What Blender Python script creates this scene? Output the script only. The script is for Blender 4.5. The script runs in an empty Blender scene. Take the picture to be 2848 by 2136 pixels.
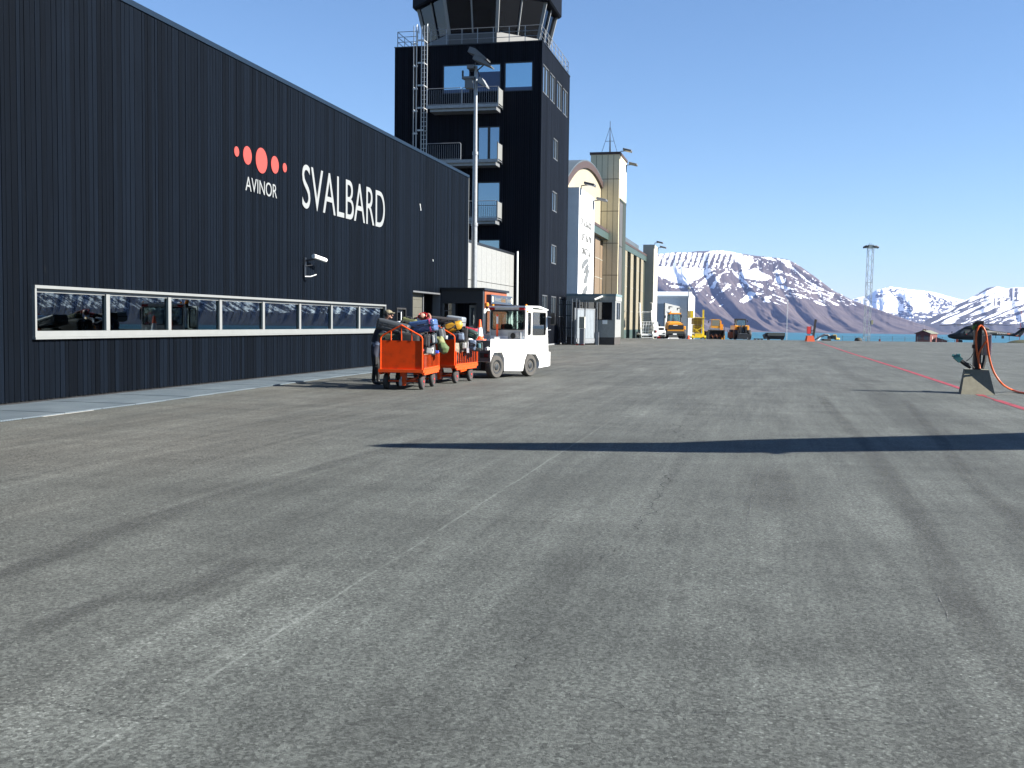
import bpy, bmesh, math, random
import numpy as np
from mathutils import Vector, Matrix
R = math.radians
PI = math.pi
random.seed(7)
sc = bpy.context.scene
col = sc.collection

# ------------------------------------------------------------------ survey helpers (camera station -> real positions)
FPX, CX, CY, CAMH, ROLL = 2960.0, 1424.0, 1068.0, 1.55, 0.0122
TILT, YAW = R(3.28496), R(-13.045564)
_F = Vector((math.sin(YAW) * math.cos(TILT), math.cos(YAW) * math.cos(TILT), -math.sin(TILT)))
_R0 = Vector((math.cos(YAW), -math.sin(YAW), 0)); _U0 = _R0.cross(_F)
_R = _R0 * math.cos(ROLL) + _U0 * math.sin(ROLL); _U = _U0 * math.cos(ROLL) - _R0 * math.sin(ROLL)
ORG = Vector((0, 0, CAMH))
FWD2 = Vector((math.sin(YAW), math.cos(YAW), 0))
RGT2 = Vector((math.cos(YAW), -math.sin(YAW), 0))
def ray(x, y): return _F + _R * ((x - CX) / FPX) - _U * ((y - CY) / FPX)
def gX(x, y, X): d = ray(x, y); return ORG + d * (X / d.x)
def gY(x, y, Y): d = ray(x, y); return ORG + d * (Y / d.y)
def gG(x, y, z=0.0): d = ray(x, y); return ORG + d * ((z - CAMH) / d.z)
def gD(x, y, D):
    d = ray(x, y); return ORG + d * (D / (d.x * FWD2.x + d.y * FWD2.y))
def at(s, d, z=0.0):          # s metres right of the view axis, d metres along it
    p = FWD2 * d + RGT2 * s; return Vector((p.x, p.y, z))
CREST = 119.0
def ground_z(d):
    if d < CREST: return 0.0
    if d < 215: return -(d - CREST) * 0.01325
    z = -(215 - CREST) * 0.01325
    return max(-30.0, z - (d - 215) * 0.032)

# ------------------------------------------------------------------ mesh builder
PM = {}
class MB:
    def __init__(s): s.v = []; s.f = []; s.m = []; s.cur = 0
    def add(s, vs, fs, M=None):
        o = len(s.v)
        for p in vs:
            p = Vector(p); s.v.append(M @ p if M else p)
        for f in fs: s.f.append([i + o for i in f]); s.m.append(s.cur)
        return s
    def box(s, x0, x1, y0, y1, z0, z1, M=None, bev=0.0, seg=1):
        if bev > 0:
            bm = bmesh.new(); bmesh.ops.create_cube(bm, size=1)
            for v in bm.verts:
                v.co = Vector((x0 + (v.co.x + .5) * (x1 - x0), y0 + (v.co.y + .5) * (y1 - y0), z0 + (v.co.z + .5) * (z1 - z0)))
            bmesh.ops.bevel(bm, geom=list(bm.edges), offset=bev, segments=seg, profile=.6, affect='EDGES')
            return s.bm(bm, M)
        v = [(x0, y0, z0), (x1, y0, z0), (x1, y1, z0), (x0, y1, z0), (x0, y0, z1), (x1, y0, z1), (x1, y1, z1), (x0, y1, z1)]
        return s.add(v, [(0, 3, 2, 1), (4, 5, 6, 7), (0, 1, 5, 4), (1, 2, 6, 5), (2, 3, 7, 6), (3, 0, 4, 7)], M)
    def bm(s, bm, M=None):
        bm.verts.index_update()
        s.add([v.co.copy() for v in bm.verts], [[v.index for v in f.verts] for f in bm.faces], M); bm.free(); return s
    def cyl(s, p0, p1, r0, r1=None, n=12, caps=True, M=None):
        r1 = r0 if r1 is None else r1
        p0, p1 = Vector(p0), Vector(p1); a = (p1 - p0).normalized()
        t = Vector((0, 0, 1)) if abs(a.z) < .9 else Vector((1, 0, 0))
        u = a.cross(t).normalized(); w = a.cross(u)
        vs = []
        for p, r in ((p0, r0), (p1, r1)):
            for i in range(n):
                an = 2 * PI * i / n; vs.append(p + (u * math.cos(an) + w * math.sin(an)) * r)
        fs = [(i, i + n, (i + 1) % n + n, (i + 1) % n) for i in range(n)]
        if caps: fs += [tuple(range(n)), tuple(range(2 * n - 1, n - 1, -1))]
        return s.add(vs, fs, M)
    def bar(s, p0, p1, w, h, M=None):
        p0, p1 = Vector(p0), Vector(p1); a = (p1 - p0).normalized()
        t = Vector((0, 0, 1)) if abs(a.z) < .95 else Vector((0, 1, 0))
        u = a.cross(t).normalized() * (w / 2); k = u.cross(a).normalized() * (h / 2)
        vs = [p + u * i + k * j for p in (p0, p1) for i, j in ((-1, -1), (1, -1), (1, 1), (-1, 1))]
        return s.add(vs, [(0, 1, 2, 3), (7, 6, 5, 4), (0, 4, 5, 1), (1, 5, 6, 2), (2, 6, 7, 3), (3, 7, 4, 0)], M)
    def tube(s, pts, r, n=8, M=None, closed=False, radii=None):
        pts = [Vector(p) for p in pts]; k = len(pts); vs = []; u = None
        for i, p in enumerate(pts):
            a = (pts[min(i + 1, k - 1)] - pts[max(i - 1, 0)]) if not closed else (pts[(i + 1) % k] - pts[i - 1])
            a.normalize()
            if u is None:
                t = Vector((0, 0, 1)) if abs(a.z) < .9 else Vector((1, 0, 0)); u = a.cross(t).normalized()
            else:
                u = (u - a * u.dot(a)).normalized()
            w = a.cross(u); rr = radii[i] if radii else r
            for j in range(n):
                an = 2 * PI * j / n; vs.append(p + (u * math.cos(an) + w * math.sin(an)) * rr)
        fs = []
        for i in range(k if closed else k - 1):
            b = ((i + 1) % k) * n
            for j in range(n): fs.append((i * n + j, b + j, b + (j + 1) % n, i * n + (j + 1) % n))
        if not closed: fs += [tuple(range(n - 1, -1, -1)), tuple(range((k - 1) * n, k * n))]
        return s.add(vs, fs, M)
    def prism(s, poly, h0, h1, M=None):      # polygon in local xy, extruded along z
        n = len(poly)
        a = sum(poly[i][0] * poly[(i + 1) % n][1] - poly[(i + 1) % n][0] * poly[i][1] for i in range(n))
        if a < 0: poly = poly[::-1]
        vs = [(p[0], p[1], h0) for p in poly] + [(p[0], p[1], h1) for p in poly]
        fs = [tuple(range(n - 1, -1, -1)), tuple(range(n, 2 * n))] + [(i, (i + 1) % n, (i + 1) % n + n, i + n) for i in range(n)]
        return s.add(vs, fs, M)
    def lathe(s, prof, n=16, M=None):        # (r, z) profile round local z
        vs = []; k = len(prof)
        for r, z in prof:
            for i in range(n):
                an = 2 * PI * i / n; vs.append((r * math.cos(an), r * math.sin(an), z))
        fs = [(i * n + j, i * n + (j + 1) % n, (i + 1) * n + (j + 1) % n, (i + 1) * n + j) for i in range(k - 1) for j in range(n)]
        fs += [tuple(range(n - 1, -1, -1)), tuple(range((k - 1) * n, k * n))]
        return s.add(vs, fs, M)
    def loft(s, rings, M=None, caps=True):
        n = len(rings[0]); vs = [p for r_ in rings for p in r_]; k = len(rings)
        fs = [(i * n + j, i * n + (j + 1) % n, (i + 1) * n + (j + 1) % n, (i + 1) * n + j) for i in range(k - 1) for j in range(n)]
        if caps: fs += [tuple(range(n - 1, -1, -1)), tuple(range((k - 1) * n, k * n))]
        return s.add(vs, fs, M)
    def ell(s, c, r, M=None, u=14, v=9, pw=1.0):   # ellipsoid / superellipsoid
        vs = []; sg = lambda q: math.copysign(abs(q) ** pw, q)
        for i in range(1, v):
            th = PI * i / v - PI / 2
            for j in range(u):
                ph = 2 * PI * j / u
                vs.append((c[0] + r[0] * sg(math.cos(th)) * sg(math.cos(ph)), c[1] + r[1] * sg(math.cos(th)) * sg(math.sin(ph)), c[2] + r[2] * sg(math.sin(th))))
        b = len(vs); vs += [(c[0], c[1], c[2] - r[2]), (c[0], c[1], c[2] + r[2])]
        fs = [(i * u + j, i * u + (j + 1) % u, (i + 1) * u + (j + 1) % u, (i + 1) * u + j) for i in range(v - 2) for j in range(u)]
        fs += [(b, (j + 1) % u, j) for j in range(u)] + [(b + 1, (v - 2) * u + j, (v - 2) * u + (j + 1) % u) for j in range(u)]
        return s.add(vs, fs, M)
    def build(s, name, mat, parent=None, smooth=False, local=False, fix=False):
        if parent is not None and not local:
            inv = PM[parent.name].inverted(); vs = [inv @ p for p in s.v]
        else: vs = s.v
        me = bpy.data.meshes.new(name)
        me.from_pydata([tuple(p) for p in vs], [], s.f)
        if fix:
            b = bmesh.new(); b.from_mesh(me); bmesh.ops.recalc_face_normals(b, faces=b.faces); b.to_mesh(me); b.free()
        for m in (mat if isinstance(mat, (list, tuple)) else [mat]): me.materials.append(m)
        if isinstance(mat, (list, tuple)):
            for p, k in zip(me.polygons, s.m): p.material_index = k
        o = bpy.data.objects.new(name, me); col.objects.link(o)
        if smooth:
            me.shade_smooth()
            try: me.set_sharp_from_angle(angle=R(42 if smooth is True else smooth))
            except Exception: pass
        if parent is not None:
            o.parent = parent; PM[o.name] = PM[parent.name]
        else: PM[o.name] = Matrix.Identity(4)
        return o
def thing(name, label, cat, loc=(0, 0, 0), rz=0.0, group=None):
    o = bpy.data.objects.new(name, None); col.objects.link(o)
    o.empty_display_size = .3
    o.location = loc; o.rotation_euler = (0, 0, rz)
    o['label'] = label; o['category'] = cat
    if group: o['group'] = group
    PM[o.name] = Matrix.Translation(Vector(loc)) @ Matrix.Rotation(rz, 4, 'Z')
    return o
def tag(o, label, cat, group=None):
    o['label'] = label; o['category'] = cat
    if group: o['group'] = group
    return o
def struct(o): o['kind'] = 'structure'; return o
def recentre(o, loc):      # move the origin of a one-mesh thing to its base
    loc = Vector(loc)
    o.data.transform(Matrix.Translation(-loc)); o.location = loc; return o
def dup(root, loc, rz=None, label=None):
    r = root.copy(); col.objects.link(r); r.location = loc
    if rz is not None: r.rotation_euler = (0, 0, rz)
    if label: r['label'] = label
    for c in list(root.children):
        k = c.copy(); col.objects.link(k); k.parent = r
        for g in list(c.children):
            q = g.copy(); col.objects.link(q); q.parent = k
    return r
def MX(ox, oy, oz, ax, ay, az):      # matrix from origin and the three axis vectors
    m = Matrix.Identity(4)
    for i in range(3): m[i][0] = ax[i]; m[i][1] = ay[i]; m[i][2] = az[i]
    m[0][3], m[1][3], m[2][3] = ox, oy, oz
    return m
def TR(loc, rx=0, ry=0, rz=0):
    return Matrix.Translation(Vector(loc)) @ Matrix.Rotation(rz, 4, 'Z') @ Matrix.Rotation(ry, 4, 'Y') @ Matrix.Rotation(rx, 4, 'X')
def text_mesh(body, width, height, depth, M, space=1.0, off=0.0):
    cu = bpy.data.curves.new('txt', 'FONT'); cu.body = body; cu.space_character = space
    cu.extrude = 0.5; cu.resolution_u = 6; cu.offset = off
    o = bpy.data.objects.new('txt', cu); col.objects.link(o)
    dg = bpy.context.evaluated_depsgraph_get(); dg.update()
    me = bpy.data.meshes.new_from_object(o.evaluated_get(dg))
    bpy.data.objects.remove(o)
    vs = [v.co.copy() for v in me.vertices]; fs = [list(p.vertices) for p in me.polygons]
    x0 = min(v.x for v in vs); x1 = max(v.x for v in vs); y0 = min(v.y for v in vs); y1 = max(v.y for v in vs)
    for v in vs:
        v.x = (v.x - x0) / (x1 - x0) * width; v.y = (v.y - y0) / (y1 - y0) * height; v.z = (v.z + .5) * depth
    bpy.data.meshes.remove(me)
    b = MB(); b.add(vs, fs, M); return b

# ------------------------------------------------------------------ materials
MATS = {}
def nt(name):
    m = bpy.data.materials.new(name); m.use_nodes = True
    t = m.node_tree; b = t.nodes['Principled BSDF']; return m, t, b
def N(t, typ, **kw):
    n = t.nodes.new(typ)
    for k, v in kw.items():
        if k.startswith('i_'):
            key = k[2:]; n.inputs[int(key) if key.isdigit() else key].default_value = v
        else: setattr(n, k, v)
    return n
def pbr(name, c, rough=.5, metal=0.0, var=.12, vs=3.0, bump=0.0, bs=40.0, spec=.5, dirt=0.0, dirtc=(.03, .028, .025), stretch=(1, 1, 1), coat=0.0):
    if name in MATS: return MATS[name]
    m, t, b = nt(name); L = t.links
    tc = N(t, 'ShaderNodeTexCoord'); mp = N(t, 'ShaderNodeMapping'); mp.inputs['Scale'].default_value = stretch
    L.new(tc.outputs['Object'], mp.inputs['Vector'])
    nz = N(t, 'ShaderNodeTexNoise'); nz.inputs['Scale'].default_value = vs; nz.inputs['Detail'].default_value = 6; nz.inputs['Roughness'].default_value = .65
    L.new(mp.outputs[0], nz.inputs['Vector'])
    cr = N(t, 'ShaderNodeValToRGB')
    cr.color_ramp.elements[0].position = .3; cr.color_ramp.elements[1].position = .7
    cr.color_ramp.elements[0].color = (*[q * (1 - var) for q in c], 1); cr.color_ramp.elements[1].color = (*[min(1, q * (1 + var)) for q in c], 1)
    L.new(nz.outputs['Fac'], cr.inputs['Fac'])
    out = cr.outputs['Color']
    if dirt > 0:
        n2 = N(t, 'ShaderNodeTexNoise'); n2.inputs['Scale'].default_value = vs * 2.3; n2.inputs['Detail'].default_value = 8; n2.inputs['Roughness'].default_value = .7
        L.new(tc.outputs['Object'], n2.inputs['Vector'])
        r2 = N(t, 'ShaderNodeMapRange'); r2.inputs[1].default_value = .5; r2.inputs[2].default_value = .75; r2.inputs[3].default_value = 0; r2.inputs[4].default_value = dirt
        L.new(n2.outputs['Fac'], r2.inputs[0])
        mx = N(t, 'ShaderNodeMix', data_type='RGBA'); mx.inputs[7].default_value = (*dirtc, 1)
        L.new(r2.outputs[0], mx.inputs[0]); L.new(out, mx.inputs[6]); out = mx.outputs[2]
    L.new(out, b.inputs['Base Color'])
    b.inputs['Roughness'].default_value = rough; b.inputs['Metallic'].default_value = metal
    b.inputs['Specular IOR Level'].default_value = spec; b.inputs['Coat Weight'].default_value = coat; b.inputs['Coat Roughness'].default_value = .12
    if bump > 0:
        n3 = N(t, 'ShaderNodeTexNoise'); n3.inputs['Scale'].default_value = bs; n3.inputs['Detail'].default_value = 4
        L.new(tc.outputs['Object'], n3.inputs['Vector'])
        bp = N(t, 'ShaderNodeBump'); bp.inputs['Strength'].default_value = bump; bp.inputs['Distance'].default_value = .02
        L.new(n3.outputs['Fac'], bp.inputs['Height']); L.new(bp.outputs[0], b.inputs['Normal'])
    MATS[name] = m; return m
def glass(name, tint, rough=.02, alpha=.35, gc=(.95, .97, 1)):
    if name in MATS: return MATS[name]
    m, t, b = nt(name); L = t.links
    tr = N(t, 'ShaderNodeBsdfTransparent'); tr.inputs[0].default_value = (*tint, 1)
    gl = N(t, 'ShaderNodeBsdfGlossy'); gl.inputs['Roughness'].default_value = rough; gl.inputs['Color'].default_value = (*gc, 1)
    fr = N(t, 'ShaderNodeFresnel'); fr.inputs[0].default_value = 1.55
    mp = N(t, 'ShaderNodeMapRange'); mp.inputs[1].default_value = 0; mp.inputs[2].default_value = 1; mp.inputs[3].default_value = alpha * .35; mp.inputs[4].default_value = 1
    L.new(fr.outputs[0], mp.inputs[0])
    mx = N(t, 'ShaderNodeMixShader'); L.new(mp.outputs[0], mx.inputs[0]); L.new(tr.outputs[0], mx.inputs[1]); L.new(gl.outputs[0], mx.inputs[2])
    L.new(mx.outputs[0], t.nodes['Material Output'].inputs['Surface']); t.nodes.remove(b)
    MATS[name] = m; return m

# board cladding: every board is an island with its own tone
def boards_mat(name, c, streak=1.0):
    m, t, b = nt(name); L = t.links
    g = N(t, 'ShaderNodeNewGeometry'); tc = N(t, 'ShaderNodeTexCoord')
    mr = N(t, 'ShaderNodeMapRange'); mr.inputs[3].default_value = .58; mr.inputs[4].default_value = 1.45
    L.new(g.outputs['Random Per Island'], mr.inputs[0])
    mp = N(t, 'ShaderNodeMapping'); mp.inputs['Scale'].default_value = (9, 9, .7); L.new(tc.outputs['Object'], mp.inputs[0])
    nz = N(t, 'ShaderNodeTexNoise'); nz.inputs['Scale'].default_value = 1.6; nz.inputs['Detail'].default_value = 7; nz.inputs['Roughness'].default_value = .7
    L.new(mp.outputs[0], nz.inputs['Vector'])
    m2 = N(t, 'ShaderNodeMapRange'); m2.inputs[1].default_value = .3; m2.inputs[2].default_value = .7; m2.inputs[3].default_value = .75; m2.inputs[4].default_value = 1.25
    L.new(nz.outputs['Fac'], m2.inputs[0])
    mu = N(t, 'ShaderNodeMath', operation='MULTIPLY'); L.new(mr.outputs[0], mu.inputs[0]); L.new(m2.outputs[0], mu.inputs[1])
    cm = N(t, 'ShaderNodeMix', data_type='RGBA', blend_type='MULTIPLY'); cm.inputs[0].default_value = 1; cm.inputs[6].default_value = (*c, 1)
    L.new(mu.outputs[0], cm.inputs[7])
    # pale worn flecks
    n2 = N(t, 'ShaderNodeTexNoise'); n2.inputs['Scale'].default_value = 3.2; n2.inputs['Detail'].default_value = 9; n2.inputs['Roughness'].default_value = .75
    mp2 = N(t, 'ShaderNodeMapping'); mp2.inputs['Scale'].default_value = (3, 3, .8); L.new(tc.outputs['Object'], mp2.inputs[0]); L.new(mp2.outputs[0], n2.inputs['Vector'])
    m3 = N(t, 'ShaderNodeMapRange'); m3.inputs[1].default_value = .62; m3.inputs[2].default_value = .78; m3.inputs[4].default_value = .5 * streak
    L.new(n2.outputs['Fac'], m3.inputs[0])
    mx = N(t, 'ShaderNodeMix', data_type='RGBA'); mx.inputs[7].default_value = (.022, .023, .022, 1)
    L.new(m3.outputs[0], mx.inputs[0]); L.new(cm.outputs[2], mx.inputs[6]); L.new(mx.outputs[2], b.inputs['Base Color'])
    b.inputs['Roughness'].default_value = .6; b.inputs['Specular IOR Level'].default_value = .05
    bp = N(t, 'ShaderNodeBump'); bp.inputs['Strength'].default_value = .35; bp.inputs['Distance'].default_value = .01
    L.new(nz.outputs['Fac'], bp.inputs['Height']); L.new(bp.outputs[0], b.inputs['Normal'])
    return m
M_board = boards_mat('charred_boards', (.0019, .0034, .0062))
M_tower = boards_mat('tower_boards', (.0038, .0048, .0075), .3)
M_trim = pbr('dark_trim', (.006, .008, .012), .45, var=.1)
M_fascia = pbr('roof_edge_metal', (.003, .011, .024), .5, spec=.25, var=.08)
M_alu = pbr('pale_aluminium', (.17, .178, .176), .5, var=.05)
M_galv = pbr('galvanised_steel', (.24, .255, .27), .45, metal=.5, var=.18, vs=9)
M_white = pbr('white_paint', (.82, .83, .80), .38, var=.03, dirt=.12, dirtc=(.5, .48, .42))
M_white2 = pbr('white_wall_paint', (.2, .205, .2), .6, var=.03, dirt=.15, dirtc=(.6, .6, .58))
M_black = pbr('black_rubber', (.012, .012, .012), .7, var=.3, vs=8)
M_blackp = pbr('black_plastic', (.014, .014, .016), .42, var=.2)
M_dark = pbr('dark_interior', (.01, .011, .013), .85, var=.2)
M_grey = pbr('mid_grey_paint', (.11, .115, .12), .45, var=.08, dirt=.2)
M_greyp = pbr('pale_grey_panel', (.2, .21, .215), .55, var=.06)
M_yellow = pbr('yellow_machine_paint', (.62, .26, .014), .42, var=.08, dirt=.3)
M_ylift = pbr('lemon_machine_paint', (.6, .44, .014), .42, var=.08, dirt=.25)
M_orange = pbr('orange_cart_paint', (.60, .062, .005), .5, spec=.25, var=.14, vs=5, dirt=.35, dirtc=(.12, .02, .006))
M_orangew = pbr('orange_wall_panel', (.27, .068, .022), .5, var=.05)
M_red = pbr('signal_red', (.4, .015, .012), .4, var=.1)
M_skin = pbr('skin', (.30, .16, .115), .5, var=.08, vs=20)
M_winblue = glass('clear_pane', (.55, .62, .66), .015, .5)
M_windark = glass('dark_pane', (.1, .12, .14), .02, .5)

SKY_AIR, SKY_DUST, SKY_OZ, SKY_STR, EXPOSURE, ASPH = 1.0, 0.0, 5.8, 0.051, 1.72, 0.070
SEAM_K, SEAM_C = 0.0, -2.29

# ------------------------------------------------------------------ camera, world, sun
cam = bpy.data.cameras.new('camera'); co = bpy.data.objects.new('camera', cam); col.objects.link(co)
cam.sensor_fit = 'HORIZONTAL'; cam.sensor_width = 36; cam.lens = 36 * FPX / 2848
cam.clip_start = .05; cam.clip_end = 60000
mw = Matrix.Identity(4)
for i in range(3): mw[i][0] = _R[i]; mw[i][1] = _U[i]; mw[i][2] = -_F[i]; mw[i][3] = ORG[i]
co.matrix_world = mw
sc.camera = co
SUN_EL = R(31.5); SUN_AZ = R(90 - 1.0)      # azimuth from +Y towards +X
wd = bpy.data.worlds.new('World'); sc.world = wd; wd.use_nodes = True
wt = wd.node_tree; bg = wt.nodes['Background']
sky = wt.nodes.new('ShaderNodeTexSky'); sky.sky_type = 'NISHITA'; sky.sun_disc = False
sky.sun_elevation = SUN_EL; sky.sun_rotation = SUN_AZ; sky.altitude = 30; sky.air_density = SKY_AIR; sky.dust_density = SKY_DUST; sky.ozone_density = SKY_OZ
wt.links.new(sky.outputs[0], bg.inputs['Color']); bg.inputs['Strength'].default_value = SKY_STR
sd = bpy.data.lights.new('sun', 'SUN'); sd.energy = 5.0; sd.angle = R(.5); sd.color = (1, .95, .87)
so = bpy.data.objects.new('sun', sd); col.objects.link(so)
sv = Vector((math.sin(SUN_AZ) * math.cos(SUN_EL), math.cos(SUN_AZ) * math.cos(SUN_EL), math.sin(SUN_EL)))
so.rotation_euler = sv.to_track_quat('Z', 'Y').to_euler(); so.location = (30, 0, 40)
vsn = sc.view_settings; vsn.view_transform = 'Standard'; vsn.look = 'None'; vsn.exposure = EXPOSURE; vsn.gamma = 1; vsn.use_curve_mapping = False
sc.cycles.max_bounces = 6; sc.cycles.transparent_max_bounces = 12; sc.cycles.caustics_reflective = False; sc.cycles.caustics_refractive = False
sc.cycles.use_adaptive_sampling = True; sc.cycles.adaptive_threshold = .01
sc.cycles.sample_clamp_indirect = 6

# ------------------------------------------------------------------ ground
def asphalt_mat():
    m, t, b = nt('asphalt'); L = t.links
    tc = N(t, 'ShaderNodeTexCoord'); P = tc.outputs['Object']
    def mapn(scale, rot=0.0, loc=(0, 0, 0)):
        q = N(t, 'ShaderNodeMapping'); q.inputs['Scale'].default_value = scale; q.inputs['Rotation'].default_value = (0, 0, rot); q.inputs['Location'].default_value = loc
        L.new(P, q.inputs[0]); return q.outputs[0]
    def noise(vec, sc_, det=5, ro=.6, dis=0.0):
        n = N(t, 'ShaderNodeTexNoise'); n.inputs['Scale'].default_value = sc_; n.inputs['Detail'].default_value = det; n.inputs['Roughness'].default_value = ro; n.inputs['Distortion'].default_value = dis
        L.new(vec, n.inputs['Vector']); return n.outputs['Fac']
    def rng(v, a, b_, c, d):
        n = N(t, 'ShaderNodeMapRange'); n.inputs[1].default_value = a; n.inputs[2].default_value = b_; n.inputs[3].default_value = c; n.inputs[4].default_value = d
        L.new(v, n.inputs[0]); return n.outputs[0]
    def mul(a, c):
        n = N(t, 'ShaderNodeMath', operation='MULTIPLY')
        L.new(a, n.inputs[0])
        if isinstance(c, (int, float)): n.inputs[1].default_value = c
        else: L.new(c, n.inputs[1])
        return n.outputs[0]
    def mth(op, a, c=None):
        n = N(t, 'ShaderNodeMath', operation=op)
        for i, q in enumerate((a, c)):
            if q is None: continue
            if isinstance(q, (int, float)): n.inputs[i].default_value = q
            else: L.new(q, n.inputs[i])
        return n.outputs[0]
    big = rng(noise(mapn((1, .5, 1)), .30, 6, .62), .32, .70, .80, 1.20)
    st1 = rng(noise(mapn((1.7, .13, 1)), 1.3, 7, .66, .15), .34, .66, .80, 1.18)
    st2 = rng(noise(mapn((6.0, .26, 1)), 1.5, 6, .66, .3), .3, .7, .84, 1.16)
    st3 = rng(noise(mapn((.45, 1.6, 1), 0, (5, 2, 0)), .8, 6, .65, .6), .35, .68, .84, 1.16)
    # worn plough marks: thin pale streaks, only in patches
    sk = rng(noise(mapn((26, .55, 1)), 1.0, 4, .7), .60, .74, 0, 1)
    skm = rng(noise(mapn((1, .4, 1)), .5, 3, .5), .46, .62, 0, .6)
    streak = mul(sk, skm)
    # aggregate: single stones with their own tone, more of them pale where the binder is worn off
    f1 = rng(noise(mapn((1, 1, 1)), 60, 5, .8), .30, .70, .45, 1.55)
    vo = N(t, 'ShaderNodeTexVoronoi'); vo.inputs['Scale'].default_value = 62; L.new(P, vo.inputs['Vector'])
    sepc = N(t, 'ShaderNodeSeparateColor'); L.new(vo.outputs['Color'], sepc.inputs[0])
    tone = rng(sepc.outputs[1], 0, 1, .55, 1.45)
    worn = rng(noise(mapn((1, .35, 1), 0, (3, 9, 0)), .75, 6, .68, .4), .46, .62, 0, 1)
    stone = mul(mul(rng(sepc.outputs[0], .80, .97, 0, 1), rng(vo.outputs['Distance'], .25, .55, 1, 0)), mth('ADD', mul(worn, .8), .35))
    pit = rng(noise(mapn((1, 1, 1), 0, (7, 3, 0)), 38, 5, .8), .56, .70, 1, .28)
    v = mul(mul(mul(big, st1), mul(st2, st3)), mul(mul(f1, tone), pit))
    v = mul(v, mth('ADD', mul(worn, .14), .95))
    # long scratched seam running up the apron
    sx = N(t, 'ShaderNodeSeparateXYZ'); L.new(P, sx.inputs[0])
    y_ = sx.outputs[1]; x_ = sx.outputs[0]
    lx = mth('ADD', mul(y_, SEAM_K), SEAM_C)
    wob = mul(mth('SUBTRACT', noise(mapn((0, 1, 0)), .8, 3, .5), .5), .05)
    dl = mth('ABSOLUTE', mth('ADD', mth('SUBTRACT', x_, lx), wob))
    seam = mul(rng(dl, .004, .014, .75, 0), rng(noise(mapn((3, 1, 1)), 1.3, 4, .7), .36, .55, 0, 1))
    seam = mul(seam, rng(y_, 15.5, 17.5, 1, .25))
    # tyre-dark lane on the right
    lane = mul(rng(mth('ABSOLUTE', mth('SUBTRACT', x_, mth('ADD', mul(noise(mapn((0, 1, 0)), .12, 2, .5), 1.4), mth('ADD', mul(y_, .02), 1.55)))), .1, .55, .30, 0), rng(noise(mapn((1, .6, 1)), .9, 4, .6), .35, .65, .3, 1))
    v = mul(v, mth('SUBTRACT', 1.0, lane))
    v = mth('ADD', v, mul(stone, 1.5)); v = mth('ADD', v, mul(streak, .55)); v = mth('ADD', v, mul(seam, 1.0))
    warm = N(t, 'ShaderNodeMix', data_type='RGBA')
    warm.inputs[6].default_value = (ASPH * .94, ASPH * 1.045, ASPH * .97, 1); warm.inputs[7].default_value = (ASPH * 1.06, ASPH * 1.04, ASPH * .90, 1)
    L.new(mul(rng(x_, -2, -9, .1, 1), rng(noise(mapn((.6, .25, 1)), .6, 4, .6), .35, .65, .35, 1)), warm.inputs[0])
    mc = N(t, 'ShaderNodeMix', data_type='RGBA', blend_type='MULTIPLY'); mc.inputs[0].default_value = 1
    L.new(warm.outputs[2], mc.inputs[6]); L.new(v, mc.inputs[7]); L.new(mc.outputs[2], b.inputs['Base Color'])
    b.inputs['Roughness'].default_value = .82; b.inputs['Specular IOR Level'].default_value = .35
    bp = N(t, 'ShaderNodeBump'); bp.inputs['Strength'].default_value = .55; bp.inputs['Distance'].default_value = .006
    L.new(mul(f1, pit), bp.inputs['Height']); L.new(bp.outputs[0], b.inputs['Normal'])
    return m
M_asph = asphalt_mat()
M_tundra = pbr('tundra_gravel', (.045, .042, .027), .9, var=.35, vs=.15, bump=.6, bs=3)
def sheet(name, ds, ss, mat, zf):
    vs = [at(s, d, zf(s, d)) for d in ds for s in ss]; n = len(ss)
    fs = [(i * n + j, i * n + j + 1, (i + 1) * n + j + 1, (i + 1) * n + j) for i in range(len(ds) - 1) for j in range(n - 1)]
    b = MB(); b.add(vs, fs); return struct(b.build(name, mat))
SS = [-900, -400, -150, -60, 0, 60, 150, 400, 900]
sheet('apron_ground', [-120, -30, 0, 40, 80, 119, 135, 160, 190, 215], SS, M_asph, lambda s, d: ground_z(d))
rg = random.Random(3)
def shore_z(s, d):
    z = ground_z(d)
    if d > 215.1: z += rg.uniform(-.25, .15)
    return z
sheet('shore_ground', [215, 232, 260, 300, 350, 420, 520, 640, 800, 1000, 1200], [i * 45 for i in range(-22, 23)], M_tundra, shore_z)
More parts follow.
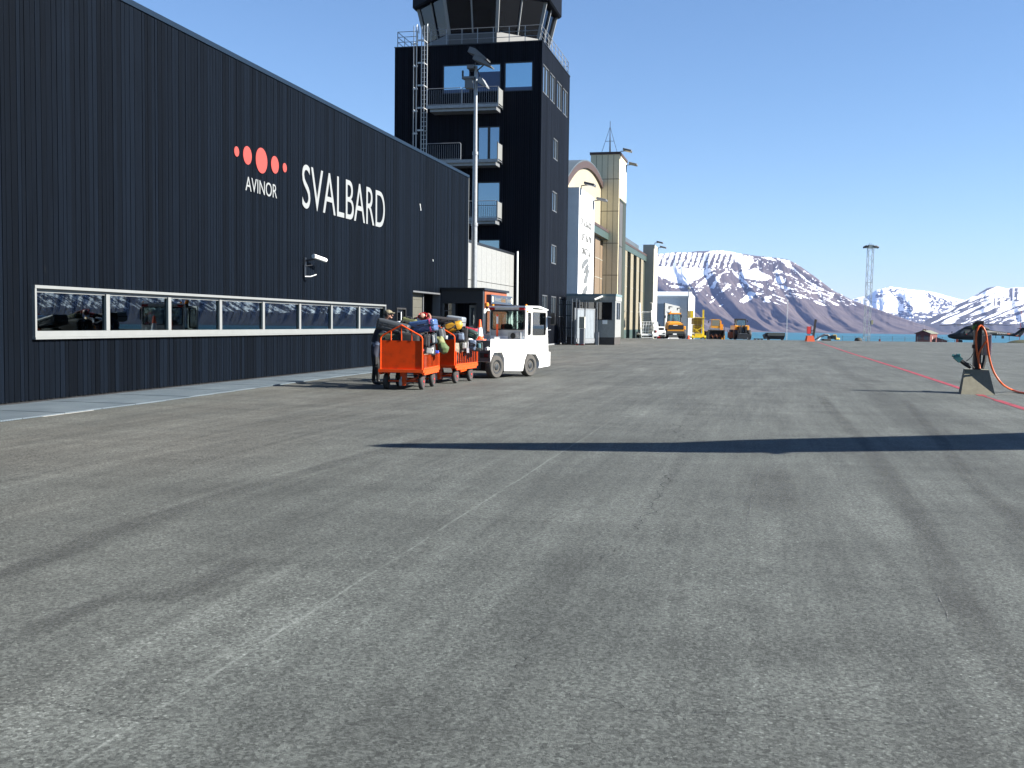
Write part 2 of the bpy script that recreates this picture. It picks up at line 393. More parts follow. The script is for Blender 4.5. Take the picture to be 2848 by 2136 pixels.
def water_mat():
    m, t, b = nt('fjord_water'); L = t.links
    tc = N(t, 'ShaderNodeTexCoord'); mp = N(t, 'ShaderNodeMapping'); mp.inputs['Scale'].default_value = (.0012, .004, 1); mp.inputs['Rotation'].default_value = (0, 0, YAW * -1)
    L.new(tc.outputs['Object'], mp.inputs[0])
    nz = N(t, 'ShaderNodeTexNoise'); nz.inputs['Scale'].default_value = 1; nz.inputs['Detail'].default_value = 8; L.new(mp.outputs[0], nz.inputs['Vector'])
    cr = N(t, 'ShaderNodeValToRGB'); cr.color_ramp.elements[0].position = .35; cr.color_ramp.elements[1].position = .7
    cr.color_ramp.elements[0].color = (.011, .085, .115, 1); cr.color_ramp.elements[1].color = (.022, .115, .15, 1)
    L.new(nz.outputs['Fac'], cr.inputs[0]); L.new(cr.outputs[0], b.inputs['Base Color'])
    b.inputs['Roughness'].default_value = .5; b.inputs['Specular IOR Level'].default_value = .25
    n2 = N(t, 'ShaderNodeTexNoise'); n2.inputs['Scale'].default_value = .12; n2.inputs['Detail'].default_value = 6; L.new(tc.outputs['Object'], n2.inputs['Vector'])
    bp = N(t, 'ShaderNodeBump'); bp.inputs['Strength'].default_value = .5; bp.inputs['Distance'].default_value = 1.5; L.new(n2.outputs['Fac'], bp.inputs['Height']); L.new(bp.outputs[0], b.inputs['Normal'])
    return m
wb = MB(); wb.add([at(-7000, 500, -28), at(12000, 500, -28), at(12000, 9500, -28), at(-7000, 9500, -28)], [(0, 1, 2, 3)])
struct(wb.build('fjord_water', water_mat()))

# ------------------------------------------------------------------ mountains (height fields with a baked snow cover)
_hash = np.random.RandomState(11).rand(257, 257)
def vnoise(x, y):
    xi = np.floor(x).astype(int); yi = np.floor(y).astype(int); fx = x - xi; fy = y - yi
    fx = fx * fx * (3 - 2 * fx); fy = fy * fy * (3 - 2 * fy)
    h = lambda a, c: _hash[a % 257, c % 257]
    return (h(xi, yi) * (1 - fx) + h(xi + 1, yi) * fx) * (1 - fy) + (h(xi, yi + 1) * (1 - fx) + h(xi + 1, yi + 1) * fx) * fy
def fbm(x, y, o=5):
    s = 0; a = .5; t_ = 0
    for i in range(o): s = s + a * vnoise(x * 2 ** i + 17 * i, y * 2 ** i + 5 * i); t_ += a; a *= .55
    return s / t_
def inpoly(px, py, poly):
    r_ = np.zeros(px.shape, bool); n = len(poly)
    for i in range(n):
        x0, y0 = poly[i]; x1, y1 = poly[(i + 1) % n]
        c = ((y0 > py) != (y1 > py)) & (px < (x1 - x0) * (py - y0) / ((y1 - y0) + 1e-9) + x0)
        r_ ^= c
    return r_
def rock_mat(name, ca, cb):
    m, t, b = nt(name); L = t.links
    tc = N(t, 'ShaderNodeTexCoord'); at_ = N(t, 'ShaderNodeAttribute'); at_.attribute_name = 'snow'
    nz = N(t, 'ShaderNodeTexNoise'); nz.inputs['Scale'].default_value = .004; nz.inputs['Detail'].default_value = 9; nz.inputs['Roughness'].default_value = .65; L.new(tc.outputs['Object'], nz.inputs['Vector'])
    cr = N(t, 'ShaderNodeValToRGB'); cr.color_ramp.elements[0].position = .32; cr.color_ramp.elements[1].position = .68
    cr.color_ramp.elements[0].color = (*ca, 1); cr.color_ramp.elements[1].color = (*cb, 1); L.new(nz.outputs['Fac'], cr.inputs[0])
    n2 = N(t, 'ShaderNodeTexNoise'); n2.inputs['Scale'].default_value = .03; n2.inputs['Detail'].default_value = 6; L.new(tc.outputs['Object'], n2.inputs['Vector'])
    ad = N(t, 'ShaderNodeMath', operation='ADD'); L.new(at_.outputs['Fac'], ad.inputs[0])
    sb = N(t, 'ShaderNodeMapRange'); sb.inputs[3].default_value = -.22; sb.inputs[4].default_value = .22; L.new(n2.outputs['Fac'], sb.inputs[0]); L.new(sb.outputs[0], ad.inputs[1])
    mr = N(t, 'ShaderNodeMapRange'); mr.inputs[1].default_value = .32; mr.inputs[2].default_value = .68; L.new(ad.outputs[0], mr.inputs[0])
    mx = N(t, 'ShaderNodeMix', data_type='RGBA'); mx.inputs[7].default_value = (.86, .88, .92, 1)
    L.new(mr.outputs[0], mx.inputs[0]); L.new(cr.outputs[0], mx.inputs[6]); L.new(mx.outputs[2], b.inputs['Base Color'])
    b.inputs['Roughness'].default_value = .9; b.inputs['Specular IOR Level'].default_value = .15
    return m
def mountain(name, sil, D0, D1, prof, relief, snow, mat, nx=520, ntt=170, back=1.25):
    xs = np.linspace(sil[0][0], sil[-1][0], nx); ys = np.interp(xs, [p[0] for p in sil], [p[1] for p in sil])
    ys = ys + (fbm(xs / 9.0, xs * 0 + 3.3) - .5) * 3.0
    d = np.array([list(ray(x, y)) for x, y in zip(xs, ys)]); hl = np.hypot(d[:, 0], d[:, 1])
    ax = d[:, 0] / hl; ay = d[:, 1] / hl; te = d[:, 2] / hl
    ts = np.concatenate([np.linspace(0, 1, ntt), [1.06, 1.15, back]])
    T = ts[None, :]; D0a = D0(xs)[:, None] if callable(D0) else D0; D1a = D1(xs)[:, None] if callable(D1) else D1
    Dm = D0a + (D1a - D0a) * T
    zr = (CAMH + D1a * te[:, None])
    Z = -28.5 + (zr + 28.5) * np.interp(T, [p[0] for p in prof], [p[1] for p in prof])
    bk = T > 1; Z = np.where(bk, zr - (T - 1) * (D1a - D0a) * .12, Z)
    X2 = np.repeat(xs[:, None], len(ts), 1); TT = np.repeat(T, nx, 0)
    Z = Z + relief(X2, TT) * (zr + 28.5)
    Z[:, 0] = -30
    PX = X2 * 1.0
    # apparent position of each vertex as survey pixels, used only to lay the snow patches where they lie on the hill
    wx = ax[:, None] * Dm; wy = ay[:, None] * Dm; wz = Z - CAMH
    dep = wx * _F.x + wy * _F.y + wz * _F.z
    SX = CX + FPX * (wx * _R.x + wy * _R.y + wz * _R.z) / dep; SY = CY - FPX * (wx * _U.x + wy * _U.y + wz * _U.z) / dep
    S = snow(SX, SY, TT).astype(np.float32)
    V = np.stack([wx, wy, Z], -1).reshape(-1, 3).astype(np.float32)
    n1, n2 = nx, len(ts)
    I = (np.arange(n1 - 1)[:, None] * n2 + np.arange(n2 - 1)[None, :]).reshape(-1)
    Fc = np.stack([I, I + n2, I + n2 + 1, I + 1], -1)
    me = bpy.data.meshes.new(name); me.vertices.add(len(V)); me.vertices.foreach_set('co', V.ravel())
    me.loops.add(Fc.size); me.loops.foreach_set('vertex_index', Fc.ravel().astype(np.int32))
    me.polygons.add(len(Fc)); me.polygons.foreach_set('loop_start', (np.arange(len(Fc)) * 4).astype(np.int32))
    me.update(); me.validate()
    a = me.attributes.new('snow', 'FLOAT', 'POINT'); a.data.foreach_set('value', S.reshape(-1))
    me.shade_smooth(); me.materials.append(mat)
    o = bpy.data.objects.new(name, me); col.objects.link(o); return struct(o)
A5 = lambda pts: [(1780 + x / 3.95, 660 + y / 3.95) for x, y in pts]
A6 = lambda pts: [(2320 + x / 3.386, 660 + y / 3.386) for x, y in pts]
patches1 = [A5(p) for p in (
    [(690, 182), (760, 150), (860, 143), (1000, 155), (1150, 190), (1000, 190)],
    [(200, 330), (450, 338), (640, 345), (700, 335), (830, 352), (520, 522), (350, 485), (200, 425)],
    [(770, 395), (822, 388), (650, 555), (605, 540)], [(850, 420), (895, 405), (820, 560), (770, 560)],
    [(960, 505), (1000, 520), (905, 610), (885, 605)], [(1035, 195), (1240, 205), (1245, 260), (1210, 340), (1150, 372), (1100, 290), (1035, 255)],
    [(1090, 385), (1270, 345), (1340, 380), (1450, 440), (1400, 478), (1280, 470), (1150, 450), (1080, 405)],
    [(930, 345), (960, 345), (990, 385), (945, 380)], [(1000, 350), (1050, 380), (1240, 556), (1200, 545), (1040, 420)],
    [(1330, 215), (1440, 225), (1500, 262), (1400, 245)], [(1500, 232), (1630, 255), (1700, 350), (1850, 480), (2050, 592), (1960, 570), (1780, 440), (1650, 330)],
    [(1455, 385), (1510, 355), (1560, 370), (1565, 395), (1500, 405)], [(1480, 440), (1545, 425), (1600, 480), (1560, 512), (1480, 490)],
    [(1480, 522), (1560, 530), (1720, 575), (1600, 575)], [(1210, 500), (1320, 505), (1352, 530), (1345, 560), (1290, 545)],
    [(1195, 595), (1370, 622), (1260, 628), (1222, 690), (1140, 720), (1090, 700), (1170, 640)], [(1375, 648), (1452, 655), (1410, 690), (1450, 712), (1355, 715)],
    [(335, 525), (490, 545), (500, 560), (360, 550)], [(1620, 608), (1740, 622), (1880, 680), (1740, 640)], [(1760, 543), (1900, 610), (1860, 612)],
    [(2065, 600), (2130, 615), (2125, 642), (2080, 628)], [(1915, 700), (1950, 705), (1940, 728)], [(760, 718), (830, 662), (800, 705)], [(865, 755), (918, 722), (895, 750)],
    [(1405, 560), (1470, 545), (1440, 590)], [(1530, 675), (1580, 700), (1560, 705)], [(1820, 500), (1975, 590), (1920, 580)], [(1940, 610), (2140, 725), (2080, 700)],
    [(1060, 510), (1130, 515), (1150, 548), (1070, 545)], [(630, 570), (680, 575), (650, 595)])]
def snow1(X, Y, T):
    wx = X + (fbm(X / 4, Y / 4) - .5) * 10; wy = Y + (fbm(X / 4 + 40, Y / 4 + 9) - .5) * 7
    S = np.zeros(X.shape)
    for p in patches1: S = np.maximum(S, inpoly(wx, wy, p) * 1.0)
    # gullied cliff band under the plateau rim
    rim = np.interp(X, [1820, 1866, 1955, 2045, 2100], [706, 703, 704, 708, 714]); bot = np.interp(X, [1820, 1900, 1960, 2045], [738, 742, 746, 746])
    band = (Y > rim - 1) & (Y < bot) & (X < 2043)
    k = (Y - rim) / (bot - rim)
    ph = (wx + (Y - rim) * .35) / 15.5 * 2 * PI
    rib = .5 + .5 * np.cos(ph + 3 * fbm(X / 22, Y * 0 + 2))
    th = np.interp(X, [1830, 1930, 1975, 2043], [.30, .36, .6, .70])
    g = (rib > th * (.55 + .75 * np.clip(k, 0, 1)) + (fbm(X / 4, Y / 6) - .5) * .4) * 1.0
    S = np.where(band, g, S)
    S = np.where((Y > bot) & (Y < bot + 7) & (X < 1975), 1.0 * (fbm(X / 6, Y / 4) > .42), S)
    sp = (fbm(X / 7 + 3, Y / 5 + 1, 4) > .70) & (Y < 830) & (Y > 712); S = np.maximum(S, sp * .8)
    sp2 = (fbm(X / 16 - Y / 14, Y / 3.4 - X / 9, 4) > .70) & (X > 2150) & (Y < 850); S = np.maximum(S, sp2 * .9)
    return S
def rel1(X, T):
    q = X + 330 * T - 130 * T * T; w = np.clip(T * 6, 0, 1) * np.clip((.97 - T) * 6, 0, 1)
    f_ = ((q + 120 * fbm(q / 110 + 3, T * 1.5)) / 92) % 1
    big = np.where(f_ < .3, f_ / .3, 1 - (f_ - .3) / .7); big = big * big * (3 - 2 * big)
    sm = fbm(q / 20, T * 2.2 + 1, 4) - .5
    return w * ((big - .5) * .066 * np.interp(T, [0, .3, .8, 1], [.7, 1, .7, .25]) + sm * .03)
M_rockA = rock_mat('brown_scree', (.056, .044, .042), (.098, .078, .07))
M_rockB = rock_mat('grey_scree', (.04, .04, .045), (.065, .062, .064))
sil1 = [(1380, 725), (1600, 716), (1740, 710), (1831, 706.8), (1866, 703), (1907, 701.8), (1955, 698), (1998, 696.2), (2033, 699.2), (2061, 706), (2109, 712), (2160, 717), (2190, 722), (2215, 733.4), (2248, 756), (2274, 775), (2299, 794), (2320, 809), (2373, 836), (2444, 861), (2497, 880), (2544, 896), (2586, 909), (2615, 917), (2660, 925), (2700, 929)]
mountain('table_mountain', sil1, 5200.0, lambda x: np.interp(x, [1380, 2200, 2700], [7600, 7300, 5900]), [(0, 0), (.1, .035), (.3, .16), (.55, .40), (.78, .66), (.86, .79), (.9, .93), (.95, .985), (1, 1)], rel1, snow1, M_rockA, 1000, 210)
def snow2(X, Y, T):
    wx = X + (fbm(X / 6, Y / 6) - .5) * 12; wy = Y + (fbm(X / 6 + 40, Y / 6 + 9) - .5) * 8
    S = np.ones(X.shape)
    for p in (A6([(520, 490), (620, 482), (575, 520), (720, 640), (770, 700), (660, 655), (560, 560)]), A6([(860, 520), (930, 530), (1100, 610), (1135, 650), (1010, 720), (900, 650), (890, 570)]), A6([(400, 520), (430, 490), (460, 570), (380, 575)]), A6([(640, 650), (760, 690), (900, 715), (900, 740), (700, 700)])):
        inn = inpoly(wx, wy, p); S = np.where(inn, (fbm(X / 5 + Y / 9, Y / 3) > .56) * .9, S)
    low = np.clip((Y - 862) / 16, 0, 1); S = np.where(fbm(X / 14, Y / 2.2, 4) < .30 + low * .35, 0, S)
    S = np.where(Y > 893, 0, S)
    return S
sil2 = [(2330, 848), (2373, 831), (2417, 821), (2438, 806), (2476, 797), (2527, 804.7), (2565, 807.7), (2592, 812), (2627, 821), (2660, 831), (2690, 836), (2740, 838), (2800, 842), (2860, 850)]
def rel2(X, T):
    w = np.clip(T * 4, 0, 1) * np.clip((1 - T) * 5, 0, 1)
    return w * ((fbm(X / 34 + T * .8, T * 2.6, 4) - .5) * .16 - (np.abs(((X - 2476) / 130) % 1 - .5) * 2 - .5) * .06)
mountain('snowy_far_mountain', sil2, 8800.0, 12200.0, [(0, 0), (.2, .1), (.5, .38), (.8, .78), (.92, .95), (1, 1)], rel2, snow2, M_rockB, 360, 120)
def snow3(X, Y, T):
    u = (X - 2686) * .86 + (Y - 834) * 0 ; q = (Y - 834) + (X - 2686) * .42
    st = fbm(X / 40 + 7, q / 4.2, 5)
    lim = np.clip((Y - 800) / 110, 0, 1) * .17 + np.where(X > 2850, .0, 0)
    S = (st > .40 + lim) * 1.0
    wx = X + (fbm(X / 5, Y / 5) - .5) * 9
    for p in (A6([(1495, 575), (1565, 570), (1560, 645), (1500, 640)]), A6([(1640, 480), (1745, 478), (1745, 605), (1660, 600)])):
        inn = inpoly(wx, Y, p); S = np.where(inn, (np.cos(wx / 7.2 * 2 * PI / 2.2) > .35) * 1.0, S)
    S = np.where((X > 2870) & (Y < 850), (fbm(X / 25, Y / 9) > np.interp(X, [2870, 3100, 3400], [.43, .52, .60])) * 1.0, S)
    S = np.where(Y > 897 + 6 * fbm(X / 18, Y * 0), 0, S)
    return S
sil3 = [(2545, 905), (2571, 893), (2612, 873), (2650, 853), (2686, 834), (2716, 819.5), (2745, 801.8), (2772, 796), (2798, 803), (2822, 799.4), (2848, 800), (2900, 792), (2990, 772), (3120, 781), (3280, 762), (3460, 774), (3700, 756), (4000, 766), (4400, 745), (5000, 752), (5800, 730), (6800, 700)]
def rel3(X, T):
    w = np.clip(T * 4, 0, 1) * np.clip((1 - T) * 5, 0, 1); q = X + T * 70
    return w * ((fbm(q / 26, T * 1.6, 5) - .5) * .15)
mountain('right_mountain', sil3, 5600.0, lambda x: np.interp(x, [2545, 2800, 6800], [6300, 8400, 8800]), [(0, 0), (.15, .06), (.4, .28), (.7, .62), (.88, .88), (1, 1)], rel3, snow3, M_rockB, 900, 130)
bm_ = MB(); bm_.add([at(-6000, 5120, -28.3), at(9000, 5120, -28.3), at(9000, 6200, -18), at(-6000, 6200, -18)], [(0, 1, 2, 3)])
struct(bm_.build('far_shore', M_rockA))

# ------------------------------------------------------------------ wall helpers
def grid_rects(a0, a1, z0, z1, ops):
    A = sorted({a0, a1, *[o[0] for o in ops], *[o[1] for o in ops]}); Z = sorted({z0, z1, *[o[2] for o in ops], *[o[3] for o in ops]})
    A = [q for q in A if a0 <= q <= a1]; Z = [q for q in Z if z0 <= q <= z1]; out = []
    for i in range(len(A) - 1):
        k = 0
        while k < len(Z) - 1:
            am = (A[i] + A[i + 1]) / 2; zm = (Z[k] + Z[k + 1]) / 2
            if any(o[0] < am < o[1] and o[2] < zm < o[3] for o in ops): k += 1; continue
            e = k
            while e + 1 < len(Z) - 1 and not any(o[0] < am < o[1] and o[2] < (Z[e + 1] + Z[e + 2]) / 2 < o[3] for o in ops): e += 1
            out.append((A[i], A[i + 1], Z[k], Z[e + 1])); k = e + 1
    return out
def boards(b, axis, plane, out, a0, a1, z0, z1, ops, w=.145, gap=.011, seed=1, th=.03):
    rr = random.Random(seed); a = a0
    while a < a1 - .02:
        bw = w * rr.choice((.72, .9, 1.0, 1.0, 1.12)); e = min(a + bw, a1); pr = rr.uniform(0, .007)
        for r in grid_rects(a, e - gap, z0, z1, ops):
            lo, hi = (plane - th, plane + pr) if out > 0 else (plane - pr, plane + th)
            if axis == 'X': b.box(lo, hi, r[0], r[1], r[2], r[3])
            else: b.box(r[0], r[1], lo, hi, r[2], r[3])
        a = e
# ------------------------------------------------------------------ terminal building
TX = -12.71
term = thing('terminal_building', 'long low airport terminal clad in near-black vertical boards, at the left of the apron', 'building', (TX - 8, 30, 0))
WY = [16.717, 18.95, 21.24, 23.53, 25.82, 28.10, 30.40, 32.70, 35.014]
OPN = [(16.717, 35.014, 1.165, 2.115), (36.32, 37.35, 0, 2.05), (38.18, 41.69, 0, 2.72)]
b = MB(); boards(b, 'X', TX, 1, 5.0, 45.86, .06, 7.93, OPN, seed=4)
b.build('board_cladding', M_board, term)
b = MB()
for r in grid_rects(5.0, 45.86, 0, 7.95, OPN): b.box(TX - .35, TX - .034, r[0], r[1], r[2], r[3])
b.box(-28, TX - .36, 45.5, 45.80, 0, 8.0); b.box(-28, TX - .36, 5.0, 5.3, 0, 8.0); b.box(-28.3, -28, 5, 45.8, 0, 8)
b.build('wall', M_dark, term)
b = MB(); b.box(TX - .36, TX + .03, 5.0, 45.9, 7.94, 8.055); b.box(-28.3, TX - .361, 5, 45.9, 8.001, 8.03)
b.build('roof_edge', M_fascia, term)
b = MB(); b.box(TX - .02, TX + .012, 45.865, 45.91, 0, 7.95); b.build('corner_trim', M_alu, term)
# strip window
b = MB(); y0, y1 = WY[0], WY[-1]
b.box(TX - .16, TX + .075, y0 - .05, y1 + .05, 2.07, 2.125); b.box(TX - .16, TX + .07, y0 - .05, y0, 1.16, 2.069); b.box(TX - .16, TX + .07, y1, y1 + .05, 1.16, 2.069)
for y in WY[1:-1]: b.box(TX - .15, TX + .012, y - .06, y + .06, 1.302, 2.02)
b.box(TX - .16, TX - .02, y0, y1, 2.0, 2.068)
fr = b.build('window_frame', M_alu, term)
b = MB(); b.box(TX - .16, TX + .05, y0, y1, 1.19, 1.30); b.box(TX - .05, TX + .085, y0 - .06, y1 + .06, 1.15, 1.188); b.build('sill', M_alu, fr)
for i in range(8):
    b = MB(); b.box(TX - .045, TX - .037, WY[i] + .061 * (i > 0), WY[i + 1] - .061 * (i < 7), 1.301, 1.999); b.build('pane', glass('terminal_pane', (.40, .52, .55), .01, .16, (.75, .92, 1)), fr)
# hall behind the panes
b = MB(); b.box(-20, TX - .37, 15, 36, .02, .06); b.box(-20.2, -20, 15, 36, 0, 3.4); b.box(-20, TX - .37, 14.8, 15, 0, 3.4); b.box(-20, TX - .37, 36, 36.2, 0, 3.4); b.box(-20, TX - .37, 15, 36, 3.2, 3.4)
b.build('hall_interior', pbr('hall_paint', (.035, .05, .06), .7, var=.3, vs=.6), term)
M_green = pbr('green_steel', (.07, .22, .17), .5, var=.1)
b = MB()
for (ya, za, yb, zb) in ((23.3, 3.1, 26.2, .1), (30.4, 3.1, 27.6, .1), (21.9, 3.1, 21.9, .1), (22.7, 1.4, 22.7, .1)): b.bar((TX - 1.2, ya, za), (TX - 1.2, yb, zb), .18, .18)
b.build('steel_brace', M_green, term)
b = MB()
for y, z, h, w, ds in ((18.6, .06, 1.42, 1.2, 'dim low cabinet inside the hall behind the first window pane from the left'), (25, .06, 1.5, 1.6, 'broad dim cabinet inside the hall behind the middle window panes'), (29.3, .06, 1.8, .5, 'narrow pale upright cabinet inside the hall right of the middle panes')):
    b = MB(); b.box(TX - 2.0 - w, TX - 2.0, y, y + w * .7, z, z + h, bev=.05); b.box(TX - 1.999, TX - 1.98, y + .08, y + w * .7 - .08, z + h * .6, z + h * .9); tag(recentre(b.build('storage_cabinet', pbr('hall_boxes', (.13, .14, .14), .6, var=.4, vs=2)), (TX - 2, y, .06)), ds, 'cabinet', 'cabinets inside the terminal hall')
# side door and gateway
b = MB(); b.box(TX - .12, TX - .06, 36.38, 37.29, .02, 1.99); d_ = b.build('side_door', M_trim, term)
b = MB(); b.box(TX - .059, TX - .05, 36.55, 37.15, .9, 1.88); b.build('pane', M_windark, d_)
b = MB(); b.box(TX - .058, TX - .03, 36.95, 37.0, 1.5, 1.9); b.build('door_notice', M_white, d_)
b = MB(); b.box(TX - .04, TX + .03, 36.32, 36.38, 0, 2.05); b.box(TX - .04, TX + .03, 37.29, 37.35, 0, 2.05); b.box(TX - .04, TX + .03, 36.38, 37.29, 1.99, 2.05); b.build('door_frame', M_black, term)
b = MB()
for k in range(9): b.box(TX - .30, TX - .24, 38.22, 40.05, .03 + k * .297, .03 + k * .297 + .291)
g_ = b.build('gate_panel', pbr('beige_gate', (.075, .073, .058), .6, var=.12, vs=4), term)
b = MB(); b.box(TX - .36, TX - .2, 40.06, 40.15, 0, 2.7); b.box(TX - .3, TX + .02, 38.18, 41.69, 2.66, 2.72); b.box(TX - .3, TX + .02, 41.62, 41.69, 0, 2.66); b.build('gate_frame', M_grey, term)
b = MB(); b.box(-18, -17.8, 37, 43, 0, 3); b.box(-18, TX - .37, 37.6, 37.8, 0, 3); b.box(-18, TX - .37, 42.4, 42.6, 0, 3); b.box(-18, TX - .37, 37.8, 42.4, 2.9, 3); b.build('gateway_interior', M_dark, term)
# galvanised walkway strip
def tread_mat():
    m, t, b = nt('tread_plate'); L = t.links
    tc = N(t, 'ShaderNodeTexCoord'); mp = N(t, 'ShaderNodeMapping'); mp.inputs['Rotation'].default_value = (0, 0, R(45)); mp.inputs['Scale'].default_value = (14, 14, 14); L.new(tc.outputs['Object'], mp.inputs[0])
    ck = N(t, 'ShaderNodeTexBrick'); ck.inputs['Scale'].default_value = .42; ck.inputs['Mortar Size'].default_value = .06; ck.offset = .5
    L.new(mp.outputs[0], ck.inputs['Vector'])
    nz = N(t, 'ShaderNodeTexNoise'); nz.inputs['Scale'].default_value = 1.5; nz.inputs['Detail'].default_value = 8; L.new(tc.outputs['Object'], nz.inputs['Vector'])
    cr = N(t, 'ShaderNodeValToRGB'); cr.color_ramp.elements[0].position = .3; cr.color_ramp.elements[1].position = .75; cr.color_ramp.elements[0].color = (.13, .165, .19, 1); cr.color_ramp.elements[1].color = (.20, .24, .265, 1)
    L.new(nz.outputs['Fac'], cr.inputs[0])
    mx = N(t, 'ShaderNodeMix', data_type='RGBA', blend_type='MULTIPLY'); mx.inputs[7].default_value = (.62, .64, .66, 1); L.new(ck.outputs['Fac'], mx.inputs[0]); L.new(cr.outputs[0], mx.inputs[6])
    L.new(mx.outputs[2], b.inputs['Base Color']); b.inputs['Metallic'].default_value = .35; b.inputs['Roughness'].default_value = .5
    bp = N(t, 'ShaderNodeBump'); bp.inputs['Strength'].default_value = .8; bp.inputs['Distance'].default_value = .01; L.new(ck.outputs['Fac'], bp.inputs['Height']); L.new(bp.outputs[0], b.inputs['Normal'])
    return m
M_tread = tread_mat()
b = MB(); y = 6.0; k = 0
while y < 37:
    w = 1.86 if y < 17 else max(1.42, 1.86 - (y - 17) * .045)
    b.box(TX + .045, TX + w, y, y + .98, .004, .022 + .003 * (k % 2)); y += 1.0; k += 1
o = b.build('metal_walkway', M_tread); tag(o, 'blue-grey ribbed metal walkway strip lying along the foot of the black terminal wall', 'walkway')
b = MB(); b.box(TX + 1.88, TX + 1.90, 14.4, 15.7, .004, .010)
o = b.build('kerb_strip', pbr('worn_white_line', (.25, .25, .235), .7, var=.25, vs=5)); struct(o)
# wall signs
WM = lambda y, z, o_=.012: MX(TX + o_, y, z, (0, 1, 0), (0, 0, 1), (1, 0, 0))
M_coral = pbr('coral_sign', (.30, .042, .03), .5, var=.02)
M_letter = pbr('white_letters', (.205, .215, .215), .5, var=.03)
sg = thing('logo_sign', 'row of five orange dots above small white capitals on the black boards', 'wall sign', (TX, 25.7, 4.8))
for y, z, r_ in ((24.332, 5.694, .124), (24.903, 5.687, .228), (25.684, 5.673, .327), (26.466, 5.679, .229), (27.069, 5.689, .124)):
    b = MB(); b.cyl((TX + .011, y, z), (TX + .022, y, z), r_, n=40); b.build('dot', M_coral, sg)
text_mesh('AVINOR', 1.79, .36, .012, WM(24.79, 4.80)).build('lettering', M_letter, sg)
sg = thing('name_sign', 'large white capitals spelling SVALBARD on the black terminal wall', 'wall sign', (TX, 31.6, 4.7))
text_mesh('SVALBARD', 6.80, 1.24, .014, WM(28.2, 4.735), off=-.003).build('lettering', M_letter, sg)
# cctv and lamp
t = thing('security_camera', 'white tube security camera on a bracket on the black boards', 'camera', (TX, 28.45, 3.2))
b = MB(); b.box(TX + .008, TX + .03, 28.36, 28.5, 3.12, 3.34); b.cyl((TX + .03, 28.43, 3.25), (TX + .26, 28.5, 3.30), .025); b.build('bracket', M_trim, t)
b = MB(); b.cyl((TX + .27, 28.42, 3.385), (TX + .37, 29.05, 3.30), .062, n=14); b.build('housing', M_white, t, smooth=True)
b = MB(); b.cyl((TX + .372, 29.06, 3.298), (TX + .378, 29.10, 3.292), .055, n=14); b.build('lens', M_blackp, t)
t = thing('wall_lamp', 'small black wall lamp with its sunlit lower edge modelled in white under the tube camera', 'lamp', (TX, 28.4, 2.95))
b = MB(); b.box(TX + .008, TX + .05, 28.3, 28.42, 2.80, 3.12); b.cyl((TX + .05, 28.36, 3.1), (TX + .2, 28.5, 3.13), .012); b.build('back_plate', M_trim, t)
b = MB()
for i in range(9):
    a0 = i / 8; b.bar((TX + .06 + .24 * a0, 28.30 + .16 * a0, 2.80 + .05 * max(0, a0 - .5) ** 1.2 * 2.2), (TX + .06 + .24 * (a0 + .12), 28.30 + .16 * (a0 + .12), 2.80 + .05 * max(0, a0 - .38) ** 1.2 * 2.2), .10, .025)
b.build('sunlit_edge', M_white, t)  # white strip paints the sun on the dome's lower edge
t = None
for (y, z, l) in ((38.9, 5.78, .24), (40.6, 3.95, .07)):
    b = MB(); b.bar((TX + .02, y, z + l), (TX + .02, y + l * .5, z), .025, .03); tag(b.build('wall_bracket', M_white), 'small pale upright bracket high on the boards right of the white capitals' if l > .15 else 'tiny pale fitting low on the boards left of the entrance porch', 'bracket')

# ------------------------------------------------------------------ entrance porch
AX, AY0, AY1 = -10.923, 41.75, 45.86
an = thing('entrance_porch', 'dark flat-roofed arrivals porch with an orange side wall, built against the black terminal', 'porch', (-11.8, 43.8, 0))
b = MB(); b.box(TX + .02, AX, AY0, AY1, 2.33, 2.86); b.box(AX - .27, AX, AY0, AY0 + .25, 0, 2.329); b.box(TX + .02, TX + .07, AY0, AY0 + .2, 0, 2.329); b.build('front_wall', pbr('porch_dark', (.02, .023, .028), .55, var=.08), an)
b = MB(); b.box(TX + .01, AX + .1, AY0 - .12, AY1 + .1, 2.862, 2.95); b.build('roof', M_trim, an)
b = MB()
for k in range(4):
    w = (AY1 - AY0 - .26) / 4; b.box(AX - .08, AX + .012, AY0 + .255 + k * w, AY0 + .255 + (k + 1) * w - .012, .05, 2.855)
b.build('side_wall', M_orangew, an)
b = MB(); b.box(TX + .071, TX + .13, AY0 + .06, AY0 + .12, 0, 2.32); b.box(-12.25, -12.12, AY0 + .06, AY0 + .13, 0, 2.32); b.box(-12.57, -12.251, AY0 + .08, AY0 + .10, 2.0, 2.03); b.build('door_frame', M_grey, an)
b = MB(); b.box(TX + .131, -12.251, AY0 + .1, AY0 + .11, .02, 2.31); b.build('pane', M_windark, an)
b = MB()
for k in range(4): b.box(-12.118 + k * .137, -12.118 + (k + 1) * .137 - .008, AY0 + .5, AY0 + .53, .02, 2.32)
b.build('inner_boards', M_board, an)
b = MB(); b.box(-11.57, -11.30, AY0 + .3, AY0 + .34, .02, 2.25); dr = b.build('door', M_greyp, an)
b = MB(); b.box(-11.50, -11.36, AY0 + .285, AY0 + .299, 1.45, 2.15); b.build('pane', M_winblue, dr)
b = MB(); b.box(-11.27, -11.23, AY0 + .25, AY0 + .35, 0, 2.32); b.build('door_post', M_alu, an)
b = MB(); b.box(TX + .02, AX - .09, AY1 - .1, AY1, 0, 2.86); b.build('back_wall', M_dark, an)
b = MB(); b.box(TX + .02, AX - .3, AY0 + .6, AY0 + .7, 0, 2.3); b.build('inner_wall', M_dark, an)
sx = AX + .16
sg = thing('arrivals_sign', 'slate-blue box sign with white and amber lettering on the orange porch wall', 'sign', (AX, 44, 2.3))
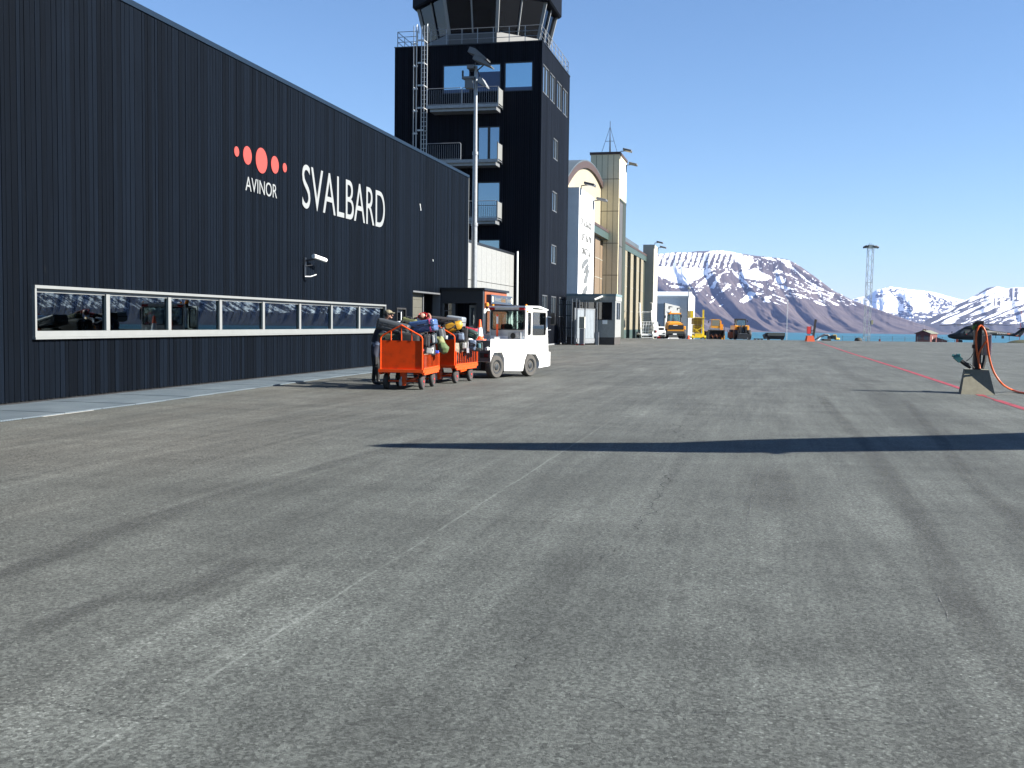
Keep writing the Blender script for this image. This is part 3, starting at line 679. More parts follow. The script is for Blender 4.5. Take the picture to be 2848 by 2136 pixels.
b = MB(); b.box(AX + .014, sx + .06, 42.25, 46.05, 2.33, 2.70); b.build('sign_box', pbr('slate_blue', (.035, .052, .08), .5, var=.05), sg)
SM = lambda y, z: MX(sx + .062, y, z, (0, 1, 0), (0, 0, 1), (1, 0, 0))
text_mesh('Ankomst', 1.05, .2, .006, SM(42.82, 2.43)).build('lettering', M_letter, sg)
text_mesh('Gods', .78, .2, .006, SM(43.95, 2.42)).build('lettering', pbr('amber_letters', (.25, .13, .02), .5, var=.03), sg)
text_mesh('Tjener', .92, .26, .006, SM(44.82, 2.37)).build('lettering', M_letter, sg)
for y in (42.5, 45.88):
    b = MB(); b.cyl((sx + .062, y, 2.51), (sx + .068, y, 2.51), .12, n=20); b.cur = 1; b.cyl((sx + .0685, y, 2.51), (sx + .072, y, 2.51), .05, n=14); b.build('emblem', [pbr('cream', (.75, .66, .45), .5, var=.03), pbr('amber', (.6, .25, .03), .5, var=.03)], sg)

# ------------------------------------------------------------------ pale link building
lk = thing('link_building', 'pale grey panelled low block between the terminal and the dark tower', 'building', (-19, 58, 0))
b = MB(); y = 45.92
while y < 70.4:
    e = min(y + 1.23, 70.45)
    b.box(-16.42, -16.3, y, e - .022, 4.02, 6.12); b.box(-16.42, -16.3, y, e - .022, 0, 3.985); y = e
b.build('wall', M_white2, lk)
b = MB(); b.box(-22, -16.26, 45.92, 70.45, 6.125, 6.26); b.build('roof', M_trim, lk)
b = MB(); b.box(-22, -16.43, 46, 70.4, 0, 6.12); b.build('core_wall', M_grey, lk)

# ------------------------------------------------------------------ control tower
KX0, KX1, KY0, KY1, KZ = -24.89, -14.55, 70.53, 81.06, 20.3
tw = thing('control_tower', 'tall near-black boarded control tower with a slanted glass cab on top', 'building', (-19.7, 75.8, 0))
FW = [(-21.45, -19.52, 17.05, 19.0), (-19.25, -17.37, 17.1, 18.98), (-17.13, -15.17, 17.06, 19.02), (-18.95, -17.38, 12.2, 14.8), (-18.95, -17.33, 8.6, 11.08), (-18.85, -17.30, 4.9, 7.2)]
RW = [(70.95, 73.1, 17.05, 18.98), (73.42, 75.33, 17.05, 18.98), (76.05, 78.0, 17.05, 18.98), (78.36, 80.43, 17.05, 18.98), (74.95, 76.75, 13.25, 14.75), (74.82, 76.74, 9.55, 11.0), (74.75, 76.72, 5.82, 7.2),
      (71.7, 73.6, 2.05, 3.52), (74.88, 76.9, 2.05, 3.52), (77.98, 79.93, 2.05, 3.52)]
b = MB(); boards(b, 'Y', KY0, -1, KX0, KX1, .1, KZ, FW, seed=9); boards(b, 'X', KX1, 1, KY0 + .03, KY1, .1, KZ, RW, seed=12)
b.build('board_cladding', M_tower, tw)
b = MB()
for r in grid_rects(KX0, KX1 - .04, 0, KZ - .02, FW): b.box(r[0], r[1], KY0 + .034, KY0 + .4, r[2], r[3])
for r in grid_rects(KY0 + .4, KY1, 0, KZ - .02, RW): b.box(KX1 - .4, KX1 - .034, r[0], r[1], r[2], r[3])
b.box(KX0, KX0 + .3, KY0 + .401, KY1, 0, KZ - .02); b.box(KX0 + .3, KX1 - .401, KY1 - .3, KY1, 0, KZ - .02)
for z in (3.9, 7.9, 11.9, 15.9, 20.0): b.box(KX0 + .3, KX1 - .401, KY0 + .401, KY1 - .3, z, z + .25)
b.build('wall', M_dark, tw)
b = MB(); b.box(KX0 - .03, KX1 + .04, KY0 - .05, KY0 + .3, KZ + .002, KZ + .06); b.box(KX1 - .3, KX1 + .04, KY0 + .3, KY1 + .03, KZ + .002, KZ + .06); b.box(KX0 - .03, KX0 + .3, KY0 + .3, KY1, KZ + .002, KZ + .06); b.build('roof_edge', M_trim, tw)
b = MB(); b.box(KX1 - .02, KX1 + .014, KY0 - .014, KY0 - .001, 0, KZ); b.build('corner_trim', M_trim, tw)
b = MB(); b.box(KX1 + .001, KX1 + .06, KY0 + 2, KY1, .004, .10); b.build('plinth', M_greyp, tw)
def sky_pane(name, col_, rough=.02):
    m, t, bs = nt(name); bs.inputs['Base Color'].default_value = (*col_, 1); bs.inputs['Metallic'].default_value = .9; bs.inputs['Roughness'].default_value = rough
    L = t.links; tc = N(t, 'ShaderNodeTexCoord'); nz = N(t, 'ShaderNodeTexNoise'); nz.inputs['Scale'].default_value = .6; L.new(tc.outputs['Object'], nz.inputs['Vector'])
    bp = N(t, 'ShaderNodeBump'); bp.inputs['Strength'].default_value = .06; bp.inputs['Distance'].default_value = .05; L.new(nz.outputs['Fac'], bp.inputs['Height']); L.new(bp.outputs[0], bs.inputs['Normal']); return m
M_pane1 = sky_pane('coated_pane', (.42, .60, .70)); M_pane2 = sky_pane('plain_pane', (.30, .38, .45)); M_paned = sky_pane('dim_pane', (.06, .07, .085))
for i, w in enumerate(FW):
    b = MB(); q = .07
    b.box(w[0], w[1], KY0 + .02, KY0 + .12, w[3] - q, w[3]); b.box(w[0], w[1], KY0 + .02, KY0 + .12, w[2], w[2] + q); b.box(w[0], w[0] + q, KY0 + .02, KY0 + .12, w[2] + q, w[3] - q); b.box(w[1] - q, w[1], KY0 + .02, KY0 + .12, w[2] + q, w[3] - q)
    if i == 3: b.box((w[0] + w[1]) / 2 - .08, (w[0] + w[1]) / 2 + .08, KY0 + .02, KY0 + .12, w[2] + q, w[3] - q)
    b.cur = 1; b.box(w[0] + q, w[1] - q, KY0 + .075, KY0 + .085, w[2] + q, w[3] - q)
    if i in (0, 1, 2): b.cur = 2; b.box(w[0] + q, w[1] - q, KY0 + .06, KY0 + .07, w[2] + q, w[2] + (.3 if i != 1 else 1.35))
    b.build('window', [M_trim, M_pane1 if i < 3 else M_pane2, pbr('blue_blind', (.03, .06, .14), .35)], tw)
for i, w in enumerate(RW):
    b = MB(); q = .09
    b.box(KX1 - .14, KX1 - .03, w[0], w[1], w[3] - q, w[3]); b.box(KX1 - .14, KX1 - .03, w[0], w[1], w[2], w[2] + q); b.box(KX1 - .14, KX1 - .03, w[0], w[0] + q, w[2] + q, w[3] - q); b.box(KX1 - .14, KX1 - .03, w[1] - q, w[1], w[2] + q, w[3] - q)
    ym = (w[0] + w[1]) / 2; b.box(KX1 - .14, KX1 - .03, ym - .05, ym + .05, w[2] + q, w[3] - q)
    b.cur = 1; b.box(KX1 - .1, KX1 - .09, w[0] + q, ym - .05, w[2] + q, w[3] - q); b.box(KX1 - .1, KX1 - .09, ym + .05, w[1] - q, w[2] + q, w[3] - q)
    b.build('window', [pbr('window_frame_grey', (.075, .08, .085), .5), M_pane2], tw)
# glass cab
def octa(a, z, cx=-19.6, cy=75.5): k = a * .41421; return [Vector((cx + x, cy + y, z)) for x, y in ((-k, -a), (k, -a), (a, -k), (a, k), (k, a), (-k, a), (-a, k), (-a, -k))]
b = MB(); b.loft([octa(4.12, KZ - .2), octa(4.12, 21.3)]); b.build('cab_base', pbr('cab_base_metal', (.075, .078, .08), .5, metal=.0, var=.1), tw)
b = MB(); b.loft([octa(4.0, 21.3), octa(4.05, 21.4)]); b.loft([octa(4.9, 23.72), octa(5.0, 23.82), octa(5.0, 25.5), octa(4.7, 25.6)]); b.build('cab_roof', M_tower, tw)
lo, hi = octa(4.06, 21.31), octa(4.62, 23.74)
for i in range(8):
    for f_ in (0, .5): b = MB(); b.bar(lo[i].lerp(lo[(i + 1) % 8], f_), hi[i].lerp(hi[(i + 1) % 8], f_), .22 if f_ == 0 else .09, .12); b.build('cab_mullion', M_greyp, tw)
b = MB(); lo, hi = octa(4.0, 21.32), octa(4.56, 23.73); b.add(lo + hi, [(i, (i + 1) % 8, 8 + (i + 1) % 8, 8 + i) for i in range(8)]); b.build('cab_glass', glass('cab_pane', (.10, .12, .15), .02, .02, (.42, .46, .55)), tw)
b = MB(); b.loft([octa(1.2, 21), octa(1.2, 23.7)]); b.loft([octa(3.0, 21.3), octa(3.0, 22.0)]); b.build('cab_desk', M_dark, tw)
# roof railing
b = MB()
def rail_run(p, q, n, h=1.05, rails=(.35, .7, 1.05), r=.022):
    p, q = Vector(p), Vector(q)
    for k in range(n + 1):
        c_ = p.lerp(q, k / n); b.cyl(c_, c_ + Vector((0, 0, h)), .026, n=6)
    for z in rails: b.cyl(p + Vector((0, 0, z)), q + Vector((0, 0, z)), r, n=6)
z = KZ + .06
rail_run((-22.35, KY0 + .15, z), (KX1 - .12, KY0 + .15, z), 7); rail_run((KX1 - .12, KY0 + .15, z), (KX1 - .12, KY1 - .1, z), 8); rail_run((KX0 + .15, KY0 + .15, z), (KX0 + .15, KY1 - .1, z), 7); rail_run((KX0 + .15, KY0 + .15, z), (-23.3, KY0 + .15, z), 1); rail_run((KX0 + .15, KY1 - .1, z), (KX1 - .12, KY1 - .1, z), 6)
b.build('roof_railing', M_galv, tw)
# caged ladder
b = MB(); lx0, lx1, ly = -23.25, -22.50, KY0 - .22
for x in (lx0, lx0 + .36, lx1): b.bar((x, ly, 7.9), (x, ly, 21.6), .06, .05)
for x in (lx0, lx1): b.bar((x, ly - .62, 9.9), (x, ly - .62, 21.5), .045, .03); b.tube([(x, ly, 21.6), (x, ly + .1, 21.78), (x, ly + .35, 21.7), (x, ly + .5, 21.3)], .03, 6)
k = 0; z = 8.0
while z < 21.4:
    b.bar((lx0 + .36, ly, z), (lx1, ly, z), .03, .03); z += .3
z = 9.9
while z < 21.6:
    b.bar((lx0, ly, z), (lx0, ly - .62, z), .05, .05); b.bar((lx1, ly, z + .1), (lx1, ly - .62, z + .1), .05, .05); b.box(lx0 + .3, lx1, ly - .68, ly - .62, z + .06, z + .16); b.box(lx0 - .02, lx0 + .3, ly - .70, ly - .64, z - .16, z - .06); z += 1.5
b.build('ladder', pbr('bright_galvanised', (.42, .44, .45), .45, metal=.2, var=.1), tw)
# balconies
def balcony(x0, x1, zf, front, n):
    fy = KY0 - 1.3
    b = MB(); b.box(x0, x1, fy, KY0, zf, zf + .05); b.box(x0, x1, fy - .04, fy, zf - .12, zf + .09); b.box(x0 + .15, x1 - .15, fy + .15, KY0, zf - .3, zf - .001)
    bo = b.build('balcony', M_galv, tw)
    b = MB()
    for (a, c_) in front:
        b.tube([(a, fy, zf + .1), (a, fy, zf + 1.12), (a + .06, fy, zf + 1.2), (c_ - .06, fy, zf + 1.2), (c_, fy, zf + 1.12), (c_, fy, zf + .1)], .026, 6)
        b.bar((a, fy, zf + .14), (c_, fy, zf + .14), .03, .03)
        m_ = int((c_ - a) / .145)
        for k in range(1, m_): x = a + (c_ - a) * k / m_; b.cyl((x, fy, zf + .14), (x, fy, zf + 1.1), .011, n=5)
    b.build('railing', M_galv, bo)
    b = MB(); b.bar((x1, fy, zf - .1), (x1, fy, zf + 1.22), .07, .06); b.bar((x1, KY0 - .05, zf - .1), (x1, KY0 - .05, zf + 1.22), .05, .05); b.box(x1 - .015, x1 + .015, fy + .03, KY0 - .08, zf + .12, zf + 1.16); b.build('side_panel', M_alu, bo)
balcony(-22.12, -17.22, 15.95, [(-22.1, -19.75), (-19.68, -17.26)], 2)
balcony(-22.15, -17.22, 12.32, [(-22.14, -19.75)], 1)
balcony(-20.6, -17.2, 8.45, [(-20.55, -17.24)], 1)
# small wall things beside the tower
b = MB(); b.cyl((-13.1, 57.6, 0), (-13.12, 57.6, 5.5), .055, .045, n=10); tag(recentre(b.build('white_pole', M_white), (-13.1, 57.6, 0)), 'thin bare white pole standing in front of the dark tower foot', 'pole')

# ------------------------------------------------------------------ floodlight mast
mx_, my_ = -13.54, 50.0
ms = thing('floodlight_mast', 'tall galvanised mast with black floodlights at its head, rising behind the porch', 'light mast', (mx_, my_, 0))
b = MB(); b.cyl((mx_, my_, 0), (mx_, my_, 6.2), .155, .14, n=16); b.cyl((mx_, my_, 6.2), (mx_, my_, 6.35), .165, n=16); b.cyl((mx_, my_, 6.35), (mx_, my_, 9.6), .125, .115, n=16); b.cyl((mx_, my_, 9.6), (mx_, my_, 9.75), .14, n=16); b.cyl((mx_, my_, 9.75), (mx_, my_, 13.8), .10, .075, n=16); b.build('pole', M_galv, ms, smooth=True)
def hd(x, z, w, h, l, ry, rx=0, nm='floodlight', mt=None):
    b = MB(); m = TR((mx_ + x, my_ - .1, z), rx, ry, 0)
    b.loft([[(-l / 2, -w / 2, -h / 2), (-l / 2, w / 2, -h / 2), (-l / 2, w / 2, h / 2), (-l / 2, -w / 2, h / 2)], [(-l * .2, -w * .6, -h * .5), (-l * .2, w * .6, -h * .5), (-l * .2, w * .6, h * .55), (-l * .2, -w * .6, h * .55)], [(l / 2, -w * .6, -h * .5), (l / 2, w * .6, -h * .5), (l / 2, w * .6, -h * .3), (l / 2, -w * .6, -h * .3)]], m)
    b.build(nm, mt or M_grey, ms)
hd(.2, 14.32, .55, .26, 1.05, R(24)); hd(.42, 13.98, .55, .26, 1.0, R(24)); hd(.42, 12.98, .5, .25, .55, R(30), 0, 'floodlight', M_greyp)
b = MB(); b.box(mx_ - .62, mx_ - .05, my_ - .25, my_ + .1, 13.18, 13.29); b.box(mx_ - .5, mx_ - .12, my_ - .2, my_ + .1, 12.75, 13.18); b.build('control_box', M_grey, ms)
b = MB(); b.box(mx_ - .38, mx_ - .05, my_ - .3, my_, 13.65, 13.82); b.build('junction_box', M_grey, ms)
b = MB(); b.bar((mx_ - .1, my_, 13.8), (mx_ + .1, my_, 14.3), .05, .05); b.bar((mx_, my_, 13.55), (mx_ + .45, my_, 13.9), .05, .05); b.bar((mx_ + .1, my_ - .1, 13.6), (mx_ + .3, my_ - .1, 13.1), .05, .05); b.bar((mx_ - .35, my_, 13.6), (mx_ + .1, my_, 13.62), .05, .05); b.build('head_bracket', M_trim, ms)
b = MB(); b.cyl((mx_ - .66, my_, 13.22), (mx_ - .66, my_, 13.62), .05, n=8); b.build('sensor', M_trim, ms)

# ------------------------------------------------------------------ gate house and sliding gate
BX0, BX1, BY0, BY1 = -14.13, -10.47, 78.88, 82.3
bo = thing('gate_booth', 'flat-roofed grey guard booth with a dark wide window, beside the grey sliding gate', 'booth', (-12.3, 80.6, 0))
M_booth = pbr('booth_panel', (.26, .27, .25), .6, var=.1, dirt=.35, dirtc=(.16, .11, .06))
b = MB(); W = [(-13.7, -10.72, 1.9, 3.17)]
for r in grid_rects(BX0, BX1, .56, 3.3, W): b.box(r[0], r[1], BY0, BY0 + .1, r[2], r[3])
for xx in (-13.0, -11.9, -10.95): b.box(xx, xx + .012, BY0 - .006, BY0 - .001, .57, 1.89)
b.build('front_wall', M_booth, bo)
b = MB(); W2 = [(79.55, 81.65, 1.9, 3.15)]
for r in grid_rects(BY0 + .101, BY1, .56, 3.3, W2): b.box(BX1 - .1, BX1, r[0], r[1], r[2], r[3])
b.box(BX0, BX0 + .1, BY0 + .101, BY1, .56, 3.3); b.box(BX0 + .1, BX1 - .101, BY1 - .1, BY1, .56, 3.3); b.build('side_wall', M_white2, bo)
b = MB(); b.box(BX0 - .02, BX1 + .03, BY0 - .05, BY1 + .03, 3.302, 3.62); b.cur = 1; b.box(BX0 - .04, BX1 + .05, BY0 - .08, BY1 + .05, 3.622, 3.79); b.build('roof', [M_booth, pbr('green_grey_edge', (.13, .19, .2), .5, var=.1)], bo)
b = MB(); b.box(BX0 + .02, BX1 - .03, BY0 + .03, BY1, .004, .558); b.build('plinth', pbr('dark_plinth', (.05, .045, .04), .8, var=.2), bo)
b = MB(); b.box(-13.7, -10.72, BY0 + .02, BY0 + .03, 1.9, 3.17); wn = b.build('window', M_windark, bo)
b = MB(); b.box(-13.72, -10.7, BY0 - .02, BY0 - .002, 1.84, 1.90); b.box(-12.0, -11.95, BY0 - .02, BY0 + .04, 1.9, 3.17); b.build('window_frame', M_trim, wn)
b = MB(); b.box(BX1 - .06, BX1 - .05, 79.55, 81.65, 1.9, 3.15); b.cur = 1; b.box(BX1 - .08, BX1 + .012, 80.55, 80.65, 1.9, 3.15); b.box(BX1 - .08, BX1 + .012, 79.5, 79.56, 1.88, 3.17); b.build('window', [M_pane2, M_greyp], bo)
b = MB(); b.box(-12.3, -11.0, BY0 + .7, BY0 + 1.3, 1.3, 1.9); b.cur = 1; b.box(-11.85, -11.05, BY0 + .75, BY0 + 1.2, 1.9, 2.42); b.build('desk', [M_dark, pbr('cardboard', (.5, .43, .16), .8, var=.1)], bo)
b = MB(); b.box(-11.42, -11.05, BY0 - .03, BY0 - .007, 1.55, 1.84); tag(b.build('notice_plate', M_white), 'small white notice plate under the window of the grey gate booth', 'notice')
c0 = gY(1665, 829, BY0 - .3)
t = thing('booth_camera', 'white tube camera fixed above the gate booth window', 'camera', (c0.x, BY0, c0.z))
b = MB(); b.cyl((c0.x - .28, BY0 - .42, c0.z - .12), (c0.x + .28, BY0 - .2, c0.z + .14), .085, n=12); b.build('housing', M_white, t, smooth=True)
b = MB(); b.cyl((c0.x + .1, BY0 - .01, c0.z - .16), (c0.x + .1, BY0 - .28, c0.z - .02), .035); b.build('bracket', M_greyp, t)
gt = thing('sliding_gate', 'grey ribbed steel sliding gate panel with a pale lower rail', 'gate', (-12.6, 77.4, 0))
P0, P1 = Vector((-13.1, 76.35, 0)), Vector((-11.98, 78.45, 0)); U_ = (P1 - P0).normalized(); GL = (P1 - P0).length
gm = MX(P0.x, P0.y, 0, U_, (-U_.y, U_.x, 0), (0, 0, 1))
b = MB(); k = 0; x = .06
while x < GL - .05: b.box(x, min(x + .085, GL - .02), -.02 - .012 * (k % 2), .02, .48, 2.58, gm); x += .088; k += 1
b.build('gate_panel', pbr('gate_grey', (.22, .25, .275), .5, metal=.2, var=.06), gt)
b = MB(); b.box(0, .06, -.05, .05, .1, 2.7, gm); b.box(GL - .02, GL + .06, -.05, .05, .4, 2.68, gm); b.box(.061, GL - .021, -.05, .05, 2.58, 2.66, gm); b.box(.061, GL + .1, -.07, .07, .22, .47, gm); b.box(.3, GL + .05, -.05, .05, .12, .219, gm); b.build('gate_frame', M_galv, gt)
gp = thing('gate_drive', 'white gate drive cabinet on a grey post in front of the sliding gate', 'cabinet', (-12.5, 76.3, 0))
b = MB(); b.box(-12.68, -12.34, 76.1, 76.42, .06, 1.2); b.build('post', M_greyp, gp)
b = MB(); b.box(-12.70, -12.30, 76.05, 76.47, 1.21, 2.06, bev=.02); b.cur = 1; b.box(-12.298, -12.29, 76.1, 76.42, 1.25, 2.02); b.build('cabinet', [pbr('cabinet_cream', (.3, .3, .24), .5, var=.04), M_white], gp)
b = MB(); b.box(-12.9, -12.28, 76.0, 76.5, .005, .06); b.cur = 1; b.box(-12.92, -12.75, 75.97, 75.999, .01, .07); b.box(-12.55, -12.3, 75.97, 75.999, .01, .07); b.build('foot_plate', [M_trim, M_red], gp)
pi_ = [((-13.28, 76.3), 3.35), ((-12.95, 76.2), 3.4), ((-12.86, 76.9), 3.3), ((-12.38, 76.6), 3.25), ((-11.78, 78.5), 3.15)]
ds_ = ['pale gate post at the left end of the sliding gate', 'tall pale gate post directly left of the white drive cabinet', 'thin gate guide post behind the drive cabinet', 'dark guide post rising from behind the white cabinet', 'pale gate post standing in front of the booth window']
for (p, h), ds in zip(pi_, ds_):
    b = MB(); b.box(p[0] - .035, p[0] + .035, p[1] - .035, p[1] + .035, 0, h)
    if 'front of the booth' in ds: b.box(p[0] - .08, p[0] + .16, p[1] - .08, p[1] + .1, .003, .95)
    tag(recentre(b.build('gate_post', M_galv if 'dark' not in ds else M_trim), (p[0], p[1], 0)), ds, 'post', 'posts of the sliding gate')
fe = thing('picket_fence', 'tall dark steel bar fence closing the gap between the tower and the gate', 'fence', (-13.7, 76, 0))
b = MB()
for k in range(9): b.box(-14.4 + k * .13, -14.36 + k * .13, 76.9, 76.94, .05, 3.2)
b.build('bars', M_trim, fe)
for z in (.3, 1.2, 2.1, 2.9): b = MB(); b.box(-14.48, -13.3, 76.95, 76.99, z, z + .06); b.build('rail', M_trim, fe)

# ------------------------------------------------------------------ hangar
hg = thing('aircraft_hangar', 'big arched cream aircraft hangar with a tall square tower and white end pylons', 'hangar', (-25, 118, 0))
M_cream = pbr('cream_panel', (.60, .54, .38), .6, var=.06, vs=1, dirt=.12, dirtc=(.35, .3, .2))
M_creamw = pbr('cream_wall', (.30, .265, .185), .6, var=.05, vs=.5, dirt=.25, dirtc=(.5, .38, .22))
M_brown = pbr('brown_fascia', (.045, .026, .022), .6, var=.15); M_hgreen = pbr('green_fascia', (.035, .06, .053), .5, var=.15, vs=1.5)
M_seam = pbr('panel_seam', (.10, .09, .07), .8); M_hroof = pbr('grey_blue_roof', (.06, .08, .095), .55, var=.15, vs=.5)
M_dgreen = pbr('dark_green_steel', (.018, .026, .016), .6, var=.2)
# white pylon with lettering
b = MB(); b.box(-18.5, -14.5, 85.9, 94.0, -.3, 12.6); b.build('white_pylon', pbr('pylon_white', (.80, .82, .84), .7, var=.05, vs=.6, dirt=.25, dirtc=(.55, .57, .6)), hg)
PMX = lambda y, z: MX(-14.49, y, z, (0, 1, 0), (0, 0, 1), (1, 0, 0))
M_lg = pbr('letter_shadow_grey', (.05, .05, .045), .6, var=.1)  # letters are white; this dark grey paints the shadows that show them
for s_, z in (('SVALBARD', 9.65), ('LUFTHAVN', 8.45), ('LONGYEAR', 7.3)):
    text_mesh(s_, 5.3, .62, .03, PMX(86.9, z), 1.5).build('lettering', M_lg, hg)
def blade(pts): 
    b.prism([((y - 1590) , z) for y, z in pts], 0, .05, None)
# feather relief below the lettering (four curved blades)
def prel(pts):
    out = []
    for x, y in pts:
        q = gX(1590 + x / 5.525, 560 + y / 5.525, -14.5); out.append((q.y, q.z))
    return out
for pts in ([(150, 985), (165, 930), (200, 890), (235, 880), (252, 900), (245, 935), (200, 985), (165, 1055)], [(180, 1085), (205, 1010), (240, 955), (250, 985), (262, 1005), (225, 1060), (195, 1115)],
            [(175, 1275), (190, 1180), (215, 1100), (248, 1030), (255, 1060), (278, 1055), (255, 1110), (235, 1190), (222, 1270), (205, 1255)], [(155, 1415), (180, 1340), (230, 1285), (240, 1330), (215, 1415)]):
    b = MB(); b.prism(prel(pts), 0, .05, MX(-14.49, 0, 0, (0, 1, 0), (0, 0, 1), (1, 0, 0))); b.build('relief', pbr('pale_grey_relief', (.11, .115, .115), .5, var=.15, vs=1.2), hg, fix=True)
# square tower
TY0, TY1 = 110.46, 116.5
b = MB(); b.box(-17.5, -14.5, TY0, TY1, -.3, 19.05); b.cur = 1
for z in (6.6, 9.9, 13.2, 16.5): b.box(-17.51, -14.488, TY0 - .012, TY0 - .001, z, z + .06)
for k in range(1, 5): b.box(-17.5 + k * .6 - .02, -17.5 + k * .6 + .02, TY0 - .011, TY0 - .0005, -.2, 19)
for z in (16.5,): b.box(-14.499, -14.488, TY0, TY1, z, z + .06)
b.build('square_tower', [M_cream, M_seam], hg)
b = MB(); b.box(-17.6, -14.4, TY0 - .1, TY1 + .1, 19.052, 19.3); b.build('tower_roof_edge', M_brown, hg)
b = MB(); b.box(-14.499, -14.44, TY0 + .35, TY0 + 3.0, 0, 14.3); b.cur = 1; b.box(-14.499, -14.42, TY0 + 3.01, TY1 - .5, 0, 14.35); b.box(-14.499, -14.40, TY0 + .3, TY1 - .45, 14.36, 14.6); b.box(-14.439, -14.43, TY0 + .35, TY0 + 3.0, 9.6, 9.75); b.build('tower_window', [pbr('brown_glazing', (.07, .058, .043), .4, var=.2, vs=.8), M_dgreen], hg)
b = MB(); b.cyl((-15.95, 113.4, 19.3), (-15.95, 113.4, 23.0), .06, .03, n=6); b.cyl((-15.85, 113.4, 19.3), (-15.95, 113.4, 21.8), .04, n=6)
for dx, dy in ((-1.0, 0), (.9, .2), (-.2, 1.4)): b.cyl((-15.95 + dx, 113.4 + dy, 19.3), (-15.95, 113.4, 22.4), .022, n=5)
b.cyl((-16.4, 113.4, 20.9), (-15.5, 113.4, 20.9), .025, n=5); b.build('roof_antenna', M_trim, hg)
# arch roof and gable
AR, AYC, AZC = 31.0, 103.5, -14.0
arc = [(AYC + AR * math.sin(a), AZC + AR * math.cos(a)) for a in [R(-34 + i * 64 / 48) for i in range(49)]]
b = MB(); HM = MX(-16.4, 0, 0, (0, 1, 0), (0, 0, 1), (1, 0, 0)); b.prism([(arc[0][0], 9.5)] + arc[:] + [(arc[-1][0], 9.5)], -.3, 0, HM); b.cur = 1
b.build('gable_wall', M_creamw, hg)
b = MB(); rim0 = arc; rim1 = [(AYC + (AR - .62) * math.sin(R(-34 + i * 64 / 48)), AZC + (AR - .62) * math.cos(R(-34 + i * 64 / 48))) for i in range(49)]
b.prism(rim0 + rim1[::-1], .002, .22, HM); b.build('arch_rim', M_brown, hg)
b = MB(); ro = [(AYC + (AR + .12) * math.sin(R(-35 + i * 65 / 48)), AZC + (AR + .12) * math.cos(R(-35 + i * 65 / 48))) for i in range(49)]
b.loft([[Vector((-16.2, y, z)) for y, z in ro + [(y, z - .3) for y, z in ro[::-1]]], [Vector((-62, y, z)) for y, z in ro + [(y, z - .3) for y, z in ro[::-1]]]]); b.build('arch_roof', M_hroof, hg)
# door housing: headers, doors, columns
b = MB(); b.box(-16.35, -15.5, 94.01, 110.45, 10.25, 10.95); b.box(-18.4, -15.5, 116.51, 148.4, 10.25, 10.95); b.cur = 1; b.box(-16.35, -15.46, 94.01, 110.45, 10.952, 11.22); b.box(-18.39, -15.46, 116.51, 148.4, 10.952, 11.22); b.build('door_header', [M_hgreen, M_brown], hg)
M_beige = pbr('beige_door', (.14, .10, .062), .6, var=.06, vs=.4); M_line = pbr('white_rail', (.25, .24, .2), .6)
b = MB()
for k, (ya, yb, xo) in enumerate(((94.01, 97.0, 0), (97.05, 99.2, -.25), (99.25, 102.8, 0), (102.85, 104.6, -.25), (104.65, 107.9, 0), (107.95, 110.4, -.1))):
    b.cur = 0; b.box(-16.3 + xo, -16.0 + xo, ya, yb, 0, 10.24 - (.6 if k % 2 else 0)); b.cur = 1
    for z in (2.4, 4.3, 6.2, 8.1): b.box(-16.0 + xo + .001, -15.985 + xo, ya, yb, z, z + .07)
    b.cur = 2; b.box(-16.35 + xo, -15.97 + xo, yb, yb + .05, 0, 10.2)
b.build('sliding_door', [M_beige, M_line, M_seam], hg)
b = MB(); b.box(-18.3, -17.4, 94, 148, 0, 10.2); b.build('door_recess', M_dgreen, hg)
b = MB()
for ya in (118.2, 124.2, 130.6, 137.0, 142.2):
    b.cur = 0; b.box(-17.39, -15.55, ya, ya + 2.9, .9, 10.24); b.cur = 1; b.box(-17.39, -15.53, ya - .02, ya + 2.92, -.6, .899); b.cur = 2
    for z in (3.1, 6.0, 8.4): b.box(-15.549, -15.53, ya, ya + 2.9, z, z + .06)
b.build('door_leaf', [pbr('cream_leaf', (.19, .165, .11), .6, var=.08, vs=.6), M_hgreen, M_line], hg)
b = MB(); b.box(-17.38, -15.7, 145.6, 148.4, -.6, 10.24); b.build('end_wall', M_dgreen, hg)
b = MB(); b.box(-16.0, -14.5, 148.5, 154.6, -.9, 12.6); b.build('end_pylon', pbr('pylon_pale', (.36, .345, .29), .7, var=.08, vs=.5, dirt=.3, dirtc=(.5, .42, .3)), hg)
b = MB(); b.box(-26, -16.6, 119, 148.4, 11.23, 12.45); b.build('low_roof', M_hroof, hg)
def pylon_flood(y, z):
    b = MB(); b.bar((-14.5, y, z - .7), (-14.45, y, z + .05), .06, .06); b.bar((-14.45, y, z + .05), (-13.9, y, z + .1), .08, .08)
    m = TR((-13.75, y, z + .12), 0, R(14), 0); b.box(-.45, .45, -.5, .5, -.09, .12, m, bev=.04); b.build('floodlight', M_grey, hg)
for y, z in ((86.6, 12.75), (93.4, 12.3), (110.9, 19.35), (116.1, 18.7), (149, 12.8), (154.2, 12.5)): pylon_flood(y, z)

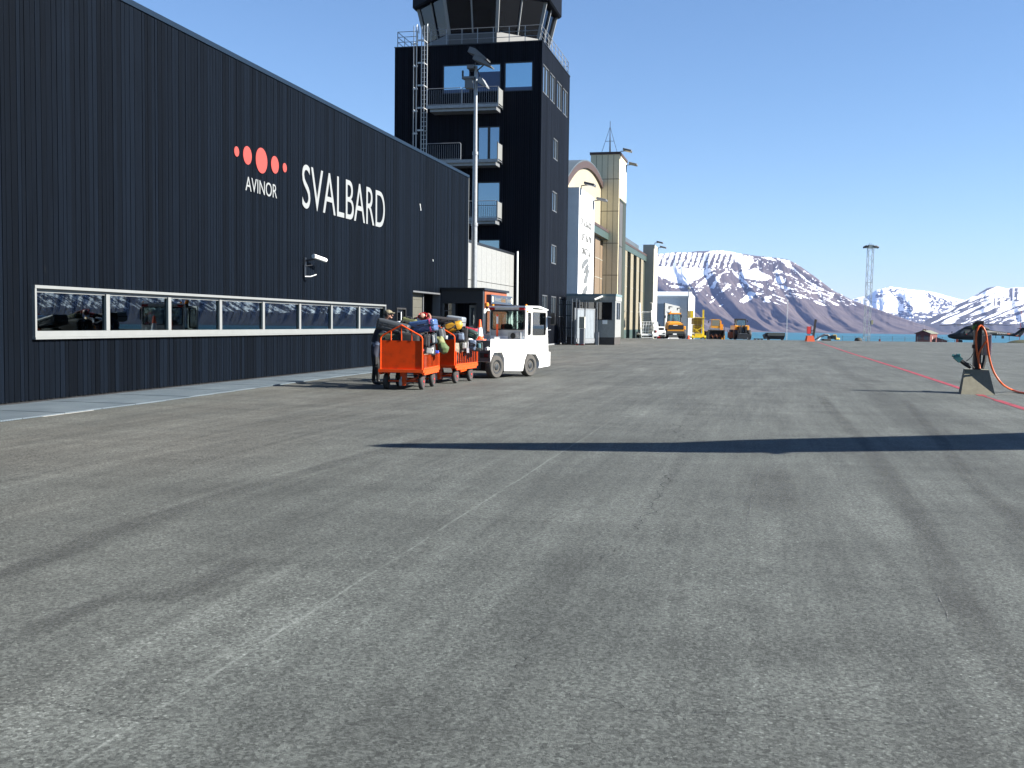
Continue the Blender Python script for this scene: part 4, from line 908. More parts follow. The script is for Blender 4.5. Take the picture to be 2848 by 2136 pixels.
# ------------------------------------------------------------------ grey-blue workshop beyond the hangar
P = gD(1848, 940, 166); Fr = gX(1889, 928, P.x); YF = Fr.y; zb = ground_z(170) - .6
C_ = gY(1913, 940, YF); zt = gY(1913, 822.5, YF).z; E_ = gX(1931, 900, C_.x); A_ = gX(1923, 815, C_.x)
ws = thing('workshop_building', 'blue-grey corrugated workshop with a white porch front beyond the hangar', 'building', (C_.x - 6, YF + 3, zb))
M_corr = pbr('blue_grey_cladding', (.36, .40, .44), .5, var=.06); M_wsw = pbr('pale_gable', (.66, .68, .66), .6, var=.04)
b = MB(); x = C_.x - 16; k = 0
while x < C_.x: b.box(x, min(x + .3, C_.x), YF - .03 * (k % 2), YF + .3, zb, zt - .3); x += .3; k += 1
b.build('front_wall', M_corr, ws)
b = MB(); b.prism([(YF, zb), (E_.y, zb), (E_.y, gX(1931, 825, C_.x).z), (A_.y, A_.z), (YF, zt - .25)], -.2, 0, MX(C_.x + .02, 0, 0, (0, 1, 0), (0, 0, 1), (1, 0, 0))); b.build('gable_wall', M_wsw, ws)
b = MB(); b.loft([[Vector((C_.x - 16, YF - .2, zt - .3)), Vector((C_.x - 16, A_.y, A_.z)), Vector((C_.x - 16, A_.y, A_.z + .25)), Vector((C_.x - 16, YF - .25, zt))], [Vector((C_.x + .1, YF - .2, zt - .3)), Vector((C_.x + .1, A_.y, A_.z)), Vector((C_.x + .1, A_.y, A_.z + .25)), Vector((C_.x + .1, YF - .25, zt))]]); b.build('roof', pbr('pale_roof_edge', (.5, .54, .56), .5, var=.05), ws)
pz = gX(1848, 842, P.x).z; pz2 = gX(1889, 857, P.x).z
b = MB(); b.box(P.x - 8, P.x - .2, P.y, YF - .05, zb, pz - .1); b.build('porch_side', M_corr, ws)
dn, df = gX(1852, 930, P.x).y, gX(1864, 930, P.x).y; dz = gX(1855, 867, P.x).z
b = MB()
for r in grid_rects(P.y, YF - .06, zb, pz, [(dn, df, zb, dz)]): b.box(P.x - .19, P.x, r[0], r[1], r[2], r[3])
b.build('porch_wall', M_white2, ws)
b = MB(); b.box(P.x - .15, P.x - .1, dn, df, zb, dz - .5); b.build('porch_door', pbr('grey_shutter', (.34, .36, .4), .5, var=.25, vs=.7), ws)
for px_, py_ in ((1861, 853.5), (1884, 857.5)):
    q = gX(px_, py_, P.x); b = MB(); b.box(P.x + .002, P.x + .5, q.y - 1.3, q.y + 1.3, q.z - .06, q.z + .08); b.build('wall_lamp', M_grey, ws)
b = MB(); vp = gD(1916, 800, 182); b.cyl((vp.x, vp.y, zt - .5), (vp.x, vp.y, gD(1916, 806, 182).z), .09, n=6); b.ell((vp.x, vp.y, gD(1916, 801, 182).z), (.28, .28, .28), u=8, v=6); b.build('vent_pipe', M_greyp, ws)

# ------------------------------------------------------------------ baggage tug
def rrect(a0, a1, c0, c1, r, n=5):
    out = []
    for (ca, cc, st) in ((a1 - r, c1 - r, 0), (a0 + r, c1 - r, 90), (a0 + r, c0 + r, 180), (a1 - r, c0 + r, 270)):
        for i in range(n + 1):
            an = R(st + 90 * i / n); out.append((ca + r * math.cos(an), cc + r * math.sin(an)))
    return out
def ring_prism(b, outer, inner, h0, h1, M):
    n = len(outer); vs = [(p[0], p[1], h) for h in (h0, h1) for p in outer] + [(p[0], p[1], h) for h in (h0, h1) for p in inner]; fs = []
    for i in range(n):
        j = (i + 1) % n
        fs += [(i, j, n + j, n + i), (2 * n + j, 2 * n + i, 3 * n + i, 3 * n + j), (n + i, n + j, 3 * n + j, 3 * n + i), (j, i, 2 * n + i, 2 * n + j)]
    b.add(vs, fs, M)
tg = thing('baggage_tug', 'white airport baggage tug with a glazed cab and open left door, towing orange carts', 'tug', (-7.075, 28.767, 0), R(-22.445))
def T(bm_, nm, mt, par=None, smooth=False): return bm_.build(nm, mt, par or tg, smooth=smooth, local=True)
SIDE = MX(0, 0, 0, (0, 1, 0), (0, 0, 1), (1, 0, 0))       # profile (y, z), extruded along x
prof = [(-.345, .46), (-.315, .555), (-.19, .726), (.19, .727), (.30, .556), (.305, .205), (1.21, .175), (1.324, .522), (1.417, .66), (1.876, .648), (2.06, .44), (2.02, .25), (2.55, .27), (2.575, .33), (2.575, .50), (2.535, .50), (2.49, 1.16), (1.335, 1.17), (1.335, 1.075), (-.345, 1.10)]
M_tug = pbr('tug_white', (.80, .81, .79), .32, var=.025, dirt=.18, dirtc=(.5, .47, .4), coat=.3)
b = MB(); b.prism(prof, -.16, 0, SIDE); b.prism(prof, -1.3, -1.14, SIDE)
inner = [(-.345, .46), (.6, .46), (.6, .3), (1.2, .3), (2.0, .72), (2.3, .45), (2.535, .5), (2.49, 1.16), (1.335, 1.17), (1.335, 1.06), (-.345, 1.06)]
b.prism(inner, -1.139, -.161, SIDE); T(b, 'body', M_tug)
b = MB(); b.prism([(2.0, .24), (2.6, .29), (2.6, .70), (2.54, .70), (2.54, .46), (2.06, .40)], -1.32, .02, SIDE); T(b, 'front_bumper', M_tug)
b = MB(); b.box(-1.02, -.44, -.36, -.2, .25, .459); b.box(-1.28, -.02, -.352, -.3461, .47, 1.05); T(b, 'rear_panel_shaded', M_grey)  # rear is white like the sides; the grey paints its shade
b = MB(); b.box(-1.25, -.03, -.19, -.15, .2, .459); b.box(-1.13, -.17, -.15, 2.0, .42, .458); b.box(-1.13, -.17, -.1, .1, .25, .41); b.box(-1.13, -.17, 1.5, 1.75, .25, .41); T(b, 'chassis', M_black)
b = MB(); b.box(-.34, -.03, -.375, -.353, .575, .715); lt = T(b, 'tail_lamp', M_blackp)
b = MB(); b.box(-.2, -.06, -.38, -.3755, .6, .69); T(b, 'lens', pbr('dark_red_lens', (.12, .01, .01), .2), lt)
b = MB(); b.box(-1.27, -.96, -.375, -.353, .575, .715); lt = T(b, 'tail_lamp', M_blackp)
b = MB(); b.box(-1.24, -1.1, -.38, -.3755, .6, .69); T(b, 'lens', pbr('dark_red_lens', (.12, .01, .01), .2), lt)
b = MB(); b.cyl((-.07, -.353, .83), (-.07, -.46, .83), .05, n=14); b.cur = 1; b.cyl((-.14, -.353, .83), (-.14, -.37, .83), .035, n=12); T(b, 'work_lamp', [M_white, pbr('rust_lens', (.2, .05, .02), .4)])
b = MB(); b.box(-.72, -.58, -.55, -.36, .3, .36); b.cyl((-.65, -.5, .22), (-.65, -.5, .46), .02); T(b, 'tow_hitch', M_black)
b = MB(); b.box(.0012, .004, .9, 1.28, .455, .459); b.box(.0012, .004, 1.29, 1.92, .795, .803); b.box(.0012, .004, -.34, 1.29, .735, .739)
for y in (-.2, .66, 1.22): b.box(.0012, .006, y, y + .02, .86, .89); b.box(.0012, .006, y + .05, y + .07, .86, .89)
b.box(.0012, .003, 1.345, 1.35, .8, 1.16); b.box(.0012, .012, 1.74, 1.86, 1.06, 1.09); b.box(.0012, .004, 1.45, 1.56, 1.085, 1.095); b.box(.0012, .004, 2.02, 2.05, 1.07, 1.10)
T(b, 'panel_seam', pbr('seam_grey', (.2, .2, .19), .6))
b = MB(); b.box(.0012, .005, 1.05, 1.08, .86, .9); b.box(.0012, .005, 1.12, 1.15, .86, .9); T(b, 'warning_label', pbr('amber_label', (.8, .5, .1), .5))
text_mesh('64', .15, .14, .003, MX(.0015, 2.03, .785, (0, 1, 0), (0, 0, 1), (1, 0, 0))).build('fleet_number', pbr('faded_number', (.33, .33, .32), .6), tg, local=True)
# cab shell above the waist
WS = [(1.43, 1.585, 1.21, 1.85), (1.68, 2.365, 1.2, 1.865)]
b = MB()
ytop = lambda y: 2.03 if y < 2.0 else 2.03 - (y - 2.0) * .22
b.box(-.035, 0, 1.335, 1.43, 1.171, 2.0); b.box(-.035, 0, 1.585, 1.68, 1.171, 2.0); b.box(-.035, 0, 1.43, 1.585, 1.171, 1.21); b.box(-.035, 0, 1.43, 1.585, 1.85, 2.0); b.box(-.035, 0, 1.68, 2.365, 1.171, 1.2); b.box(-.035, 0, 1.68, 2.365, 1.865, 1.94)
b.prism([(2.365, 1.171), (2.49, 1.171), (2.42, 1.94), (2.365, 1.94)], -.035, 0, SIDE)
b.box(-1.3, -1.265, 1.335, 1.45, 1.171, 2.0); b.prism([(2.365, 1.171), (2.49, 1.171), (2.42, 1.94), (2.365, 1.94)], -1.3, -1.265, SIDE); b.box(-1.3, -1.265, 1.45, 2.365, 1.9, 1.95)
cb = T(b, 'cab', M_tug)
b = MB()
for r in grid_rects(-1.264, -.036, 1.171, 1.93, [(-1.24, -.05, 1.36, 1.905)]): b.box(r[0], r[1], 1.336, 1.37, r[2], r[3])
b.box(-1.29, -.01, 1.325, 1.36, 1.931, 2.0); T(b, 'cab_rear_wall', pbr('tug_white_shaded', (.42, .44, .45), .45, var=.05), cb)  # cab rear colour darkened for the shade it stands in
b = MB(); b.prism([(1.28, 1.995), (1.30, 2.045), (2.0, 2.05), (2.46, 1.955), (2.47, 1.93), (2.4, 1.941), (1.9, 2.001)], -1.33, .025, SIDE); T(b, 'roof', M_tug, cb)
b = MB(); b.box(-.92, -.42, 1.34, 1.62, 2.05, 2.07, bev=.008); T(b, 'roof_hatch', M_trim, cb)
b = MB(); XR = MX(0, 1.325, 0, (1, 0, 0), (0, 0, 1), (0, -1, 0)); ring_prism(b, rrect(-1.255, -.03, 1.345, 1.92, .07), rrect(-1.225, -.06, 1.375, 1.89, .06), -.02, .012, XR)
for w in WS: ring_prism(b, rrect(w[0] - .012, w[1] + .012, w[2] - .012, w[3] + .012, .05), rrect(w[0] + .015, w[1] - .015, w[2] + .015, w[3] - .015, .04), -.02, .008, SIDE)
T(b, 'window_seal', M_black, cb)
b = MB(); b.box(-1.24, -.05, 1.345, 1.352, 1.36, 1.905); T(b, 'rear_pane', glass('tug_rear_pane', (.72, .8, .78), .02, .25), cb)
for w in WS:
    b = MB(); b.box(-.024, -.018, w[0], w[1], w[2], w[3]); T(b, 'side_pane', glass('tug_side_pane', (.35, .48, .46), .02, .5), cb)
b = MB(); b.add([(-1.26, 2.475, 1.19), (-.04, 2.475, 1.19), (-.04, 2.41, 1.92), (-1.26, 2.41, 1.92)], [(0, 1, 2, 3)]); T(b, 'windscreen', glass('tug_screen', (.7, .8, .78), .02, .3), cb)
b = MB(); b.box(-.66, -.62, 2.43, 2.47, 1.19, 1.93); T(b, 'screen_post', M_black, cb)
for x0, x1 in ((-1.28, -1.10), (-.2, -.02)):
    b = MB(); b.box(x0, x1, 1.27, 1.324, 1.925, 2.0, bev=.008); T(b, 'brake_lamp', pbr('brake_red', (.33, .015, .015), .25), cb)
for x, y, z in ((-1.2, 1.36, 2.055), (-.04, 1.40, 2.055)):
    b = MB(); b.cyl((x, y, z - .01), (x, y, z + .035), .03, n=10); T(b, 'marker_lamp', pbr('amber_lens', (.85, .28, .02), .25), cb)
b = MB(); b.box(.001, .03, 1.375, 1.425, 1.86, 1.91, bev=.008); T(b, 'side_lamp', pbr('amber_lens', (.85, .28, .02), .25), cb)
b = MB(); b.box(-.6, -.21, 1.29, 1.335, 1.085, 1.275); ac = T(b, 'heater_box', pbr('heater_grey', (.3, .31, .31), .5), cb)
b = MB(); b.cyl((-.41, 1.289, 1.178), (-.41, 1.27, 1.178), .085, n=20); b.cyl((-.41, 1.269, 1.178), (-.41, 1.262, 1.178), .03, n=12); T(b, 'fan', M_black, ac)
b = MB(); b.box(-.165, -.11, 1.30, 1.335, 1.08, 1.285); T(b, 'vent_strip', M_white, cb)
b = MB(); b.box(-1.05, -.55, 1.5, 1.9, 1.0, 1.2); b.box(-1.04, -.62, 1.5, 1.58, 1.2, 1.52, bev=.04); b.box(-.5, -.15, 1.55, 1.9, 1.0, 1.3, bev=.05); b.tube([(-.85 + .15 * math.cos(a), 2.1 + .06 * math.sin(a), 1.45 + .14 * math.sin(a)) for a in [i * PI / 6 for i in range(12)]], .015, 6, closed=True); b.box(-1.25, -.05, 2.15, 2.45, 1.0, 1.28); T(b, 'seat', M_blackp, cb)
b = MB(); b.bar((.01, 2.42, 1.75), (.16, 2.5, 1.72), .025, .025); b.bar((.01, 2.44, 1.35), (.1, 2.5, 1.36), .02, .02); b.cur = 1; b.box(.09, .26, 2.47, 2.51, 1.5, 1.86, bev=.015); T(b, 'mirror', [M_white, M_blackp], cb)
# open left door
h0 = Vector((-1.3, 2.36, 0)); dv = Vector((-.42, -.90, 0)).normalized(); dm = MX(h0.x, h0.y, 0, dv, (0, 0, 1), (dv.y, -dv.x, 0))
b = MB(); ring_prism(b, rrect(0, .9, 1.2, 1.97, .05), rrect(.07, .83, 1.27, 1.90, .08), -.02, .02, dm); b.box(.0, .9, .55, 1.195, -.02, .02, dm); do = T(b, 'open_door', M_tug, cb)
b = MB(); ring_prism(b, rrect(.06, .84, 1.26, 1.91, .08), rrect(.085, .815, 1.285, 1.885, .07), -.026, .026, dm); T(b, 'window_seal', M_black, do)
b = MB(); b.box(.07, .83, 1.27, 1.9, -.004, .004, dm); T(b, 'pane', glass('tug_rear_pane', (.72, .8, .78), .02, .25), do)
# beacon on its rod
b = MB(); b.bar((-1.3, 1.34, 1.27), (-1.39, 1.3, 1.27), .03, .03); b.cyl((-1.38, 1.3, 1.22), (-1.38, 1.3, 1.96), .014, n=8); b.lathe([(.02, 1.95), (.05, 2.0), (.06, 2.03)], 14, TR((-1.38, 1.3, 0))); bc = T(b, 'beacon_rod', M_black)
b = MB(); b.lathe([(.06, 2.031), (.062, 2.09), (.05, 2.13), (.02, 2.145)], 16, TR((-1.38, 1.3, 0))); T(b, 'beacon', pbr('beacon_amber', (.75, .22, .01), .15, coat=.6), bc, True)
# wheels
for x, y, sgn in ((-.1, -.03, 1), (-.1, 1.62, 1), (-1.2, -.03, -1), (-1.2, 1.62, -1)):
    wm = MX(x, y, .322, (0, 0, 1), (0, 1, 0), (1 * sgn, 0, 0)) if sgn > 0 else MX(x, y, .322, (0, 1, 0), (0, 0, 1), (-1, 0, 0))
    if sgn > 0: wm = MX(x, y, .322, (0, 1, 0), (0, 0, 1), (1, 0, 0))
    b = MB(); b.lathe([(.19, -.1), (.29, -.1), (.318, -.07), (.322, -.03), (.322, .03), (.318, .07), (.29, .1), (.2, .1), (.19, .07)], 32, wm); wh = T(b, 'wheel', pbr('dusty_tyre', (.055, .052, .047), .85, var=.2, vs=6, bump=.4, bs=30), None, True)
    b = MB(); b.lathe([(.188, .03), (.19, .095), (.165, .09), (.15, .055), (.09, .05), (.085, .085), (.05, .095), (.0, .095)][::1], 24, wm); T(b, 'rim', pbr('rim_grey', (.022, .026, .03), .5, metal=.3, var=.2), wh, True)
    b = MB()
    for k in range(6): an = k * PI / 3; b.cyl(wm @ Vector((.115 * math.cos(an), .115 * math.sin(an), .05)), wm @ Vector((.115 * math.cos(an), .115 * math.sin(an), .065)), .014, n=6)
    T(b, 'wheel_nut', M_black, wh)
TM = PM[tg.name]
# things standing on the tug's deck
def lz(v): return TM @ Vector(v)
p = lz((-.92, 1.2, 1.078)); pl = thing('marker_post', 'orange and white marker post standing upright on the tug deck', 'marker post', p)
b = MB(); b.cyl(p, p + Vector((0, 0, .44)), .032, n=12); b.cyl(p + Vector((0, 0, .655)), p + Vector((0, 0, .72)), .032, .022, n=12); b.build('post', pbr('cone_orange', (.85, .1, .02), .45, var=.08), pl)
b = MB(); b.cyl(p + Vector((0, 0, .441)), p + Vector((0, 0, .654)), .031, n=12); b.build('reflective_band', pbr('band_white', (.7, .72, .74), .4, var=.1, vs=30), pl)
p = lz((-.8, 1.05, 1.078)); b = MB(); b.box(p.x - .08, p.x + .08, p.y - .06, p.y + .06, p.z, p.z + .07, bev=.01); tag(recentre(b.build('small_box', M_white), p), 'small white box on the tug deck beside the marker post', 'box')
p = gY(1334, 942, 28.95); p.z = 1.07
cn = thing('traffic_cone', 'orange traffic cone with a broad white sleeve standing on the tug deck', 'traffic cone', p)
b = MB(); m = TR(p); b.lathe([(.10, .0), (.096, .10)], 18, m); b.lathe([(.062, .34), (.03, .56), (.02, .565)], 18, m); b.box(-.15, .15, -.15, .15, -.012, .012, m); b.build('body', pbr('cone_orange', (.85, .1, .02), .45, var=.08), cn, smooth=True)
b = MB(); b.lathe([(.098, .101), (.0625, .339)], 18, m); b.build('sleeve', pbr('band_white', (.7, .72, .74), .4, var=.1, vs=30), cn, smooth=True)

# ------------------------------------------------------------------ baggage carts
M_cor = M_orange; M_redrim = pbr('red_rim', (.5, .02, .02), .35, var=.1); M_ctyre = pbr('cart_tyre', (.03, .03, .03), .8, var=.25, vs=8)
def cart(label, loc, rz):
    ct = thing('baggage_cart', label, 'baggage cart', loc, rz, 'orange baggage carts behind the tug')
    def C(bm_, nm, mt, par=None, smooth=False): return bm_.build(nm, mt, par or ct, smooth=smooth, local=True)
    b = MB(); b.box(-1.04, 0, 0, .07, .40, .47); b.box(-1.04, 0, 1.88, 1.95, .40, .47); b.box(-.06, 0, .071, 1.879, .40, .465); b.box(-1.04, -.98, .071, 1.879, .40, .465); b.cur = 1; b.box(-.979, -.061, .071, 1.879, .44, .462); b.cur = 0
    b.box(-.04, .006, .1, 1.8, .345, .399); b.box(-1.045, -1.0, .1, 1.8, .345, .399); C(b, 'deck', [M_cor, M_dark])
    b = MB(); b.box(-.995, -.045, .045, .058, .472, 1.12); C(b, 'end_plate', pbr('worn_orange_plate', (.60, .05, .003), .55, spec=.15, var=.12, vs=2.5, dirt=.5, dirtc=(.16, .03, .008)))
    b = MB(); b.tube([(-1.0, .05, .47), (-1.0, .05, 1.17), (-.985, .05, 1.205), (-.95, .05, 1.235), (-.52, .05, 1.47)], .019, 8); b.tube([(-.04, .05, .47), (-.04, .05, 1.17), (-.055, .05, 1.205), (-.09, .05, 1.235), (-.52, .05, 1.47)], .019, 8)
    for x, z in ((-.76, 1.33), (-.52, 1.455), (-.28, 1.33)): b.cyl((x, .05, 1.121), (x, .05, z), .014, n=8)
    C(b, 'end_frame', M_cor)
    for sx_ in (-.02, -1.02):
        b = MB(); y = .14
        while y < 1.92: b.cyl((sx_, y, .47), (sx_, y, .80), .0085, n=6); y += .155
        b.bar((sx_, .1, .485), (sx_, 1.93, .485), .022, .03); b.bar((sx_, 1.93, .47), (sx_, 1.93, .83), .03, .03); b.bar((sx_, .1, .47), (sx_, .1, .82), .03, .03)
        rl = C(b, 'side_rail', M_cor)
        b = MB(); b.bar((sx_, .1, .812), (sx_, 1.93, .812), .026, .022); C(b, 'top_rail', pbr('worn_rail', (.11, .07, .05), .6, var=.3, vs=6), rl)
    b = MB(); b.box(-.56, -.44, .12, .3, .10, .40); b.box(-.56, -.44, 1.5, 1.9, .28, .40); b.bar((-.9, .35, .19), (-.14, .35, .19), .04, .04); b.bar((-.9, 1.57, .19), (-.14, 1.57, .19), .04, .04); b.bar((-.94, .35, .2), (-.86, .35, .4), .04, .05); b.bar((-.12, .35, .2), (-.2, .35, .4), .04, .05); b.bar((-.94, 1.57, .2), (-.86, 1.57, .4), .04, .05); b.bar((-.12, 1.57, .2), (-.2, 1.57, .4), .04, .05)
    b.bar((-.5, .3, .17), (-.5, 1.9, .2), .05, .05); C(b, 'chassis', M_cor)
    b = MB(); b.bar((-.5, 1.9, .23), (-.5, 2.75, .27), .05, .045); C(b, 'drawbar', M_cor)
    b = MB(); b.tube([(-.53, .1, .3), (-.535, .08, .22), (-.52, .09, .15), (-.54, .08, .09)], .018, 6); b.box(-.57, -.52, .06, .115, .1, .24); C(b, 'tow_pin', M_galv)
    for x, y, sgn in ((-.11, .35, 1), (-.11, 1.57, 1), (-.93, .35, -1), (-.93, 1.57, -1)):
        wm = MX(x, y, .182, (0, 1, 0), (0, 0, 1), (1, 0, 0)) if sgn > 0 else MX(x, y, .182, (0, -1, 0), (0, 0, 1), (-1, 0, 0))
        b = MB(); b.lathe([(.10, -.045), (.16, -.048), (.18, -.028), (.182, 0), (.18, .028), (.16, .048), (.105, .045)], 24, wm); w_ = C(b, 'wheel', M_ctyre, None, True)
        b = MB(); b.lathe([(.10, .02), (.104, .046), (.085, .04), (.06, .018), (.035, .02), (.03, .055), (.0, .058)], 18, wm); C(b, 'rim', M_redrim, w_, True)
    return ct
ca = cart('orange baggage cart nearest the camera, loaded with a dark grey case and a blue suitcase', (-7.355, 22.88, 0), R(6))
cb2 = cart('orange baggage cart coupled directly behind the white tug, loaded with a yellow duffel', (-7.40, 25.62, 0), R(-2))

# ------------------------------------------------------------------ luggage
LUG = 'luggage piled on the orange carts'
fab = lambda n, c, r=.75, v=.2: pbr(n, c, r, var=v, vs=9, bump=.12, bs=90)
RIGHT13 = R(11)
def soft(b, sx, sy, sz, M, n=12, pw=.55, seed=0):       # fabric bag: boxy or round body with sagging top, folds and dents
    rr = random.Random(seed); s0 = len(b.v)
    b.ell((0, 0, 0), (sx / 2, sy / 2, sz / 2), None, 36, 19, pw)
    ph = [rr.uniform(0, 6) for _ in range(8)]; sg = .05 + rr.random() * .05
    for i in range(s0, len(b.v)):
        p_ = b.v[i]; u, v, w = p_.x / sx * 2, p_.y / sy * 2, p_.z / sz * 2
        k = 1 + .04 * math.sin(u * 5 + ph[0]) * math.sin(w * 6 + ph[1]) + .03 * math.sin(v * 9 + ph[2] + u * 4) * math.cos(w * 4 + ph[5])
        fold = .022 * abs(math.sin(u * 4.2 + w * 2.1 + ph[6])) ** .5
        z = p_.z * (k - fold) - sz * sg * (1 - u * u) * (w > 0) * w + sz * .04 * u * math.sin(ph[3])
        b.v[i] = M @ Vector((p_.x * (k - fold) + sx * .04 * w * math.sin(ph[4]), p_.y * k, z))
def hard_case(name, label, px, py, Y, L, D, Hh, ry, mat, rz=RIGHT13, rx=0, strap=None, trim=None, cat='suitcase'):
    c = gY(px, py, Y); M = TR(c, rx, ry, rz); t = thing(name, label, cat, (c.x, c.y, c.z - Hh / 2), 0, LUG)
    b = MB(); b.box(-L / 2, L / 2, -D / 2, D / 2, -Hh / 2, Hh / 2, M, bev=min(.06, Hh * .28), seg=4)
    for z_ in (-Hh * .22, Hh * .22): b.box(-L / 2 + .05, L / 2 - .05, -D / 2 - .006, D / 2 + .006, z_ - .012, z_ + .012, M, bev=.004)
    b.build('shell', mat, t, smooth=True)
    b = MB(); b.box(-L / 2 - .003, L / 2 + .003, -D / 2 - .004, D / 2 + .004, -.009, .009, M, bev=.003); b.build('closure_band', trim or M_blackp, t)
    b = MB(); b.tube([M @ Vector(q) for q in ((-.09, -D / 2 - .004, .03), (-.085, -D / 2 - .035, .035), (.085, -D / 2 - .035, .035), (.09, -D / 2 - .004, .03))], .011, 6)
    for x in (-L * .32, L * .32): b.box(x - .025, x + .025, -D / 2 - .014, -D / 2 - .001, -.03, .03, M)
    b.build('handle', M_blackp, t)
    if strap:
        b = MB(); x = L * .33
        ring_prism(b, rrect(-D / 2 - .008, D / 2 + .008, -Hh / 2 - .008, Hh / 2 + .008, .05), rrect(-D / 2 + .004, D / 2 - .004, -Hh / 2 + .004, Hh / 2 - .004, .05), x - .014, x + .014, M @ MX(0, 0, 0, (0, 1, 0), (0, 0, 1), (1, 0, 0))); b.build('strap', strap, t)
    return t
def soft_bag(name, label, px, py, Y, L, D, Hh, ry, mat, rz=RIGHT13, rx=0, straps=None, cat='bag', seed=1, pw=.5, panel=None):
    c = gY(px, py, Y); M = TR(c, rx, ry, rz); t = thing(name, label, cat, (c.x, c.y, c.z - Hh / 2), 0, LUG)
    b = MB(); soft(b, L, D, Hh, M, seed=seed, pw=pw * (.62 if pw < .65 else 1)); b.build('body', mat, t, smooth=60)
    if pw < .65 and L * Hh > .012:
        b = MB(); fy = -D * .40; ring_prism(b, rrect(-L * .47, L * .47, -Hh * .46, Hh * .42, min(L, Hh) * .16), rrect(-L * .44, L * .44, -Hh * .43, Hh * .39, min(L, Hh) * .14), fy - .012, fy + .012, M @ MX(0, 0, 0, (1, 0, 0), (0, 0, 1), (0, 1, 0)))
        b.tube([M @ Vector(q_) for q_ in ((-L * .16, fy + .03, Hh * .44), (-L * .14, fy + .02, Hh * .56), (L * .14, fy + .02, Hh * .56), (L * .16, fy + .03, Hh * .44))], .011, 6)
        b.build('piping', fab('grey_piping', (.05, .052, .056), .6, .1), t)
    if straps:
        b = MB()
        for x in (-L * .22, L * .2):
            ring_prism(b, rrect(-D / 2 * 1.0, D / 2 * 1.0, -Hh / 2 * 1.0, Hh / 2 * 1.0, min(D, Hh) * .42), rrect(-D / 2 * .9, D / 2 * .9, -Hh / 2 * .9, Hh / 2 * .9, min(D, Hh) * .38), x - .018, x + .018, M @ MX(0, 0, 0, (0, 1, 0), (0, 0, 1), (1, 0, 0)))
        b.tube([M @ Vector(q) for q in ((-L * .22, -D * .46, .02), (-L * .12, -D * .62, -.02), (L * .1, -D * .62, -.02), (L * .2, -D * .46, .02))], .012, 6)
        b.build('strap', straps, t)
    if panel:
        pm, fx = panel; b = MB(); soft(b, L * .5, D * .5, Hh * .82, M @ Matrix.Translation((L * fx, -D * .29, 0)), seed=seed + 3, pw=.35); b.build('pocket', pm, t, smooth=70)
    return t
cpx = lambda x, y: (1000 + x / 6.912, 860 + y / 6.912)
kpx = lambda x, y: (1160 + x / 10.37, 860 + y / 10.37)
M_bkf = fab('black_fabric', (.012, .012, .014)); M_olive = fab('olive_canvas', (.085, .095, .035)); M_dol = fab('dark_olive', (.028, .036, .018)); M_khaki = fab('light_khaki', (.16, .17, .07)); M_navy = fab('navy_fabric', (.022, .03, .05)); M_gryf = fab('grey_fabric', (.15, .16, .17))
hard_case('suitcase', 'large dark grey hard case lying on top at the left end of the nearest cart', *cpx(655, 340), 23.35, .74, .46, .26, R(13), pbr('graphite_shell', (.045, .05, .054), .4, var=.06, bump=.2, bs=120))
hard_case('suitcase', 'blue hard-shell suitcase with a pink strap, on top of the nearest cart', 1177.5, 908, 23.75, .63, .42, .285, R(-9), pbr('blue_shell', (.042, .085, .20), .32, var=.05, coat=.3), strap=pbr('pink_strap', (.75, .08, .22), .6), trim=pbr('navy_trim', (.02, .03, .08), .4), rz=R(4))
soft_bag('duffel_bag', 'crumpled army-green duffel under the dark grey case, behind the cart frame', *cpx(590, 560), 23.25, .52, .34, .27, R(3), M_dol, seed=2, straps=M_bkf)
soft_bag('duffel_bag', 'black holdall behind the orange cart frame, below the blue suitcase', *cpx(960, 560), 23.3, .5, .4, .30, R(5), M_bkf, seed=3)
soft_bag('holdall', 'black holdall wedged low behind the nearest orange plate', *cpx(700, 760), 23.35, .75, .5, .36, 0, fab('black_fabric_b', (.016, .014, .014)), seed=4)
soft_bag('holdall', 'dark grey holdall low in the middle of the nearest cart', *cpx(1180, 760), 24.0, .7, .55, .34, 0, fab('charcoal_fabric', (.03, .03, .033)), seed=5)
soft_bag('backpack', 'black backpack standing right of the orange frame on the nearest cart', *cpx(1275, 600), 23.4, .19, .24, .34, R(4), M_bkf, seed=6, pw=.6, panel=(fab('black_pocket', (.02, .02, .022)), 0))
soft_bag('sports_bag', 'navy bag with pale bands hanging at the open side of the nearest cart', *cpx(1432, 565), 23.85, .13, .16, .26, R(-6), fab('slate_navy', (.045, .065, .085)), seed=7, pw=.6, panel=(fab('pale_band', (.42, .45, .46)), -.05))
soft_bag('duffel_bag', 'light olive kitbag tilted out over the side of the nearest cart', *cpx(1560, 640), 24.2, .2, .3, .36, R(-18), M_khaki, seed=8, pw=.7)
soft_bag('duffel_bag', 'round dark green kitbag end bulging over the side rail of the nearest cart', *cpx(1612, 745), 24.15, .27, .34, .27, R(35), fab('leaf_green', (.065, .10, .035)), seed=9, pw=.8)
soft_bag('shopping_bag', 'pale grey carrier bag on the rail of the nearest cart', *cpx(1350, 795), 23.55, .17, .15, .15, R(6), fab('pale_grey_bag', (.52, .55, .54), .6, .1), seed=10, pw=.45)
soft_bag('pouch', 'small bright blue pouch beside the pale grey carrier bag', *cpx(1487, 820), 23.95, .09, .1, .07, 0, fab('bright_blue', (.05, .09, .55)), seed=11)
soft_bag('pouch', 'small red roll squeezed beside the orange post of the nearest cart', *cpx(1216, 790), 23.2, .055, .1, .055, 0, fab('red_fabric', (.6, .03, .04)), seed=12, pw=.9)
soft_bag('rucksack', 'olive rucksack lying at the back of the nearest cart near the crouching man', *cpx(950, 245), 24.35, .36, .3, .21, R(8), M_olive, seed=13, straps=M_bkf, cat='rucksack')
